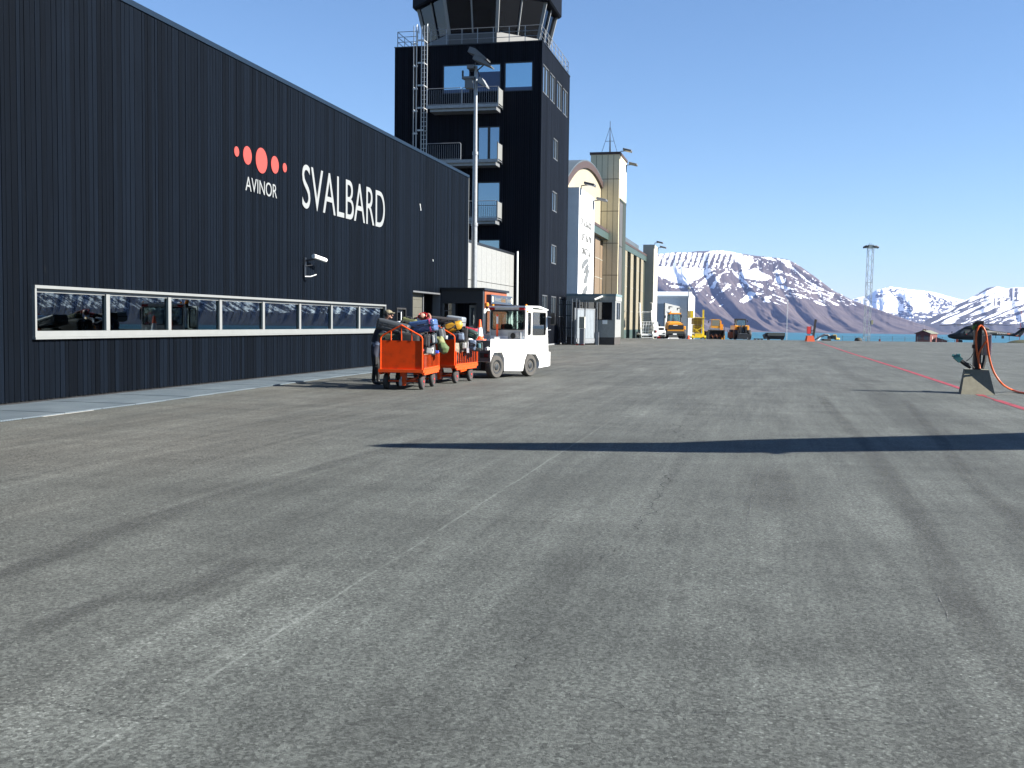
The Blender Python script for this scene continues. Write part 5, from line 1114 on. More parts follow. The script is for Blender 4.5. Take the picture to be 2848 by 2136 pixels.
soft_bag('holdall', 'black bag under the olive rucksack on the far side of the nearest cart', *cpx(900, 420), 24.3, .8, .5, .42, 0, fab('black_fabric_c', (.011, .012, .012)), seed=14)
soft_bag('rucksack', 'grey and black rucksack at the front end of the nearest cart', *cpx(1555, 470), 24.55, .24, .25, .3, R(-10), fab('blackish_grey', (.05, .055, .06)), seed=15, panel=(M_gryf, .12), cat='rucksack')
hard_case('instrument_case', 'long flat black case lying on top of the cart behind the tug', *kpx(800, 345), 26.15, .74, .34, .21, R(5), pbr('matt_black_case', (.022, .02, .021), .7, var=.08), rz=R(16), cat='case')
hard_case('suitcase', 'silver-grey hard suitcase at the top back of the cart behind the tug', *kpx(1120, 350), 26.85, .46, .42, .27, R(7), pbr('silver_shell', (.26, .29, .31), .35, metal=.3, var=.08), rz=R(2))
soft_bag('duffel_bag', 'bright yellow duffel with black straps on top of the rear cart', *kpx(985, 530), 25.98, .62, .26, .27, R(-19), fab('yellow_pvc', (.42, .22, .012), .45, .12), straps=M_bkf, seed=16, pw=.72)
soft_bag('suitcase', 'navy soft suitcase with a pale blue ribbed end below the yellow duffel', *kpx(1200, 800), 25.95, .28, .3, .23, R(-8), M_navy, seed=17, panel=(fab('pale_blue_panel', (.15, .2, .27)), .24), cat='suitcase')
c = gY(*kpx(1137, 1105), 25.8); t = thing('paper_bag', 'cream paper carrier bag at the side of the rear cart', 'bag', (c.x, c.y, c.z - .12), 0, LUG)
b = MB(); M = TR(c, 0, R(5), R(14)); b.loft([[(-.075, -.04, -.12), (.07, -.04, -.115), (.07, .04, -.115), (-.075, .04, -.12)], [(-.07, -.045, -.04), (.078, -.04, -.03), (.07, .045, -.03), (-.07, .04, -.04)], [(-.085, -.02, .115), (.05, -.018, .12), (.05, .02, .115), (-.085, .02, .11)]], M); b.build('bag', pbr('cream_paper', (.5, .46, .34), .8, var=.05, bump=.4, bs=30), t)
soft_bag('case', 'silver and olive camera case with an orange tag beside the cream paper bag', *kpx(1350, 1045), 26.05, .22, .24, .21, R(-4), fab('olive_drab', (.05, .05, .035)), seed=18, panel=(pbr('silver_panel', (.45, .46, .45), .35, var=.25, vs=14), .1), cat='case')
c = gY(*kpx(1465, 1190), 25.85); t = thing('luggage_tag', 'white airline baggage tag hanging over the rail of the rear cart', 'tag', (c.x, c.y, c.z), 0)
b = MB(); M = TR(c, R(4), R(-4), R(14)); b.box(-.03, .03, -.002, .002, -.06, .06, M); b.box(-.012, .012, -.0015, .0015, .0601, .22, M @ TR((0, 0, 0), 0, R(6), 0)); b.build('paper', pbr('tag_white', (.8, .8, .82), .6, var=.03), t)
hard_case('suitcase', 'blue-grey upright suitcase on the rear cart, left of the teal bag', *kpx(1585, 1035), 26.45, .2, .2, .28, R(6), pbr('blue_grey_shell', (.075, .10, .15), .45, var=.08))
soft_bag('bag', 'black bag with a teal triangular panel at the front end of the rear cart', *kpx(1800, 1075), 26.95, .17, .22, .24, R(-6), fab('black_fabric_d', (.014, .018, .018)), seed=19, panel=(fab('teal_panel', (.14, .30, .33)), .02))
hard_case('case', 'tilted dark green box case under the red suitcase on the rear cart', *kpx(1600, 725), 26.75, .3, .3, .22, R(24), pbr('bottle_green_case', (.018, .045, .038), .42, var=.1), trim=pbr('olive_edge', (.07, .10, .07), .5), cat='case')
soft_bag('suitcase', 'red suitcase at the top of the pile beside the traffic cone', *kpx(1555, 610), 27.1, .34, .4, .17, R(8), fab('crimson_fabric', (.28, .012, .025), .6), seed=20, cat='suitcase')
soft_bag('holdall', 'tall black bag right of the navy suitcase on the rear cart', *kpx(1370, 760), 26.5, .17, .3, .42, 0, M_bkf, seed=21, pw=.4)
soft_bag('holdall', 'flat black bag lying along the rail at the front end of the rear cart', *kpx(1660, 1160), 26.75, .34, .24, .1, 0, M_bkf, seed=22)
soft_bag('holdall', 'small navy holdall with a white label, behind the orange plate of the rear cart', *kpx(930, 810), 25.75, .25, .18, .13, 0, M_navy, seed=23, panel=(M_white, -.32))
soft_bag('holdall', 'black holdall filling the floor of the rear cart', 1238, 990, 26.5, .72, 1.2, .34, 0, fab('black_fabric_e', (.02, .016, .016)), seed=24)
soft_bag('holdall', 'dark brown holdall low in the back of the rear cart', 1240, 952, 26.7, .62, .8, .44, 0, fab('dark_brown_fabric', (.022, .018, .015)), seed=25)
soft_bag('holdall', 'charcoal trolley bag low at the front of the rear cart', 1282, 958, 27.1, .42, .4, .46, 0, fab('charcoal_fabric', (.03, .03, .033)), seed=26)

# ------------------------------------------------------------------ people
def skin_mesh(name, verts, edges, radii, mats, pick, parent, lev=2):
    me = bpy.data.meshes.new(name + '_sk'); me.from_pydata([tuple(v) for v in verts], edges, [])
    o = bpy.data.objects.new(name + '_sk', me); col.objects.link(o)
    o.modifiers.new('s', 'SKIN'); o.modifiers[0].use_smooth_shade = True; o.modifiers[0].branch_smoothing = .5
    for i, r_ in enumerate(radii):
        sv_ = me.skin_vertices[0].data[i]; sv_.radius = (r_, r_) if not isinstance(r_, tuple) else r_; sv_.use_root = (i == 0)
    sub = o.modifiers.new('u', 'SUBSURF'); sub.levels = lev; sub.render_levels = lev
    dg = bpy.context.evaluated_depsgraph_get(); dg.update()
    m2 = bpy.data.meshes.new_from_object(o.evaluated_get(dg)); bpy.data.objects.remove(o); bpy.data.meshes.remove(me)
    m2.name = name; m2.materials.clear()
    for m in mats: m2.materials.append(m)
    for p_ in m2.polygons: p_.material_index = pick(p_.center); p_.use_smooth = True
    inv = PM[parent.name].inverted(); m2.transform(inv)
    ob = bpy.data.objects.new(name, m2); col.objects.link(ob); ob.parent = parent; PM[ob.name] = PM[parent.name]; return ob
M_jack = fab('navy_jacket', (.006, .010, .026)); M_trou = fab('dark_trousers', (.004, .0045, .006)); M_refl = pbr('reflective_band', (.12, .15, .22), .4, var=.1, vs=20); M_shoe = pbr('black_boot', (.01, .01, .01), .5)
def fingers(hand, dirn, side, r=.009):
    vs, es, rs = [], [], []
    d = Vector(dirn).normalized(); s_ = Vector(side).normalized()
    return d, s_
# man beside the cart
YP = 24.72
def pp(x, y, dy=0): return gY(x, y, YP + dy)
m1 = thing('person', 'man in a camouflage cap and dark navy work clothes leaning over the nearest cart', 'person', (gY(1040, 1062, YP).x, YP, 0))
V = []; Eg = []; Rd = []
def av(p_, r_, par=None):
    V.append(Vector(p_)); Rd.append(r_)
    if par is not None: Eg.append((par, len(V) - 1))
    return len(V) - 1
hip = av(pp(1042, 978), (.135, .165)); wa = av(pp(1046, 955), (.125, .155), hip); ch = av(pp(1057, 922), (.14, .175), wa); sh = av(pp(1067, 900), (.115, .15), ch); nk = av(pp(1074, 889), .06, sh)
nk2 = av(pp(1077, 884), .058, nk); hdv = av(pp(1080, 876), (.082, .095), nk2); av(pp(1081, 869), (.07, .082), hdv)
for dy, kx, axx, sx2 in ((-.10, 1043, 1038.5, 1064), (.10, 1052, 1051, 1069)):
    h_ = av(pp(1042, 986, dy), .098, hip); k_ = av(pp(kx, 1020, dy), .066, h_); a_ = av(pp(axx, 1054, dy), .048, k_); z_ = V[a_].copy()
    f_ = av((z_.x + .02, z_.y, .045), .045, a_); av((z_.x + .20, z_.y - .01, .035), .038, f_)
for dy, el, hn in ((-.19, (1084, 915, -.24), (1103, 897, -.16)), (.19, (1090, 908, .2), (1112, 896, .1))):
    s_ = av(pp(1066, 902, dy * .8), .075, sh); e_ = av(gY(el[0], el[1], YP + el[2]), .052, s_); w_ = av(gY(hn[0], hn[1], YP + hn[2]), .036, e_)
    hv = V[w_] + Vector((.05, .0, .012)); h_ = av(hv, .034, w_)
    for q in range(4): f1 = av(hv + Vector((.04, -.03 + .02 * q, .005)), .010, h_); av(hv + Vector((.075 - abs(q - 1.4) * .008, -.034 + .023 * q, -.014)), .008, f1)
    f1 = av(hv + Vector((.01, -.045 if dy < 0 else .045, .01)), .011, h_); av(hv + Vector((.04, -.058 if dy < 0 else .058, .0)), .009, f1)
zb_, zt_ = pp(1046, 957).z, pp(1046, 950).z; zk = pp(1074, 891).z; zhip = pp(1042, 970).z
def pick1(c):
    if c.z < .10: return 4
    if c.z > zk + .0 and c.x > pp(1070, 889).x - .02: return 3
    if c.x > pp(1100, 897).x: return 5
    if c.z < zhip - .18: return 1
    if zb_ - .03 < c.z < zt_ + .0 and c.x < pp(1062, 950).x: return 2
    return 0
skin_mesh('body', V, Eg, Rd, [M_jack, M_trou, M_refl, M_skin, M_shoe, pbr('pale_glove', (.55, .6, .68), .6, var=.08)], pick1, m1)
hc = pp(1080.5, 875)
b = MB(); b.ell((hc.x - .005, hc.y, hc.z + .045), (.105, .092, .075), None, 16, 10, 1.0); b.prism([(hc.x + .06, hc.y - .07), (hc.x + .13, hc.y - .055), (hc.x + .165, hc.y), (hc.x + .13, hc.y + .055), (hc.x + .06, hc.y + .07)], hc.z + .035, hc.z + .052); b.build('cap', pbr('camouflage', (.16, .14, .09), .8, var=.6, vs=28), m1, smooth=True)
b = MB()
for s_ in (-1, 1): b.cyl((hc.x - .02, hc.y + s_ * .088, hc.z - .005), (hc.x - .02, hc.y + s_ * .125, hc.z - .005), .04, .035, n=14)
b.tube([(hc.x - .02, hc.y - .11, hc.z), (hc.x - .11, hc.y - .06, hc.z + .0), (hc.x - .125, hc.y, hc.z), (hc.x - .11, hc.y + .06, hc.z), (hc.x - .02, hc.y + .11, hc.z)], .014, 6); b.build('ear_defenders', M_blackp, m1)
b = MB(); b.ell((hc.x + .098, hc.y, hc.z - .018), (.024, .014, .022), None, 8, 6); b.ell((hc.x + .055, hc.y, hc.z - .072), (.045, .04, .03), None, 10, 6); b.build('nose', M_skin, m1, smooth=True)
b = MB(); b.ell((hc.x + .083, hc.y - .03, hc.z + .008), (.004, .010, .005), None, 6, 5); b.ell((hc.x + .083, hc.y + .03, hc.z + .008), (.004, .010, .005), None, 6, 5); b.box(hc.x + .084, hc.x + .092, hc.y - .022, hc.y + .022, hc.z - .054, hc.z - .049); b.build('eyes', M_black, m1)
b = MB(); b.ell((hc.x - .05, hc.y, hc.z - .012), (.055, .088, .06), None, 12, 8); b.build('hair', pbr('grey_hair', (.12, .10, .085), .8, var=.3, vs=40), m1, smooth=True)
# bald man bent over between the carts
Y2 = 25.12; q2 = lambda x, y, dy=0: gY(x, y, Y2 + dy)
m2_ = thing('person', 'bald man in a black and red jacket bent over the luggage between the two carts', 'person', (q2(1168, 1000).x, Y2 + .35, 0))
V = []; Eg = []; Rd = []
hip = av(Vector((q2(1160, 950).x - .05, Y2 + .42, .93)), (.15, .14)); wa = av(V[hip] + Vector((.02, -.06, .16)), (.14, .13), hip); ch = av(q2(1160, 899, .12), (.165, .14), wa); sh = av(q2(1165, 889, .02), (.14, .11), ch); nk = av(q2(1171, 884, -.05), .06, sh); hdv = av(q2(1174.5, 878.5, -.14), (.088, .082), nk); av(q2(1175.5, 877, -.20), (.07, .068), hdv)
for dx in (-.11, .11):
    h_ = av(V[hip] + Vector((dx, 0, -.08)), .10, hip); k_ = av(V[hip] + Vector((dx, -.06, -.46)), .068, h_); a_ = av(Vector((V[hip].x + dx, V[hip].y - .02, .10)), .05, k_); f_ = av(Vector((V[hip].x + dx, V[hip].y - .04, .045)), .045, a_); av(Vector((V[hip].x + dx * 1.1, V[hip].y - .22, .035)), .038, f_)
for sgn, e, w in ((1, q2(1191, 874, -.02), q2(1197, 881, -.2)), (-1, q2(1147, 900, -.05), q2(1150, 912, -.25))):
    s_ = av(q2(1170 + 14 * sgn, 887, .02), .075, sh); e_ = av(e, .05, s_); w_ = av(w, .034, e_); hv = w + Vector((.01, -.04, -.03)); h_ = av(hv, .032, w_)
    for q in range(4): f1 = av(hv + Vector((-.03 + .02 * q, -.035, -.012)), .010, h_); av(hv + Vector((-.034 + .023 * q, -.05, -.045)), .008, f1)
    f1 = av(hv + Vector((-.045 * sgn, -.01, -.01)), .011, h_); av(hv + Vector((-.055 * sgn, -.035, -.025)), .009, f1)
hc = q2(1174.5, 878.5, -.16)
xs_ = q2(1186, 880).x
def pick2(c):
    if c.z < .1: return 3
    if c.z < .9: return 1
    if (Vector(c) - hc).length < .135: return 2
    if c.x > xs_ + .07 and c.y < Y2 - .06: return 2
    if (Vector(c) - hc).length < .24: return 4
    return 0
skin_mesh('body', V, Eg, Rd, [fab('black_jacket', (.014, .012, .014)), M_trou, M_skin, M_shoe, fab('red_collar', (.35, .02, .02))], pick2, m2_)
b = MB(); tq = q2(1163, 889, -.14); b.prism([(-.05, -.06), (.09, -.035), (-.02, .075)], -.004, .004, TR(tq, R(60), 0, R(12))); b.build('reflective_patch', pbr('silver_reflective', (.5, .5, .5), .4, var=.2, vs=40), m2_)
b = MB(); b.tube([hc + Vector((-.1, 0, -.01)), hc + Vector((-.09, .08, .05)), hc + Vector((0, .11, .08)), hc + Vector((.09, .08, .05)), hc + Vector((.1, 0, -.01))], .014, 6)
for s_ in (-1, 1): b.ell((hc.x + .1 * s_, hc.y + .01, hc.z - .015), (.022, .032, .036), None, 10, 7)
b.build('ear_defenders', pbr('red_ear_cup', (.4, .02, .02), .4), m2_, smooth=True)

# ------------------------------------------------------------------ painted line on the apron
def faded(name, c, lo, hi, sc_=1.2):
    m, t, b = nt(name); L = t.links
    tc = N(t, 'ShaderNodeTexCoord'); nz = N(t, 'ShaderNodeTexNoise'); nz.inputs['Scale'].default_value = sc_; nz.inputs['Detail'].default_value = 9; nz.inputs['Roughness'].default_value = .75; L.new(tc.outputs['Object'], nz.inputs['Vector'])
    mr = N(t, 'ShaderNodeMapRange'); mr.inputs[1].default_value = lo; mr.inputs[2].default_value = hi; L.new(nz.outputs['Fac'], mr.inputs[0])
    tr = N(t, 'ShaderNodeBsdfTransparent'); mx = N(t, 'ShaderNodeMixShader'); L.new(mr.outputs[0], mx.inputs[0]); L.new(tr.outputs[0], mx.inputs[1]); L.new(b.outputs[0], mx.inputs[2])
    b.inputs['Base Color'].default_value = (*c, 1); b.inputs['Roughness'].default_value = .7
    L.new(mx.outputs[0], t.nodes['Material Output'].inputs['Surface']); return m
M_redline = faded('worn_red_paint', (.22, .02, .03), .28, .46, 2.0)
b = MB(); ln = [(5.05, 21.0), (5.06, 24.9), (5.05, 26.2), (5.10, 29.9), (5.22, 41.7), (5.31, 67.8), (5.6, 97.0), (5.72, 112.0)]
for (xa, ya), (xb, yb) in zip(ln[:-1], ln[1:]):
    w = .085 if not (24.8 < ya < 26) else .03
    n = max(1, int((yb - ya) / 8))
    for k in range(n):
        f0, f1 = k / n, (k + 1) / n; b.add([(xa + (xb - xa) * f0 - w, ya + (yb - ya) * f0, .005), (xa + (xb - xa) * f0 + w, ya + (yb - ya) * f0, .005), (xa + (xb - xa) * f1 + w, ya + (yb - ya) * f1, .005), (xa + (xb - xa) * f1 - w, ya + (yb - ya) * f1, .005)], [(0, 1, 2, 3)])
struct(b.build('red_apron_line', M_redline))

# cracks and pale scratches in the asphalt, surveyed one by one
rc = random.Random(21)
def jag(pts, k, amp):
    for _ in range(k):
        o_ = [pts[0]]
        for u_, v_ in zip(pts[:-1], pts[1:]):
            d_ = v_ - u_; m_ = u_.lerp(v_, .5 + rc.uniform(-.1, .1)) + Vector((-d_.y, d_.x, 0)) * rc.uniform(-amp, amp); o_ += [m_, v_]
        pts = o_
    return pts
def strip(b, pts, w, z, fade=True):
    n = len(pts); vs = []
    for i, p_ in enumerate(pts):
        d_ = (pts[min(i + 1, n - 1)] - pts[max(i - 1, 0)]).normalized(); e_ = min(1, min(i, n - 1 - i) / 4 + .15) if fade else 1
        h_ = Vector((-d_.y, d_.x, 0)) * w * e_ * rc.uniform(.3, 1.0) * .55; vs += [Vector((p_.x, p_.y, z)) + h_, Vector((p_.x, p_.y, z)) - h_]
    b.add(vs, [(2 * i, 2 * i + 1, 2 * i + 3, 2 * i + 2) for i in range(n - 1)])
G3 = lambda x, y: gG(x / 1.5534, 1136 + y / 1.5534)
G4 = lambda x, y: gG(1424 + x / 1.5534, 1136 + y / 1.5534)
b = MB()
for fn, pts, w in ((G3, [(-60, 1284), (0, 1280), (170, 1275), (300, 1290), (400, 1312), (520, 1330), (600, 1330), (700, 1348), (860, 1358)], .006), (G4, [(225, 1225), (250, 1245), (380, 1258), (480, 1290), (520, 1312), (700, 1318), (940, 1318), (1120, 1330), (1280, 1360), (1480, 1352), (1620, 1362), (1900, 1380), (2000, 1378), (2120, 1405), (2240, 1412)], .005),
                   (G4, [(718, 60), (735, 110), (740, 135)], .012), (G4, [(690, 280), (655, 350), (625, 390), (610, 430), (625, 450), (560, 490), (548, 530)], .010), (G4, [(470, 590), (440, 680), (430, 720)], .006), (G3, [(1690, 1300), (1780, 1308), (1900, 1310)], .004), (G3, [(1800, 1388), (1900, 1390), (2050, 1395)], .004), (G4, [(75, 1020), (110, 985), (125, 960), (150, 955)], .006), (G4, [(60, 1060), (20, 1130), (-30, 1180)], .004), (G4, [(225, 1225), (235, 1150), (300, 1085)], .003)):
    strip(b, jag([fn(*q_) for q_ in pts], 4, .16), w, .004)
struct(b.build('pavement_crack', faded('crack_dark', (.016, .016, .015), .36, .58, 7.0)))  # dark crack colour, broken up by noise
b = MB()
for fn, pts, w in ((G3, [(1825, 318), (1880, 355)], .012), (G3, [(1885, 645), (1918, 690)], .007), (G3, [(1808, 305), (1960, 262), (2090, 235)], .012), (G3, [(935, 603), (1070, 562)], .008), (G3, [(870, 780), (965, 712)], .006), (G4, [(1035, 230), (1030, 400), (990, 560)], .006), (G4, [(1820, 760), (1850, 830), (1885, 930)], .007), (G4, [(2020, 290), (2000, 255), (1930, 262)], .01)):
    strip(b, jag([fn(*q_) for q_ in pts], 3, .03), w, .0042)
struct(b.build('pavement_scratch', faded('pale_scratch', (.11, .112, .108), .40, .62, 6.0)))

# rubber-dark wheel lane and a resealed patch, soft-edged stains on the apron
def stain_mat(name, c, k):
    m, t, b = nt(name); L = t.links
    at_ = N(t, 'ShaderNodeAttribute'); at_.attribute_name = 'soft'; tc = N(t, 'ShaderNodeTexCoord'); nz = N(t, 'ShaderNodeTexNoise'); nz.inputs['Scale'].default_value = 1.4; nz.inputs['Detail'].default_value = 8; nz.inputs['Roughness'].default_value = .7; L.new(tc.outputs['Object'], nz.inputs['Vector'])
    n2 = N(t, 'ShaderNodeTexNoise'); n2.inputs['Scale'].default_value = 55; n2.inputs['Detail'].default_value = 4; L.new(tc.outputs['Object'], n2.inputs['Vector'])
    mr = N(t, 'ShaderNodeMapRange'); mr.inputs[1].default_value = .3; mr.inputs[2].default_value = .7; mr.inputs[3].default_value = .15; mr.inputs[4].default_value = k; L.new(nz.outputs['Fac'], mr.inputs[0])
    m2 = N(t, 'ShaderNodeMapRange'); m2.inputs[1].default_value = .35; m2.inputs[2].default_value = .6; m2.inputs[3].default_value = 1; m2.inputs[4].default_value = .45; L.new(n2.outputs['Fac'], m2.inputs[0])
    u1 = N(t, 'ShaderNodeMath', operation='MULTIPLY'); L.new(mr.outputs[0], u1.inputs[0]); L.new(at_.outputs['Fac'], u1.inputs[1])
    u2 = N(t, 'ShaderNodeMath', operation='MULTIPLY'); L.new(u1.outputs[0], u2.inputs[0]); L.new(m2.outputs[0], u2.inputs[1])
    tr = N(t, 'ShaderNodeBsdfTransparent'); mx = N(t, 'ShaderNodeMixShader'); L.new(u2.outputs[0], mx.inputs[0]); L.new(tr.outputs[0], mx.inputs[1]); L.new(b.outputs[0], mx.inputs[2])
    b.inputs['Base Color'].default_value = (*c, 1); b.inputs['Roughness'].default_value = .85; L.new(mx.outputs[0], t.nodes['Material Output'].inputs['Surface']); return m
def lane(b, soft, pts, w, z):
    for _ in range(3):
        o_ = [pts[0]]
        for u_, v_ in zip(pts[:-1], pts[1:]): o_ += [u_.lerp(v_, .25), u_.lerp(v_, .75)]
        pts = o_ + [pts[-1]]
    n = len(pts); vs = []; cols_ = (-1, -.45, .45, 1); o0 = len(b.v)
    for i, p_ in enumerate(pts):
        d_ = (pts[min(i + 1, n - 1)] - pts[max(i - 1, 0)]).normalized(); h_ = Vector((-d_.y, d_.x, 0)) * w; e_ = min(1, i / 6, (n - 1 - i) / 6)
        for c_ in cols_: vs.append(Vector((p_.x, p_.y, z)) + h_ * c_); soft.append(e_ if abs(c_) < .9 else 0)
    b.add(vs, [(4 * i + j, 4 * i + j + 1, 4 * i + 5 + j, 4 * i + 4 + j) for i in range(n - 1) for j in range(3)])
b = MB(); soft_ = []
lane(b, soft_, [G4(*q_) for q_ in ((1330, -60), (1400, 30), (1490, 120), (1570, 200), (1650, 330), (1760, 470), (1850, 680), (1950, 850), (2050, 1000), (2160, 1120), (2300, 1280))], .15, .0024)
lane(b, soft_, [G4(*q_) for q_ in ((1690, -40), (1850, 130), (1990, 330), (2110, 420), (2260, 600))], .12, .0027)
lane(b, soft_, [G4(*q_) for q_ in ((1120, 250), (1112, 345), (1110, 450))], .34, .0030)
lane(b, soft_, [G3(*q_) for q_ in ((-80, 765), (400, 560), (900, 395), (1400, 250), (1900, 120))], .16, .0026)
lane(b, soft_, [G3(*q_) for q_ in ((60, 1010), (500, 800), (760, 830), (1100, 640))], .13, .0029)
o = b.build('wheel_lane', stain_mat('rubber_stain', (.042, .044, .043), .42)); at__ = o.data.attributes.new('soft', 'FLOAT', 'POINT'); at__.data.foreach_set('value', soft_); struct(o)

# ------------------------------------------------------------------ ground power stands
M_conc = pbr('weathered_concrete', (.17, .16, .115), .85, var=.15, vs=6, bump=.1, bs=60, dirt=.3, dirtc=(.09, .085, .06))
gp0 = gG(2716, 1092)
ps = thing('power_stand', 'dark steel ground power post on a grey concrete block, draped with an orange hose', 'power stand', (5.1, 27.2, 0))
FLb, FRb = gG(2673, 1096.3), gG(2768, 1099.2); Zt = .57
FLt, FRt, BLt = gG(2684, 1027, Zt), gG(2757, 1030.5, Zt), gG(2678, 1025, Zt)
ex = (FRb - FLb).normalized(); ey = Vector((-ex.y, ex.x, 0))
BLb = FLb + ey * .8; BRb = FRb + ey * .8; BLt = FLt + ey * .5; BRt = FRt + ey * .56
b = MB(); b.add([FLb, FRb, BRb, BLb, FLt, FRt + Vector((0, .26, 0)), BRt + Vector((0, .1, 0)), BLt], [(3, 2, 1, 0), (4, 5, 6, 7), (0, 1, 4), (1, 5, 4), (1, 2, 6, 5), (2, 3, 7, 6), (3, 0, 4, 7)]); b.build('concrete_base', M_conc, ps)
pc = (FLt + FRt + BRt + BLt) / 4; yc = pc.y
M_pole = pbr('dark_brown_steel', (.022, .016, .014), .5, var=.3, vs=5)
S5 = lambda x, y: (2500 + x / 5.925, 840 + y / 5.925)
px0, px1 = gY(*S5(1228, 900), yc).x, gY(*S5(1345, 900), yc).x; zt_ = gY(*S5(1300, 330), yc).z
b = MB(); b.box(px0, px0 + .03, yc - .09, yc + .09, Zt, zt_); b.box(px1 - .03, px1, yc - .09, yc + .09, Zt, zt_); b.box(px0 + .03, px1 - .03, yc - .02, yc + .02, Zt, zt_ - .02); b.build('post', M_pole, ps)
h0, h1 = gY(*S5(1270, 410), yc), gY(*S5(1390, 312), yc)
b = MB(); b.box(h0.x, h1.x, yc - .13, yc + .13, h0.z, h1.z, bev=.01); a_ = gY(*S5(1210, 350), yc); b.bar((h0.x + .02, yc - .05, a_.z), (a_.x, yc - .08, a_.z - .015), .05, .035); b.box(a_.x, a_.x + .04, yc - .11, yc - .05, a_.z - .06, a_.z); b.build('head', M_pole, ps)
q = gY(*S5(1240, 412), yc); b = MB(); b.cyl((q.x, yc - .1, q.z + .05), (q.x, yc + .02, q.z - .03), .045, n=12); b.build('lamp', pbr('green_plastic', (.04, .17, .02), .4, var=.1), ps)
q0, q1 = gY(*S5(1385, 880), yc), gY(*S5(1528, 545), yc)
b = MB(); b.box(q0.x, q1.x - .02, yc - .02, yc + .22, q0.z, q1.z, bev=.008); b.cur = 1; b.box(q1.x - .019, q1.x, yc - .04, yc + .24, q0.z - .01, q1.z + .02); b.build('cabinet', [pbr('cabinet_grey', (.21, .20, .19), .5, var=.06), M_white], ps)
q = gY(*S5(1230, 732), yc); b = MB(); b.box(q.x - .035, q.x + .03, yc - .08, yc + .02, q.z - .045, q.z + .045); b.build('switch_box', M_pole, ps)
b = MB(); c0, c1 = gY(*S5(1420, 880), yc - .05), gY(*S5(1375, 1098), yc - .1)
b.tube([c0, c0.lerp(c1, .4) + Vector((.01, 0, 0)), c1], .045, 8); b.tube([gY(*S5(1230, 830), yc - .1), gY(*S5(1190, 910), yc - .12), gY(*S5(1110, 975), yc - .15)], .009, 6); b.tube([gY(*S5(1080, 985), yc - .15), gY(*S5(1180, 1030), yc - .14), gY(*S5(1250, 1090), yc - .12)], .012, 6); b.tube([gY(*S5(1400, 960), yc - .1), gY(*S5(1340, 1040), yc - .12), gY(*S5(1330, 1095), yc - .12)], .01, 6); b.build('cable', M_black, ps)
b = MB(); e0, e1, e2 = gY(*S5(900, 890), yc - .18), gY(*S5(1010, 960), yc - .17), gY(*S5(1180, 1085), yc - .13)
b.tube([e1, e1.lerp(e2, .5), e2], .05, 10, radii=[.045, .05, .03]); b.build('plug_cable', M_black, ps)
b = MB(); b.bar(e0 + Vector((.04, 0, .0)), e1 + Vector((.01, 0, -.01)), .10, .13); b.box(e0.x + .06, e0.x + .15, yc - .23, yc - .13, e0.z - .01, e0.z + .055, bev=.01); b.cyl(e0 + Vector((-.03, 0, .02)), e0 + Vector((.05, 0, -.01)), .035, n=10); b.build('plug', pbr('teal_plug', (.03, .15, .15), .5, var=.12), ps)
M_hose = pbr('orange_hose', (.48, .075, .006), .38, var=.06)
yh_ = yc - .17
def hp(x, y, dy=0): return gY(*S5(x, y), yh_ + dy)
b = MB(); b.tube([hp(1352, 385, .05), hp(1312, 410), hp(1283, 480), hp(1270, 600), hp(1277, 750), hp(1300, 900), hp(1322, 1010), hp(1330, 1098, -.04)], .024, 10)
b.tube([hp(1335, 1098, -.04), hp(1318, 1000), hp(1310, 880), hp(1345, 790), hp(1395, 705), hp(1440, 640, -.02)], .022, 10)
end = gG(2848, 1094.5, .025); far = gG(2985, 1104, .025); far2 = gG(3200, 1090, .025)
g1 = gG(*S5(1880, 1455), .03); 
pts = [hp(1352, 388, .05), hp(1392, 420), hp(1432, 500), hp(1450, 620), hp(1463, 760), hp(1490, 930), hp(1540, 1110), hp(1610, 1240), hp(1700, 1355)]
pts += [pts[-1].lerp(g1, .55) + Vector((0, 0, -.012)), g1, end, far, far2]
for _ in range(2):
    o_ = [pts[0]]
    for u_, v_ in zip(pts[:-1], pts[1:]): o_ += [u_.lerp(v_, .25), u_.lerp(v_, .75)]
    pts = o_ + [pts[-1]]
b.tube(pts, .024, 10); b.build('hose', M_hose, ps, smooth=True)
# the second stand, far up the line
D2 = 111.0; sc2 = D2 / FPX
p = at((2250 - CX) * sc2, D2); ps2 = thing('power_stand', 'power post with a red cabinet on a bright orange block, far up the red line', 'power stand', (p.x, p.y, ground_z(D2)), -YAW)
b = MB(); b.loft([[(-.43, -.4, 0), (.43, -.4, 0), (.43, .4, 0), (-.43, .4, 0)], [(-.33, -.3, .6), (.29, -.3, .6), (.29, .3, .6), (-.33, .3, .6)]]); b.build('concrete_base', pbr('orange_block', (.5, .07, .015), .6, var=.06), ps2, local=True)
b = MB(); b.box(-.33, .02, -.2, .1, .8, 1.55); b.cur = 1; b.box(.021, .09, -.2, .1, .8, 1.57); b.bar((-.2, 0, .6), (-.2, 0, .8), .05, .05); b.bar((-.05, 0, .6), (-.05, 0, .8), .05, .05); b.build('cabinet', [pbr('cabinet_red', (.5, .03, .03), .5, var=.08), M_black], ps2, local=True)
b = MB(); b.bar((.32, .0, .2), (.55, 0, 2.3), .2, .16); b.bar((.1, 0, 1.1), (.38, 0, 1.15), .08, .06); b.bar((.1, 0, .8), (.38, 0, .85), .06, .06); b.build('post', M_pole, ps2, local=True)

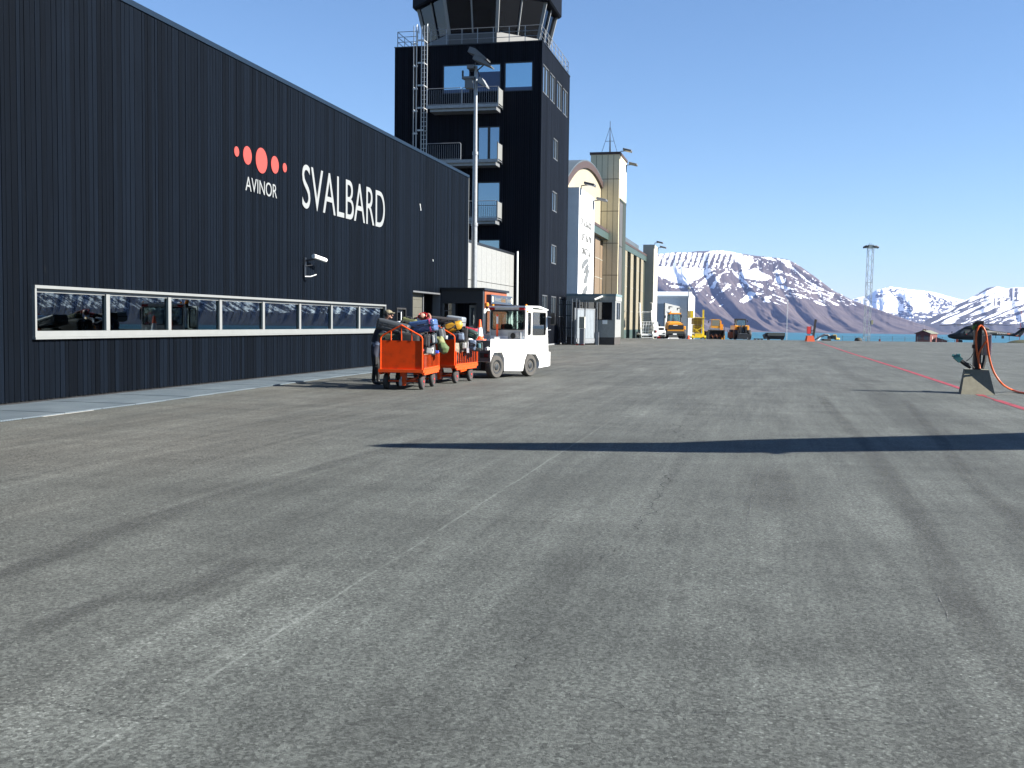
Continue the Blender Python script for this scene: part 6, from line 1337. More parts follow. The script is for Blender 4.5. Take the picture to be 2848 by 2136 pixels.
# ------------------------------------------------------------------ vehicles along the apron edge (authored facing the camera)
def far_thing(name, label, cat, pxx, d, group=None):
    p = at((pxx - CX) * d / FPX * 1.0, d); return thing(name, label, cat, (p.x, p.y, ground_z(d)), -YAW, group)
def LB(bm_, nm, mt, par, smooth=False): return bm_.build(nm, mt, par, smooth=smooth, local=True)
def tyre(b, x, y, r, w, axis='x'):
    if axis == 'x': b.cyl((x - w / 2, y, r), (x + w / 2, y, r), r, n=20)
def wheel(par, x, y, r, w, rim=None):
    m = MX(x, y, r, (0, 1, 0), (0, 0, 1), (1, 0, 0)); b = MB(); b.lathe([(r * .55, -w / 2), (r * .9, -w / 2), (r, -w * .3), (r, w * .3), (r * .9, w / 2), (r * .55, w / 2)], 22, m); wh = LB(b, 'wheel', M_black, par, True)
    b = MB(); b.lathe([(r * .54, -w * .42), (r * .5, -w * .3), (r * .5, w * .3), (r * .54, w * .42)], 16, m); LB(b, 'rim', rim or M_yellow, wh, True)
# mobile stairs with a white truck
st = far_thing('passenger_stairs', 'white truck-mounted passenger stairs parked under the hangar end pylon', 'passenger stairs', 1799, 121)
b = MB()
for x in (-.72, .62):
    b.bar((x, 0, .35), (x + .25, 3.6, 3.1), .12, .3)
LB(b, 'stringer', M_white, st)
b = MB()
for k in range(13): f_ = k / 12; b.box(-.68 + .25 * f_, .58 + .25 * f_, 3.6 * f_, 3.6 * f_ + .25, .3 + 2.75 * f_, .34 + 2.75 * f_)
LB(b, 'tread', M_galv, st)
b = MB(); b.box(-.5, .86, 3.6, 5.2, 3.02, 3.1); LB(b, 'platform', M_white, st)
b = MB(); b.box(-.75, .7, .1, 4.8, .35, .5); b.bar((-.7, .0, .1), (.6, .0, .1), .06, .06); b.bar((-.7, 0, .1), (-.7, 0, .5), .06, .06); b.bar((.6, 0, .1), (.6, 0, .5), .06, .06); LB(b, 'base_frame', M_white, st)
b = MB()
for x in (-.76, .68):
    b.bar((x, 0, 1.35), (x + .25, 3.6, 4.1), .06, .06); b.bar((x + .25, 3.6, 4.1), (x + .25, 5.2, 4.15), .06, .06)
    for k in range(7): f_ = k / 6; b.bar((x + .25 * f_, 3.6 * f_, .4 + 2.7 * f_), (x + .25 * f_, 3.6 * f_, 1.35 + 2.75 * f_), .04, .04)
    b.bar((x, 0, .9), (x + .25, 3.6, 3.6), .04, .04)
LB(b, 'handrail', M_white, st)
b = MB()
for k in range(5): b.bar((-.5 + .3 * k, .6, .5), (-.35 + .3 * k, .6, 1.9), .05, .05)
for z in (.8, 1.2, 1.6, 1.9): b.bar((-.6, .62, z), (.7, .62, z), .05, .04)
LB(b, 'lattice_panel', M_white, st)
b = MB(); b.prism([(.72, .25), (1.3, .25), (1.3, 1.2), (1.18, 1.9), (.85, 1.95), (.72, 1.8)], .3, 2.0, MX(0, 0, 0, (1, 0, 0), (0, 0, 1), (0, -1, 0)) @ Matrix.Translation((0, 0, -2.3))); tk = LB(b, 'truck_cab', M_white, st)
b = MB(); b.box(.78, .94, .27, .29, .65, .95); b.cur = 1; b.box(.95, 1.05, .27, .295, .7, .9); LB(b, 'tail_lamp', [M_blackp, M_red], tk)
for x, y in ((-.6, .9), (.95, .7), (-.6, 4.2), (.95, 4.2)): wheel(st, x, y, .34, .24, M_grey)
# small white car beyond the stairs
cr = far_thing('parked_car', 'small white car half hidden behind the passenger stairs', 'car', 1831, 127)
b = MB(); pr = [(-.0, .28), (0, .75), (.35, .95), (.6, 1.0), (1.1, 1.42), (2.5, 1.42), (3.2, .95), (3.9, .85), (4.0, .3)]
b.prism(pr, -.78, .78, MX(0, 0, 0, (0, 1, 0), (0, 0, 1), (1, 0, 0))); LB(b, 'body', M_white, cr)
b = MB(); b.box(-.66, .66, .55, 1.0, 1.02, 1.3, TR((0, 0, 0))); b.box(-.785, .785, 1.2, 2.4, 1.0, 1.34); LB(b, 'window', M_blackp, cr)
b = MB(); b.box(.45, .72, -.02, .02, .58, .76); b.box(-.72, -.45, -.02, .02, .58, .76); b.cur = 1; b.box(-.7, .7, -.04, .05, .3, .45); LB(b, 'headlight', [M_grey, M_blackp], cr)
for x, y in ((-.7, .7), (.7, .7), (-.7, 3.2), (.7, 3.2)): wheel(cr, x, y, .3, .2, M_grey)
eq = far_thing('fire_extinguisher', 'upright red cylinder with a black top standing behind the small white car', 'fire extinguisher', 1832, 133)
b = MB(); b.lathe([(.2, .25), (.2, 1.3), (.14, 1.45), (.08, 1.5)], 14); b.cyl((-.25, 0, .2), (.25, 0, .2), .2, n=12); LB(b, 'cylinder', M_red, eq)
b = MB(); b.cyl((0, 0, 1.5), (0, 0, 1.8), .12, n=10); b.bar((0, 0, 1.0), (.35, -.1, .9), .1, .12); LB(b, 'nozzle', M_black, eq)
# wheel loader seen from behind
wl = far_thing('wheel_loader', 'yellow wheel loader seen from behind, left of the yellow lift', 'wheel loader', 1877, 134, 'yellow snow-clearing machines')
b = MB(); b.loft([[(-1.02, 0, .95), (1.06, 0, .95), (1.04, 0, 1.55), (.9, .05, 1.9), (.6, .1, 2.0), (-.6, .1, 2.0), (-.88, .05, 1.9), (-1.0, 0, 1.55)], [(-1.02, 2.4, .9), (1.06, 2.4, .9), (1.04, 2.4, 1.7), (.9, 2.4, 2.1), (.6, 2.4, 2.2), (-.6, 2.4, 2.2), (-.88, 2.4, 2.1), (-1.0, 2.4, 1.7)]]); hd_ = LB(b, 'engine_hood', M_yellow, wl)
b = MB(); b.box(-.93, .98, -.03, -.001, 1.2, 1.74, bev=.008); LB(b, 'grille', M_blackp, hd_)
b = MB(); b.box(-.35, .22, -.04, -.0305, 1.66, 1.73); LB(b, 'name_strip', M_white, hd_)
b = MB(); b.loft([[(-.5, 2.5, 2.0), (.95, 2.5, 2.0), (.95, 4.1, 2.0), (-.5, 4.1, 2.0)], [(-.44, 2.55, 3.1), (.88, 2.55, 3.1), (.88, 4.0, 3.1), (-.44, 4.0, 3.1)]], caps=False); LB(b, 'cab_glass', glass('cab_teal', (.28, .42, .42), .03, .5), wl)
b = MB()
for x0, x1, y0, y1 in ((-.52, -.46, 2.5, 2.5), (.97, .9, 2.5, 2.5), (-.52, -.46, 4.1, 4.0), (.97, .9, 4.1, 4.0), (.0, .0, 2.5, 2.5)): b.bar((x0, y0, 2.0), (x1, y1, 3.1), .1, .1)
b.box(-.1, .4, 3.0, 3.3, 2.0, 2.6); LB(b, 'cab_frame', M_black, wl)
b = MB(); b.box(-.55, 1.0, 2.35, 4.2, 3.1, 3.28, bev=.05); rf = LB(b, 'cab_roof', M_yellow, wl)
b = MB(); b.cyl((-.25, 2.8, 3.28), (-.25, 2.8, 3.5), .07, n=8); LB(b, 'beacon', pbr('amber_lens', (.85, .28, .02), .25), rf)
b = MB(); b.bar((-.55, 3.9, 2.9), (-.8, 3.9, 2.9), .04, .04); b.box(-.88, -.74, 3.86, 3.92, 2.6, 2.95); b.bar((.95, 3.9, 3.1), (1.3, 3.9, 3.0), .04, .04); b.box(1.2, 1.36, 3.86, 3.92, 2.7, 3.05); b.box(1.12, 1.28, 2.9, 3.0, 2.0, 2.12); LB(b, 'mirror', M_black, wl)
b = MB(); b.box(1.07, 1.52, 1.6, 3.0, .95, 1.6, bev=.06); LB(b, 'side_tank', M_yellow, wl)
b = MB(); b.box(-1.45, .95, -.35, -.05, .62, .98); b.box(-1.3, -.4, -.3, -.1, .45, .6); b.box(-.3, .9, -.3, 0, .42, .6); b.box(-.9, .95, 0, 3.8, .5, .9); b.cur = 1; b.box(-.4, .08, -.37, -.351, .5, .68); LB(b, 'rear_bumper', [pbr('olive_black', (.03, .035, .03), .6, var=.3), M_white], wl)
for x, y in ((-1.05, .9), (1.1, .9), (-1.05, 3.6), (1.15, 3.6)): wheel(wl, x, y, .62, .5)
b = MB(); b.box(-1.4, 1.5, 5.0, 6.2, .1, 1.1); LB(b, 'bucket', M_grey, wl)
# orange cone beside it
oc = far_thing('traffic_cone', 'small orange cone on the ground between the loader and the yellow lift', 'traffic cone', 1913, 137)
b = MB(); b.lathe([(.17, .03), (.03, .62), (.02, .63)], 14); b.box(-.22, .22, -.22, .22, 0, .03); LB(b, 'body', pbr('cone_orange', (.85, .1, .02), .45, var=.08), oc)
# yellow lift
yl = far_thing('loading_lift', 'lemon yellow scissor loading lift with a tall right column', 'lift', 1938, 140)
b = MB(); b.box(-.95, 1.0, -.5, 2.5, .16, .34); b.box(-.4, .6, -.3, 2.2, .341, .75); b.cyl((-.85, -.45, .24), (-.6, -.45, .24), .24, n=14); b.cyl((.75, -.45, .24), (1.0, -.45, .24), .24, n=14); b.cyl((-.85, 2.2, .24), (-.6, 2.2, .24), .24, n=14); b.cyl((.75, 2.2, .24), (1.0, 2.2, .24), .24, n=14); LB(b, 'chassis', M_ylift, yl)
b = MB(); b.bar((.72, .2, .3), (.72, .2, 3.85), .2, .25); b.bar((.85, .2, .3), (.74, .2, 2.2), .12, .12); b.bar((.6, -.2, .3), (.72, .2, 1.8), .1, .1); LB(b, 'column', M_ylift, yl)
b = MB(); b.box(-1.02, .95, .0, 2.3, 2.76, 2.84); b.box(-1.0, -.6, .0, .06, 2.841, 3.72); b.box(-1.0, -.95, .061, 2.2, 2.841, 3.7); b.bar((-.45, .05, 2.84), (-.45, .05, 3.5), .05, .05); LB(b, 'platform', M_ylift, yl)
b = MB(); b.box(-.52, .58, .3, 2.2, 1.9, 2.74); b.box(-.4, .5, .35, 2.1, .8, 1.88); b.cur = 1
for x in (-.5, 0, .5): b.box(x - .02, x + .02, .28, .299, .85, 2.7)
b.box(-.5, .56, .275, .299, 2.45, 2.5); b.box(-.4, .5, .275, .299, 1.62, 1.68); LB(b, 'lift_box', [pbr('lift_yellow_shaded', (.36, .22, .01), .6, var=.15), M_ylift], yl)  # central box in a darker yellow that paints its shade
b = MB(); b.bar((-.55, .1, 1.45), (.8, .1, .45), .1, .1); b.bar((-.35, .12, 1.0), (.75, .12, 1.65), .1, .1); b.bar((-.15, .15, .3), (-.15, .15, 1.4), .06, .06); LB(b, 'scissor_arm', M_ylift, yl)
# snow blower
sb = far_thing('snow_blower', 'orange-yellow snow blower with a wide black auger box in front', 'snow blower', 1988, 165, 'yellow snow-clearing machines')
b = MB(); 
for r in grid_rects(-1.22, 1.22, .02, 1.48, [(-1.12, 1.08, .1, 1.34)]): b.box(r[0], r[1], -.9, .0, r[2], r[3])
b.box(-1.12, 1.08, -.1, 0, .1, 1.34); bx = LB(b, 'auger_box', M_black, sb)
b = MB()
for k in range(26):
    a = k * .75; x = -1.05 + k * .083; b.bar((x, -.45, .5), (x + .06, -.45 + .36 * math.cos(a), .5 + .36 * math.sin(a)), .07, .12)
b.cyl((-1.1, -.45, .5), (1.05, -.45, .5), .08, n=10); b.cyl((.0, -.6, .62), (.0, -.2, .62), .2, n=14); LB(b, 'auger', pbr('rusty_orange', (.22, .07, .02), .6, var=.4, vs=8), bx)
b = MB(); b.box(.75, .95, -.95, -.901, .02, .25); b.box(1.1, 1.22, -.95, -.901, .02, .6); LB(b, 'skid', M_yellow, bx)
b = MB(); b.box(-.62, .66, .3, 1.9, 1.75, 2.1); b.box(.66, .76, .25, 1.9, 1.75, 3.1); b.box(-.62, .66, .3, 1.9, 3.0, 3.12); b.box(-.62, -.54, .3, .4, 2.1, 3.0); cb_ = LB(b, 'cab', M_yellow, sb)
b = MB(); b.box(-.54, .6, .29, .34, 2.1, 3.0); LB(b, 'windscreen', M_windark, cb_)
b = MB(); b.box(-.45, .45, .9, 1.6, 2.1, 2.6); LB(b, 'seat', M_black, cb_)
b = MB(); b.box(.77, 1.3, .8, 4.5, 1.3, 2.35); b.box(.8, 1.0, .7, .79, 2.0, 2.9); LB(b, 'engine_hood', M_yellow, sb)
b = MB(); b.box(-.95, .7, -.1, .6, 1.5, 1.68); LB(b, 'deck', M_galv, sb)
b = MB(); b.bar((-.6, .3, 2.9), (-1.05, .2, 2.85), .03, .03); b.box(-1.18, -1.03, .16, .2, 2.5, 2.86); b.bar((-.95, .1, 1.6), (-.95, .1, 2.0), .04, .04); b.bar((1.35, 0, 1.0), (1.35, 0, 1.9), .05, .05); LB(b, 'mirror', M_black, sb)
b = MB(); b.box(-.8, 1.2, .3, 4.4, .6, 1.3); LB(b, 'chassis', M_yellow, sb)
for x, y in ((-.95, 1.2), (1.4, 1.2), (-.95, 3.8), (1.4, 3.8)): wheel(sb, x, y, .62, .4)
# wheel loader seen from the front
w2 = far_thing('wheel_loader', 'yellow wheel loader facing the camera with black lift arms and a rust-brown side plate', 'wheel loader', 2062, 168, 'yellow snow-clearing machines')
k_ = 168 / FPX
b = MB(); b.loft([[(-.62, 1.5, 2.2), (.82, 1.5, 2.2), (.82, 2.9, 2.2), (-.62, 2.9, 2.2)], [(-.55, 1.55, 3.15), (.75, 1.55, 3.15), (.75, 2.8, 3.15), (-.55, 2.8, 3.15)]], caps=False); LB(b, 'cab_glass', glass('cab_teal', (.28, .42, .42), .03, .5), w2)
b = MB()
for x0, x1, y0, y1 in ((-.66, -.58, 1.5, 1.55), (.86, .78, 1.5, 1.55), (-.64, -.58, 2.9, 2.8), (.84, .78, 2.9, 2.8)): b.bar((x0, y0, 2.15), (x1, y1, 3.15), .12, .12)
b.box(-.7, .9, 1.4, 3.0, 3.08, 3.3, bev=.04); b.box(-.2, .4, 2.1, 2.5, 2.1, 2.75); LB(b, 'cab_frame', M_black, w2)
b = MB(); b.box(-1.1, -.6, .6, 4.0, 1.5, 2.25, bev=.08); b.box(.5, 1.2, .6, 4.0, 1.45, 2.25, bev=.08); b.box(-.6, .5, 1.2, 4.0, 1.0, 2.2); LB(b, 'body', M_yellow, w2)
b = MB(); b.box(-.55, -.3, -.8, 1.2, .6, 2.1); b.box(.3, .55, -.8, 1.2, .6, 2.1); b.box(-.3, .3, -.2, 1.2, .4, 1.7); b.bar((-.05, -.7, .7), (0, .9, 2.2), .16, .16); b.box(-.95, .95, -1.0, -.7, .1, .9); LB(b, 'lift_arm', M_blackp, w2)
b = MB(); b.bar((.0, -.72, 1.2), (.02, .6, 2.1), .05, .05); b.bar((-.8, -1.02, 1.0), (.6, -1.02, .95), .04, .04); b.bar((.62, -1.02, .2), (.62, -.9, .55), .12, .05); LB(b, 'hydraulic_rod', M_galv, w2)
for x, y in ((-1.08, .2), (1.08, .2), (-1.08, 3.4), (1.08, 3.4)): wheel(w2, x, y, .78, .56)
b = MB(); b.box(-2.25, -1.42, .3, .4, .25, 1.2); b.cur = 1; b.bar((-2.25, .3, 1.2), (-2.25, .3, 1.52), .05, .05); b.bar((-2.25, .3, 1.52), (-1.42, .3, 1.52), .04, .04); LB(b, 'side_plate', [pbr('rust_brown', (.16, .06, .03), .7, var=.25), M_black], w2)
b = MB(); b.box(-.98, -.8, 1.5, 1.56, 2.75, 3.05); b.box(1.0, 1.16, 1.5, 1.56, 2.75, 3.05); b.bar((-.7, 1.5, 3.1), (-.9, 1.5, 3.0), .04, .04); b.bar((.88, 1.5, 3.1), (1.05, 1.5, 3.0), .04, .04); LB(b, 'mirror', M_black, w2)
# dark spreader body, low pallets
sp = far_thing('spreader_hopper', 'dark green-black spreader hopper on low legs with a tilted left flap', 'spreader', 2156, 178)
b = MB(); b.box(-1.4, 1.5, 0, 1.4, .72, 1.22); b.cur = 1; b.loft([[(-1.2, .2, .15), (1.35, .2, .15), (1.35, 1.2, .15), (-1.2, 1.2, .15)], [(-1.4, 0, .719), (1.5, 0, .719), (1.5, 1.4, .719), (-1.4, 1.4, .719)]]); b.box(-1.2, -1.0, .2, .4, 0, .149); b.box(1.1, 1.3, .2, .4, 0, .149); b.box(-1.2, -1.0, 1, 1.2, 0, .149); b.box(1.1, 1.3, 1, 1.2, 0, .149); LB(b, 'hopper', [pbr('dark_green_grey', (.035, .045, .042), .6, var=.15), M_black], sp)
b = MB(); b.add([(-1.41, .1, 1.2), (-1.41, 1.3, 1.2), (-2.0, 1.3, .82), (-2.0, .1, .82), (-1.41, .1, .2), (-1.41, 1.3, .2), (-1.75, 1.3, .15), (-1.75, .1, .15)], [(0, 1, 2, 3), (3, 2, 6, 7), (7, 6, 5, 4), (0, 3, 7, 4), (1, 5, 6, 2)]); LB(b, 'flap', M_black, sp)
lp = far_thing('pallet_stack', 'low dark row of pallets on the apron edge left of the dark hopper', 'pallets', 2109, 186)
b = MB(); b.box(-.7, .72, 0, 1.1, .10, .16); b.box(-.7, .72, 0, 1.1, .19, .25)
for x in (-.65, -.05, .55): b.box(x, x + .12, 0, 1.1, 0, .099); b.box(x, x + .12, 0, 1.1, .161, .189)
LB(b, 'boards', pbr('dark_wood', (.03, .035, .04), .8, var=.3), lp)
# small excavator with a folded grey arm
me_ = far_thing('mini_excavator', 'small yellow excavator with a folded grey arm near the far orange block', 'excavator', 2300, 182)
k_ = .0615
b = MB(); b.tube([(-2.2, 0, .15), (-1.2, 0, .7), (-.55, 0, 1.0), (.0, 0, .98), (.35, 0, .6), (.5, 0, .3)], .2, 8, radii=[.1, .18, .22, .22, .18, .15]); LB(b, 'arm', M_grey, me_)
b = MB(); b.add([(-2.0, -.3, .05), (-1.4, -.3, .55), (-1.2, -.3, .55), (-1.6, -.3, .05), (-2.0, .3, .05), (-1.4, .3, .55), (-1.2, .3, .55), (-1.6, .3, .05)], [(0, 1, 2, 3), (7, 6, 5, 4), (0, 4, 5, 1), (1, 5, 6, 2), (2, 6, 7, 3), (3, 7, 4, 0)]); LB(b, 'blade', M_white, me_)
b = MB(); b.box(-.9, .5, -.4, .9, .0, .3, bev=.1); b.box(.1, .7, -.3, .6, .3, .85); LB(b, 'track', M_black, me_)
b = MB(); b.box(.7, 1.25, -.35, .6, .3, 1.0); LB(b, 'cab_glass', pbr('dark_green_glass', (.02, .05, .045), .15), me_)
b = MB(); b.bar((.75, -.4, 1.0), (1.3, -.4, 1.02), .1, .1); b.bar((1.3, -.4, 1.02), (1.35, -.4, .4), .1, .1); b.box(1.25, 1.95, -.4, .7, .15, .5, bev=.08); LB(b, 'counterweight', pbr('pale_machine_yellow', (.75, .5, .12), .5, var=.08), me_)
# dark mound, marker, fence
hb = far_thing('covered_heap', 'dark rounded tarpaulin-covered heap at the apron edge left of the lattice mast', 'heap', 2385, 188)
b = MB(); b.ell((0, 0, .05), (.68, .6, .6), None, 18, 12, .9); LB(b, 'cover', fab('dark_tarp', (.022, .02, .014)), hb, True)
mk = far_thing('edge_marker', 'small rust-red marker block at the apron edge right of the lattice mast', 'marker', 2444, 188)
b = MB(); b.box(-.14, .14, -.1, .1, 0, .4, bev=.02); b.cur = 1; b.box(-.1, .1, -.105, -.1001, .15, .35); LB(b, 'block', [pbr('rust_red', (.2, .04, .03), .7, var=.2), M_trim], mk)
wf = far_thing('wire_fence', 'thin wire fence with slim posts along the far apron edge', 'fence', 2410, 205)
b = MB()
for k in range(-4, 8): b.box(k * 2.4 - .03, k * 2.4 + .03, -.03, .03, -.1, 1.0)
LB(b, 'posts', M_grey, wf)
b = MB()
for z in (.35, .62, .9): b.bar((-9.7, 0, z), (16.9, 0, z), .03, .03)
LB(b, 'wires', M_grey, wf)
# lattice lighting mast
lm = far_thing('lattice_mast', 'tall galvanised lattice mast carrying a ring of floodlights', 'light mast', 2407, 198)
M_lat = pbr('pale_lattice', (.32, .35, .37), .5, metal=.2, var=.06)
b = MB(); Hm = 17.2; w0, w1 = .46, .46; lean = .28
cs = ((-1, -1), (1, -1), (1, 1), (-1, 1))
P_ = lambda i, z: Vector((cs[i][0] * w0 + lean * z / Hm, cs[i][1] * w0, z))
for i in range(4): b.bar(P_(i, 0), P_(i, Hm), .085, .085)
n_ = 19
for k in range(n_):
    z0, z1 = Hm * k / n_, Hm * (k + 1) / n_
    for i in range(4):
        j = (i + 1) % 4; b.bar(P_(i, z0) if k % 2 else P_(j, z0), P_(j, z1) if k % 2 else P_(i, z1), .04, .04)
    if k in (0, 11, 18):
        for i in range(4): b.bar(P_(i, z1), P_(i, z1) * 0 + P_((i + 1) % 4, z1), .07, .07)
LB(b, 'lattice', M_lat, lm)
b = MB(); b.box(lean - 1.05, lean + 1.05, -.5, .5, Hm + .02, Hm + .1); b.box(lean - .5, lean + .45, -.3, .3, Hm + .1, Hm + .62); b.bar((lean - .3, 0, Hm + .6), (lean - .25, 0, Hm + 1.0), .05, .05); b.bar((lean, 0, Hm + .6), (lean + .1, 0, Hm + .95), .05, .05); LB(b, 'head_frame', pbr('mast_head_grey', (.12, .16, .17), .5, var=.1), lm)
for x, rr_ in ((-1.05, .45), (-.7, .3), (1.0, -.45), (.7, -.3)):
    b = MB(); m = TR((lean + x * 1.08, -.2, Hm + .22), R(-25), rr_ * -1, 0); b.box(-.36, .36, -.25, .25, -.09, .12, m, bev=.03); LB(b, 'floodlight', M_trim, lm)
b = MB(); b.box(lean * .3 + .5, lean * .3 + .85, -.7, -.45, 3.1, 3.9); LB(b, 'control_box', pbr('olive_box', (.22, .22, .14), .6), lm)
# thin far mast
tm = far_thing('radio_mast', 'very thin pale lattice radio mast far behind the dark hopper', 'mast', 2185, 560)
b = MB()
for i in range(3): a = i * 2.09; b.bar((.28 * math.cos(a), .28 * math.sin(a), -2), (.25 * math.cos(a) + .15, .25 * math.sin(a), 26), .08, .08)
for k in range(26): b.bar((.28, 0, k), (-.14, .24, k + 1), .05, .05); b.bar((-.14, .24, k), (-.14, -.24, k + 1), .05, .05)
LB(b, 'lattice', pbr('white_lattice', (.6, .62, .65), .6), tm)
tm.location.z = -10.5
# obstruction light mast behind the tail of the helicopter
om = far_thing('obstruction_mast', 'thin red and white banded pole behind the helicopter tail', 'pole', 2831, 240)
b = MB(); 
for k in range(7): b.cur = k % 2; b.cyl((.3 * k / 7, 0, -1.6 + k * 1.32), (.3 * (k + 1) / 7, 0, -1.6 + (k + 1) * 1.32), .06, n=8)
LB(b, 'pole', [pbr('pole_red', (.35, .03, .06), .5), pbr('pole_dark', (.06, .03, .07), .5)], om)
b = MB(); b.ell((.12, 0, 3.3), (.19, .19, .3), None, 10, 8); b.cur = 1; b.ell((.14, 0, 3.75), (.12, .12, .14), None, 10, 8); LB(b, 'lamp', [pbr('lamp_white', (.8, .75, .82), .3), M_red], om)
# grassy mound to the right
p = at((2880 - CX) * 236 / FPX, 236)
b = MB(); rr = random.Random(5)
for k in range(7): b.ell((p.x + rr.uniform(-3, 6), p.y + rr.uniform(-2, 5), -2.75), (4.5 + rr.uniform(-1, 2), 3.5, 1.75 + rr.uniform(-.25, .25)), None, 30, 14)
o = b.build('grass_mound', pbr('mossy_grass', (.04, .044, .018), .95, var=.45, vs=2.2, bump=1.0, bs=6), smooth=True); struct(o)
# ------------------------------------------------------------------ red timber house by the shore
D = 380.0; hs = far_thing('red_house', 'dark red timber house with a pale roof and a lean-to, down by the fjord', 'house', 2584, D)
zr0 = CAMH - D * .01297; hs.location.z = zr0 - 1.5; PM[hs.name] = Matrix.Translation(hs.location) @ Matrix.Rotation(hs.rotation_euler.z, 4, 'Z')
M_hred = pbr('barn_red_boards', (.11, .027, .02), .75, var=.12, vs=2); M_hroof2 = pbr('moss_grey_roof', (.13, .135, .1), .8, var=.15)
ang = R(-38); hm = Matrix.Rotation(ang, 4, 'Z')
# corner of the two visible walls at x=0: gable wall runs left, long wall runs right and back
ax_ = Vector((-4.85, .9, 0)); bx_ = Vector((5.0, 6.2, 0)); Z0 = -3.0; ZE = 4.45; ZR = 5.35
A0_ = Vector((0, 0, 0)); A1_ = ax_; A2_ = ax_ + bx_; A3_ = bx_; up = lambda v, z: Vector((v.x, v.y, z)); mg, mgb = ax_ * .5, ax_ * .5 + bx_
b = MB(); b.add([up(A0_, Z0), up(A1_, Z0), up(A2_, Z0), up(A3_, Z0), up(A0_, ZE), up(A1_, ZE), up(A2_, ZE), up(A3_, ZE), up(mg, ZR), up(mgb, ZR)], [(0, 1, 5, 8, 4), (0, 4, 7, 3), (3, 7, 9, 6, 2), (2, 6, 5, 1)]); LB(b, 'wall', M_hred, hs)
ov = ax_.normalized() * .35; fo = bx_.normalized() * -.4
b = MB()
for s_, e_ in ((A0_ - ov, mg), (A1_ + ov, mg)):
    q = [up(s_ + fo, ZE - .12), up(e_ + fo, ZR + .12), up(e_ + bx_ - fo, ZR + .12), up(s_ + bx_ - fo, ZE - .12)]; b.add(q + [v_ + Vector((0, 0, .16)) for v_ in q], [(0, 3, 2, 1), (4, 5, 6, 7), (0, 1, 5, 4), (1, 2, 6, 5), (2, 3, 7, 6), (3, 0, 4, 7)])
rf = LB(b, 'roof', M_hroof2, hs)
b = MB(); c_ = mg + bx_ * .18; b.box(c_.x - .5, c_.x + .5, c_.y - .4, c_.y + .4, ZR - .3, ZR + .62); b.cyl((c_.x + 2.2, c_.y + 3, ZR), (c_.x + 2.2, c_.y + 3, ZR + .45), .12, n=8); LB(b, 'chimney', pbr('chimney_brown', (.08, .05, .04), .8), rf)
gw = MX(0, 0, 0, ax_.normalized(), (0, 0, 1), Vector((ax_.y, -ax_.x, 0)).normalized())
for x0, x1, z0, z1 in ((.5, 2.1, 2.2, 3.7), (3.0, 3.9, 2.3, 3.9)):
    b = MB(); b.box(x0, x1, z0, z1, -.0, .06, gw); wn = LB(b, 'window', pbr('house_pane', (.09, .13, .16), .15), hs)
    b = MB(); b.box(x0 - .1, x1 + .1, z0 - .12, z0, 0, .1, gw); b.box(x0 - .1, x1 + .1, z1, z1 + .1, 0, .1, gw); LB(b, 'window_frame', M_hred, wn)
lw = MX(0, 0, 0, bx_.normalized(), (0, 0, 1), Vector((bx_.y, -bx_.x, 0)).normalized())
b = MB(); b.box(2.2, 2.7, 2.2, 3.4, .0, .08, lw); LB(b, 'window', pbr('pale_pane', (.5, .45, .4), .4), hs)
b = MB(); b.box(-.3, 5.0, 1.35, 1.55, 0, 1.4, gw); b.box(.1, .25, Z0, 1.3, 1.2, 1.35, gw); b.box(2.5, 2.65, Z0, 1.3, 1.2, 1.35, gw); b.box(4.6, 4.75, Z0, 1.3, 1.2, 1.35, gw); LB(b, 'balcony', pbr('dark_red_rail', (.09, .025, .02), .8), hs)
o_ = Vector((3.0, 1.6, 0))
b = MB(); q = [o_ + Vector((0, 0, Z0)), o_ + Vector((3.3, -1.2, Z0)), o_ + Vector((4.6, 2.0, Z0)), o_ + Vector((1.4, 3.2, Z0))]; tz = [3.0, 1.85, 1.85, 3.0]
b.add(q + [Vector((v_.x, v_.y, z_)) for v_, z_ in zip(q, tz)], [(0, 1, 5, 4), (1, 2, 6, 5), (2, 3, 7, 6), (3, 0, 4, 7)]); b.cur = 1
q2_ = [Vector((v_.x, v_.y, z_ + .02)) + d_ for v_, z_, d_ in zip(q, tz, (Vector((-.2, -.3, 0)), Vector((.4, -.3, -.1)), Vector((.4, .2, -.1)), Vector((-.2, .2, 0))))]; b.add(q2_ + [v_ + Vector((0, 0, .16)) for v_ in q2_], [(0, 3, 2, 1), (4, 5, 6, 7), (0, 1, 5, 4), (1, 2, 6, 5), (2, 3, 7, 6), (3, 0, 4, 7)])
LB(b, 'lean_to', [pbr('dark_red_boards', (.14, .035, .03), .8, var=.15), M_hroof2], hs)
# ------------------------------------------------------------------ helicopter
D = 177.0; hc_ = far_thing('helicopter', 'dark green military-style helicopter parked on the apron edge behind the power post', 'helicopter', 2634, D)
M_heli = pbr('heli_dark_green', (.008, .012, .014), .5, spec=.25, var=.1, vs=1.2)
def ringY(x, zc, hz, hw, n=16, pw=.75):
    sg = lambda q: math.copysign(abs(q) ** pw, q)
    return [Vector((x, hw * sg(math.cos(2 * PI * i / n)), zc + hz * sg(math.sin(2 * PI * i / n)))) for i in range(n)]
b = MB(); b.loft([ringY(-.05, 1.05, .12, .15), ringY(.25, 1.02, .32, .45), ringY(.9, 1.03, .47, .75), ringY(1.5, 1.12, .62, .9), ringY(2.0, 1.3, .86, .95), ringY(2.6, 1.34, .92, .97), ringY(4.4, 1.34, .94, .97), ringY(5.6, 1.38, .9, .95), ringY(6.4, 1.5, .72, .8), ringY(7.2, 1.62, .42, .5), ringY(9.5, 1.5, .30, .3), ringY(11.6, 1.28, .26, .2)]); LB(b, 'fuselage', M_heli, hc_, True)
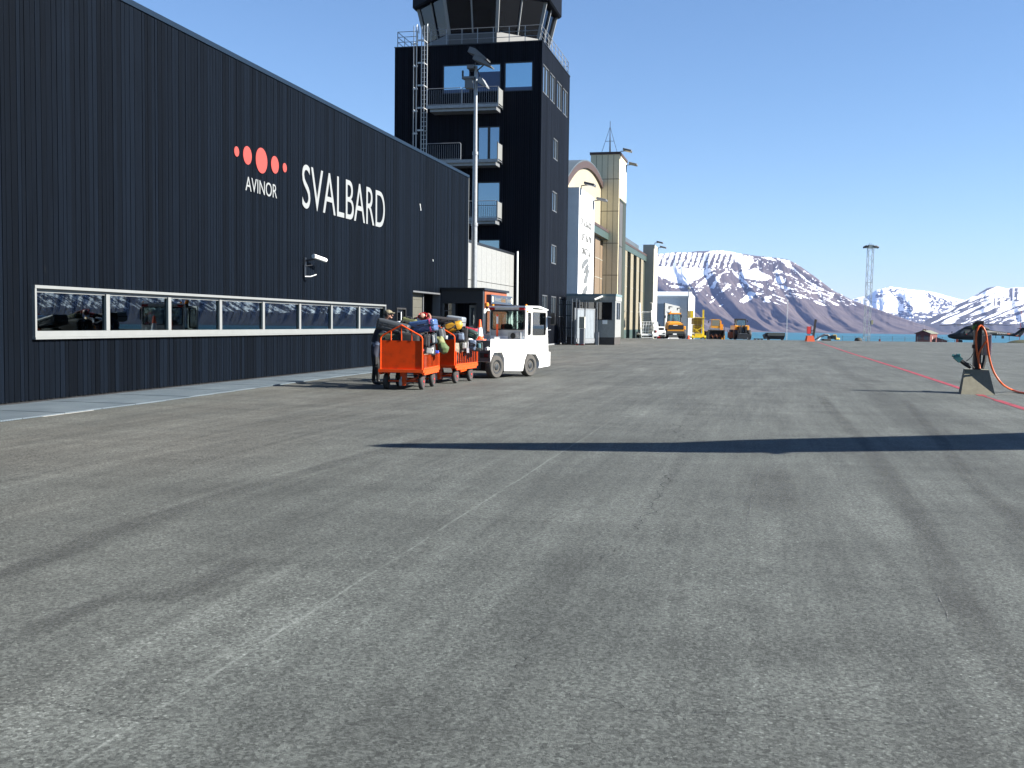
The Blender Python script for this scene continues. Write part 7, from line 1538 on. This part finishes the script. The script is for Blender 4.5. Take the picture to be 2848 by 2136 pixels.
b = MB(); b.loft([ringY(2.2, 2.15, .12, .3), ringY(3.0, 2.4, .3, .55), ringY(4.2, 2.55, .42, .6), ringY(5.4, 2.5, .4, .55), ringY(6.6, 2.2, .25, .4)]); LB(b, 'engine_cowl', M_heli, hc_, True)
b = MB(); b.prism([(10.6, 1.25), (11.9, 1.0), (12.1, 1.2), (13.05, 2.6), (12.75, 2.62), (12.0, 2.35)], -.09, .09, MX(0, 0, 0, (1, 0, 0), (0, 0, 1), (0, -1, 0))); LB(b, 'tail_fin', M_heli, hc_)
b = MB(); b.box(12.2, 13.0, -1.4, .1, 2.5, 2.56); b.bar((11.3, -.2, 2.35), (12.5, -.2, 2.55), .1, .1); b.bar((11.9, -.3, 2.9), (12.3, -.3, 2.0), .14, .04); LB(b, 'tail_rotor', M_heli, hc_)
b = MB(); b.cyl((4.3, 0, 2.7), (4.3, 0, 3.05), .16, n=12); rt = LB(b, 'rotor_hub', M_trim, hc_)
for a in (R(38), R(128), R(218), R(308)):
    b = MB(); e_ = Vector((4.3 + 6.2 * math.cos(a), 6.2 * math.sin(a), 2.78 + .12 * math.cos(a))); h_ = Vector((4.3, 0, 3.0)); m_ = h_.lerp(e_, .5) + Vector((0, 0, .1)); b.bar(h_, m_, .28, .06); b.bar(m_, e_, .34, .05); LB(b, 'rotor_blade', M_trim, hc_)
b = MB(); b.add([(1.42, -.72, 1.62), (2.02, -.78, 2.02), (2.02, .78, 2.02), (1.42, .72, 1.62)], [(0, 1, 2, 3)]); b.add([(1.55, -.915, 1.5), (2.1, -.97, 1.5), (2.25, -.90, 1.95), (1.95, -.86, 1.92)], [(0, 1, 2, 3)]); b.cur = 1; b.box(2.35, 2.62, -1.0, -.955, 1.45, 1.9); b.box(3.75, 3.95, -1.0, -.965, 1.5, 1.7); LB(b, 'window', [pbr('heli_pane', (.05, .06, .07), .12, metal=.3), pbr('heli_pane_green', (.06, .08, .07), .2)], hc_)
b = MB(); b.box(2.55, 2.68, -1.01, -.965, 1.32, 1.42); LB(b, 'warning_mark', M_red, hc_)
b = MB(); b.box(3.2, 4.9, -.99, -.968, 1.72, 1.76); b.box(4.4, 4.45, -.99, -.965, .7, 1.72); b.bar((.55, -.1, 1.5), (.55, -.1, 1.8), .12, .05); LB(b, 'door_rail', M_trim, hc_)
text_mesh('KYSTVAKT', 1.7, .24, .01, MX(7.9, -.47, 1.42, (1, .07, 0), (0, 0, 1), (0, -1, 0))).build('lettering', pbr('pale_lettering', (.6, .6, .6), .5), hc_, local=True)
b = MB(); b.box(9.65, 10.1, -.36, -.30, 1.42, 1.6); b.box(11.1, 11.5, -.25, -.2, 1.15, 1.24); LB(b, 'orange_mark', pbr('orange_mark', (.6, .15, .08), .5), hc_)
for x, y in ((1.9, 0), (5.0, -1.0), (5.0, 1.0)):
    b = MB(); b.cyl((x, y, .3), (x, y * .8, .75), .06, n=8); b.cyl((x, y - .12, .22), (x, y + .12, .22), .22, n=16); b.cyl((x + .3, y - .1, .2), (x + .3, y + .1, .2), .2, n=14) if y == 0 else None; LB(b, 'landing_wheel', M_black, hc_)
b = MB(); b.bar((7.8, -.2, .75), (7.8, -.2, 1.2), .06, .06); b.box(8.9, 9.2, -.2, .1, .72, 1.15); b.bar((10.1, -.1, .4), (10.1, -.1, 1.2), .05, .05); b.cyl((6.6, -.2, .1), (6.6, -.2, .8), .05, n=6); LB(b, 'antenna', M_black, hc_)
b = MB(); b.box(1.2, 1.5, -.5, -.2, .0, .5); tag(b.build('wheel_chock', pbr('orange_chock', (.7, .12, .05), .6), None), 'small orange chock under the nose of the helicopter', 'chock')
o = bpy.data.objects['wheel_chock']; o.location = hc_.location; o.rotation_euler = hc_.rotation_euler

# ------------------------------------------------------------------ parked airliner outside the frame: its wing throws the long shadow
K = 1 / math.tan(SUN_EL); sxh, syh = math.sin(SUN_AZ) * K, math.cos(SUN_AZ) * K
def lift(x, y): z = 6.0 - .09 * (x + 4.78); return Vector((x + z * sxh, y + z * syh, z))
pl = thing('airliner', 'white parked airliner standing just outside the right edge of the view', 'airliner', (21, 14, 0))
M_plane = pbr('plane_white', (.75, .76, .77), .3, var=.02, coat=.3)
le = [(-4.70, 12.46), (-4.60, 12.74), (-3.18, 13.32), (-1.10, 14.08), (-.21, 14.74), (2.88, 16.55), (3.9, 17.23), (11.0, 21.8)]
tr_ = [(-4.68, 12.40), (-4.44, 12.35), (-3.0, 12.58), (-1.01, 13.0), (-.18, 13.22), (2.51, 14.40), (3.35, 14.75), (11.0, 17.9)]
rings = []
for (a, c), t_ in zip(zip(le, tr_), (.03, .05, .07, .1, .12, .16, .18, .3)):
    A, Cc = lift(*a), lift(*c); m_ = A.lerp(Cc, .35); rings.append([A, m_ + Vector((0, 0, t_)), Cc, m_ - Vector((0, 0, t_ * .7))])
b = MB(); b.loft(rings); b.build('wing', M_plane, pl, smooth=True)
q = lift(.05, 13.35); b = MB(); b.tube([q + Vector((0, 1.2, -.1)), q + Vector((0, .3, -.16)), q + Vector((0, -.14, -.1))], .1, 8, radii=[.05, .11, .03]); b.build('flap_fairing', M_plane, pl)
b = MB()
def ringX(y, r, zc=4.0, xc=21.0): return [Vector((xc + r * math.cos(2 * PI * i / 20), y, zc + r * math.sin(2 * PI * i / 20))) for i in range(20)]
b.loft([ringX(-9, .25, 5.0), ringX(-4, 1.1, 4.6), ringX(0, 1.7, 4.2), ringX(3, 1.88), ringX(25, 1.88), ringX(28, 1.6, 3.85), ringX(30, .9, 3.6), ringX(30.8, .2, 3.4)]); b.build('fuselage', M_plane, pl, smooth=True)
b = MB(); b.prism([(-9, 5), (-3, 5.6), (-7, 10.5), (-9.5, 10.5)], -.12, .12, MX(21, 0, 0, (0, 1, 0), (0, 0, 1), (1, 0, 0))); b.build('tail_fin', M_plane, pl)
b = MB(); q = [Vector((v.x, v.y, v.z)) for v in rings[-1]]; b.loft([[Vector((23.2, 22.5, 4.3)), Vector((23.2, 21, 4.5)), Vector((23.2, 18.5, 4.3)), Vector((23.2, 21, 4.1))], [Vector((37, 14.5, 6)), Vector((37, 14.2, 6.05)), Vector((37, 13.4, 6)), Vector((37, 14.2, 5.95))]]); b.build('wing', M_plane, pl)
b = MB(); b.loft([ringX(y, r, 2.9, 15.6) for y, r in ((22.5, .8), (21.8, .95), (19.5, .85), (18.2, .5))]); b.build('engine', M_plane, pl, smooth=True)
for x, y, r_ in ((18.9, 18.5, .55), (23.1, 18.5, .55), (21, 27, .38)):
    b = MB(); b.cyl((x, y, r_), (x, y, 3), .12, n=8); b.cyl((x - .3, y, r_), (x + .3, y, r_), r_, n=18); b.build('landing_gear', M_black, pl)

# ------------------------------------------------------------------ air: one box of even haze round the whole place
m = bpy.data.materials.new('haze_air'); m.use_nodes = True; t = m.node_tree; t.nodes.remove(t.nodes['Principled BSDF'])
pv = t.nodes.new('ShaderNodeVolumePrincipled'); pv.inputs['Color'].default_value = (.36, .50, 1.0, 1); pv.inputs['Density'].default_value = 2.9e-5; pv.inputs['Anisotropy'].default_value = 0.0
t.links.new(pv.outputs[0], t.nodes['Material Output'].inputs['Volume'])
b = MB(); b.box(-9500, 14500, -1200, 16000, -32, 760); o = b.build('haze', m); o['kind'] = 'stuff'
sc.cycles.volume_bounces = 0; sc.cycles.volume_max_steps = 64
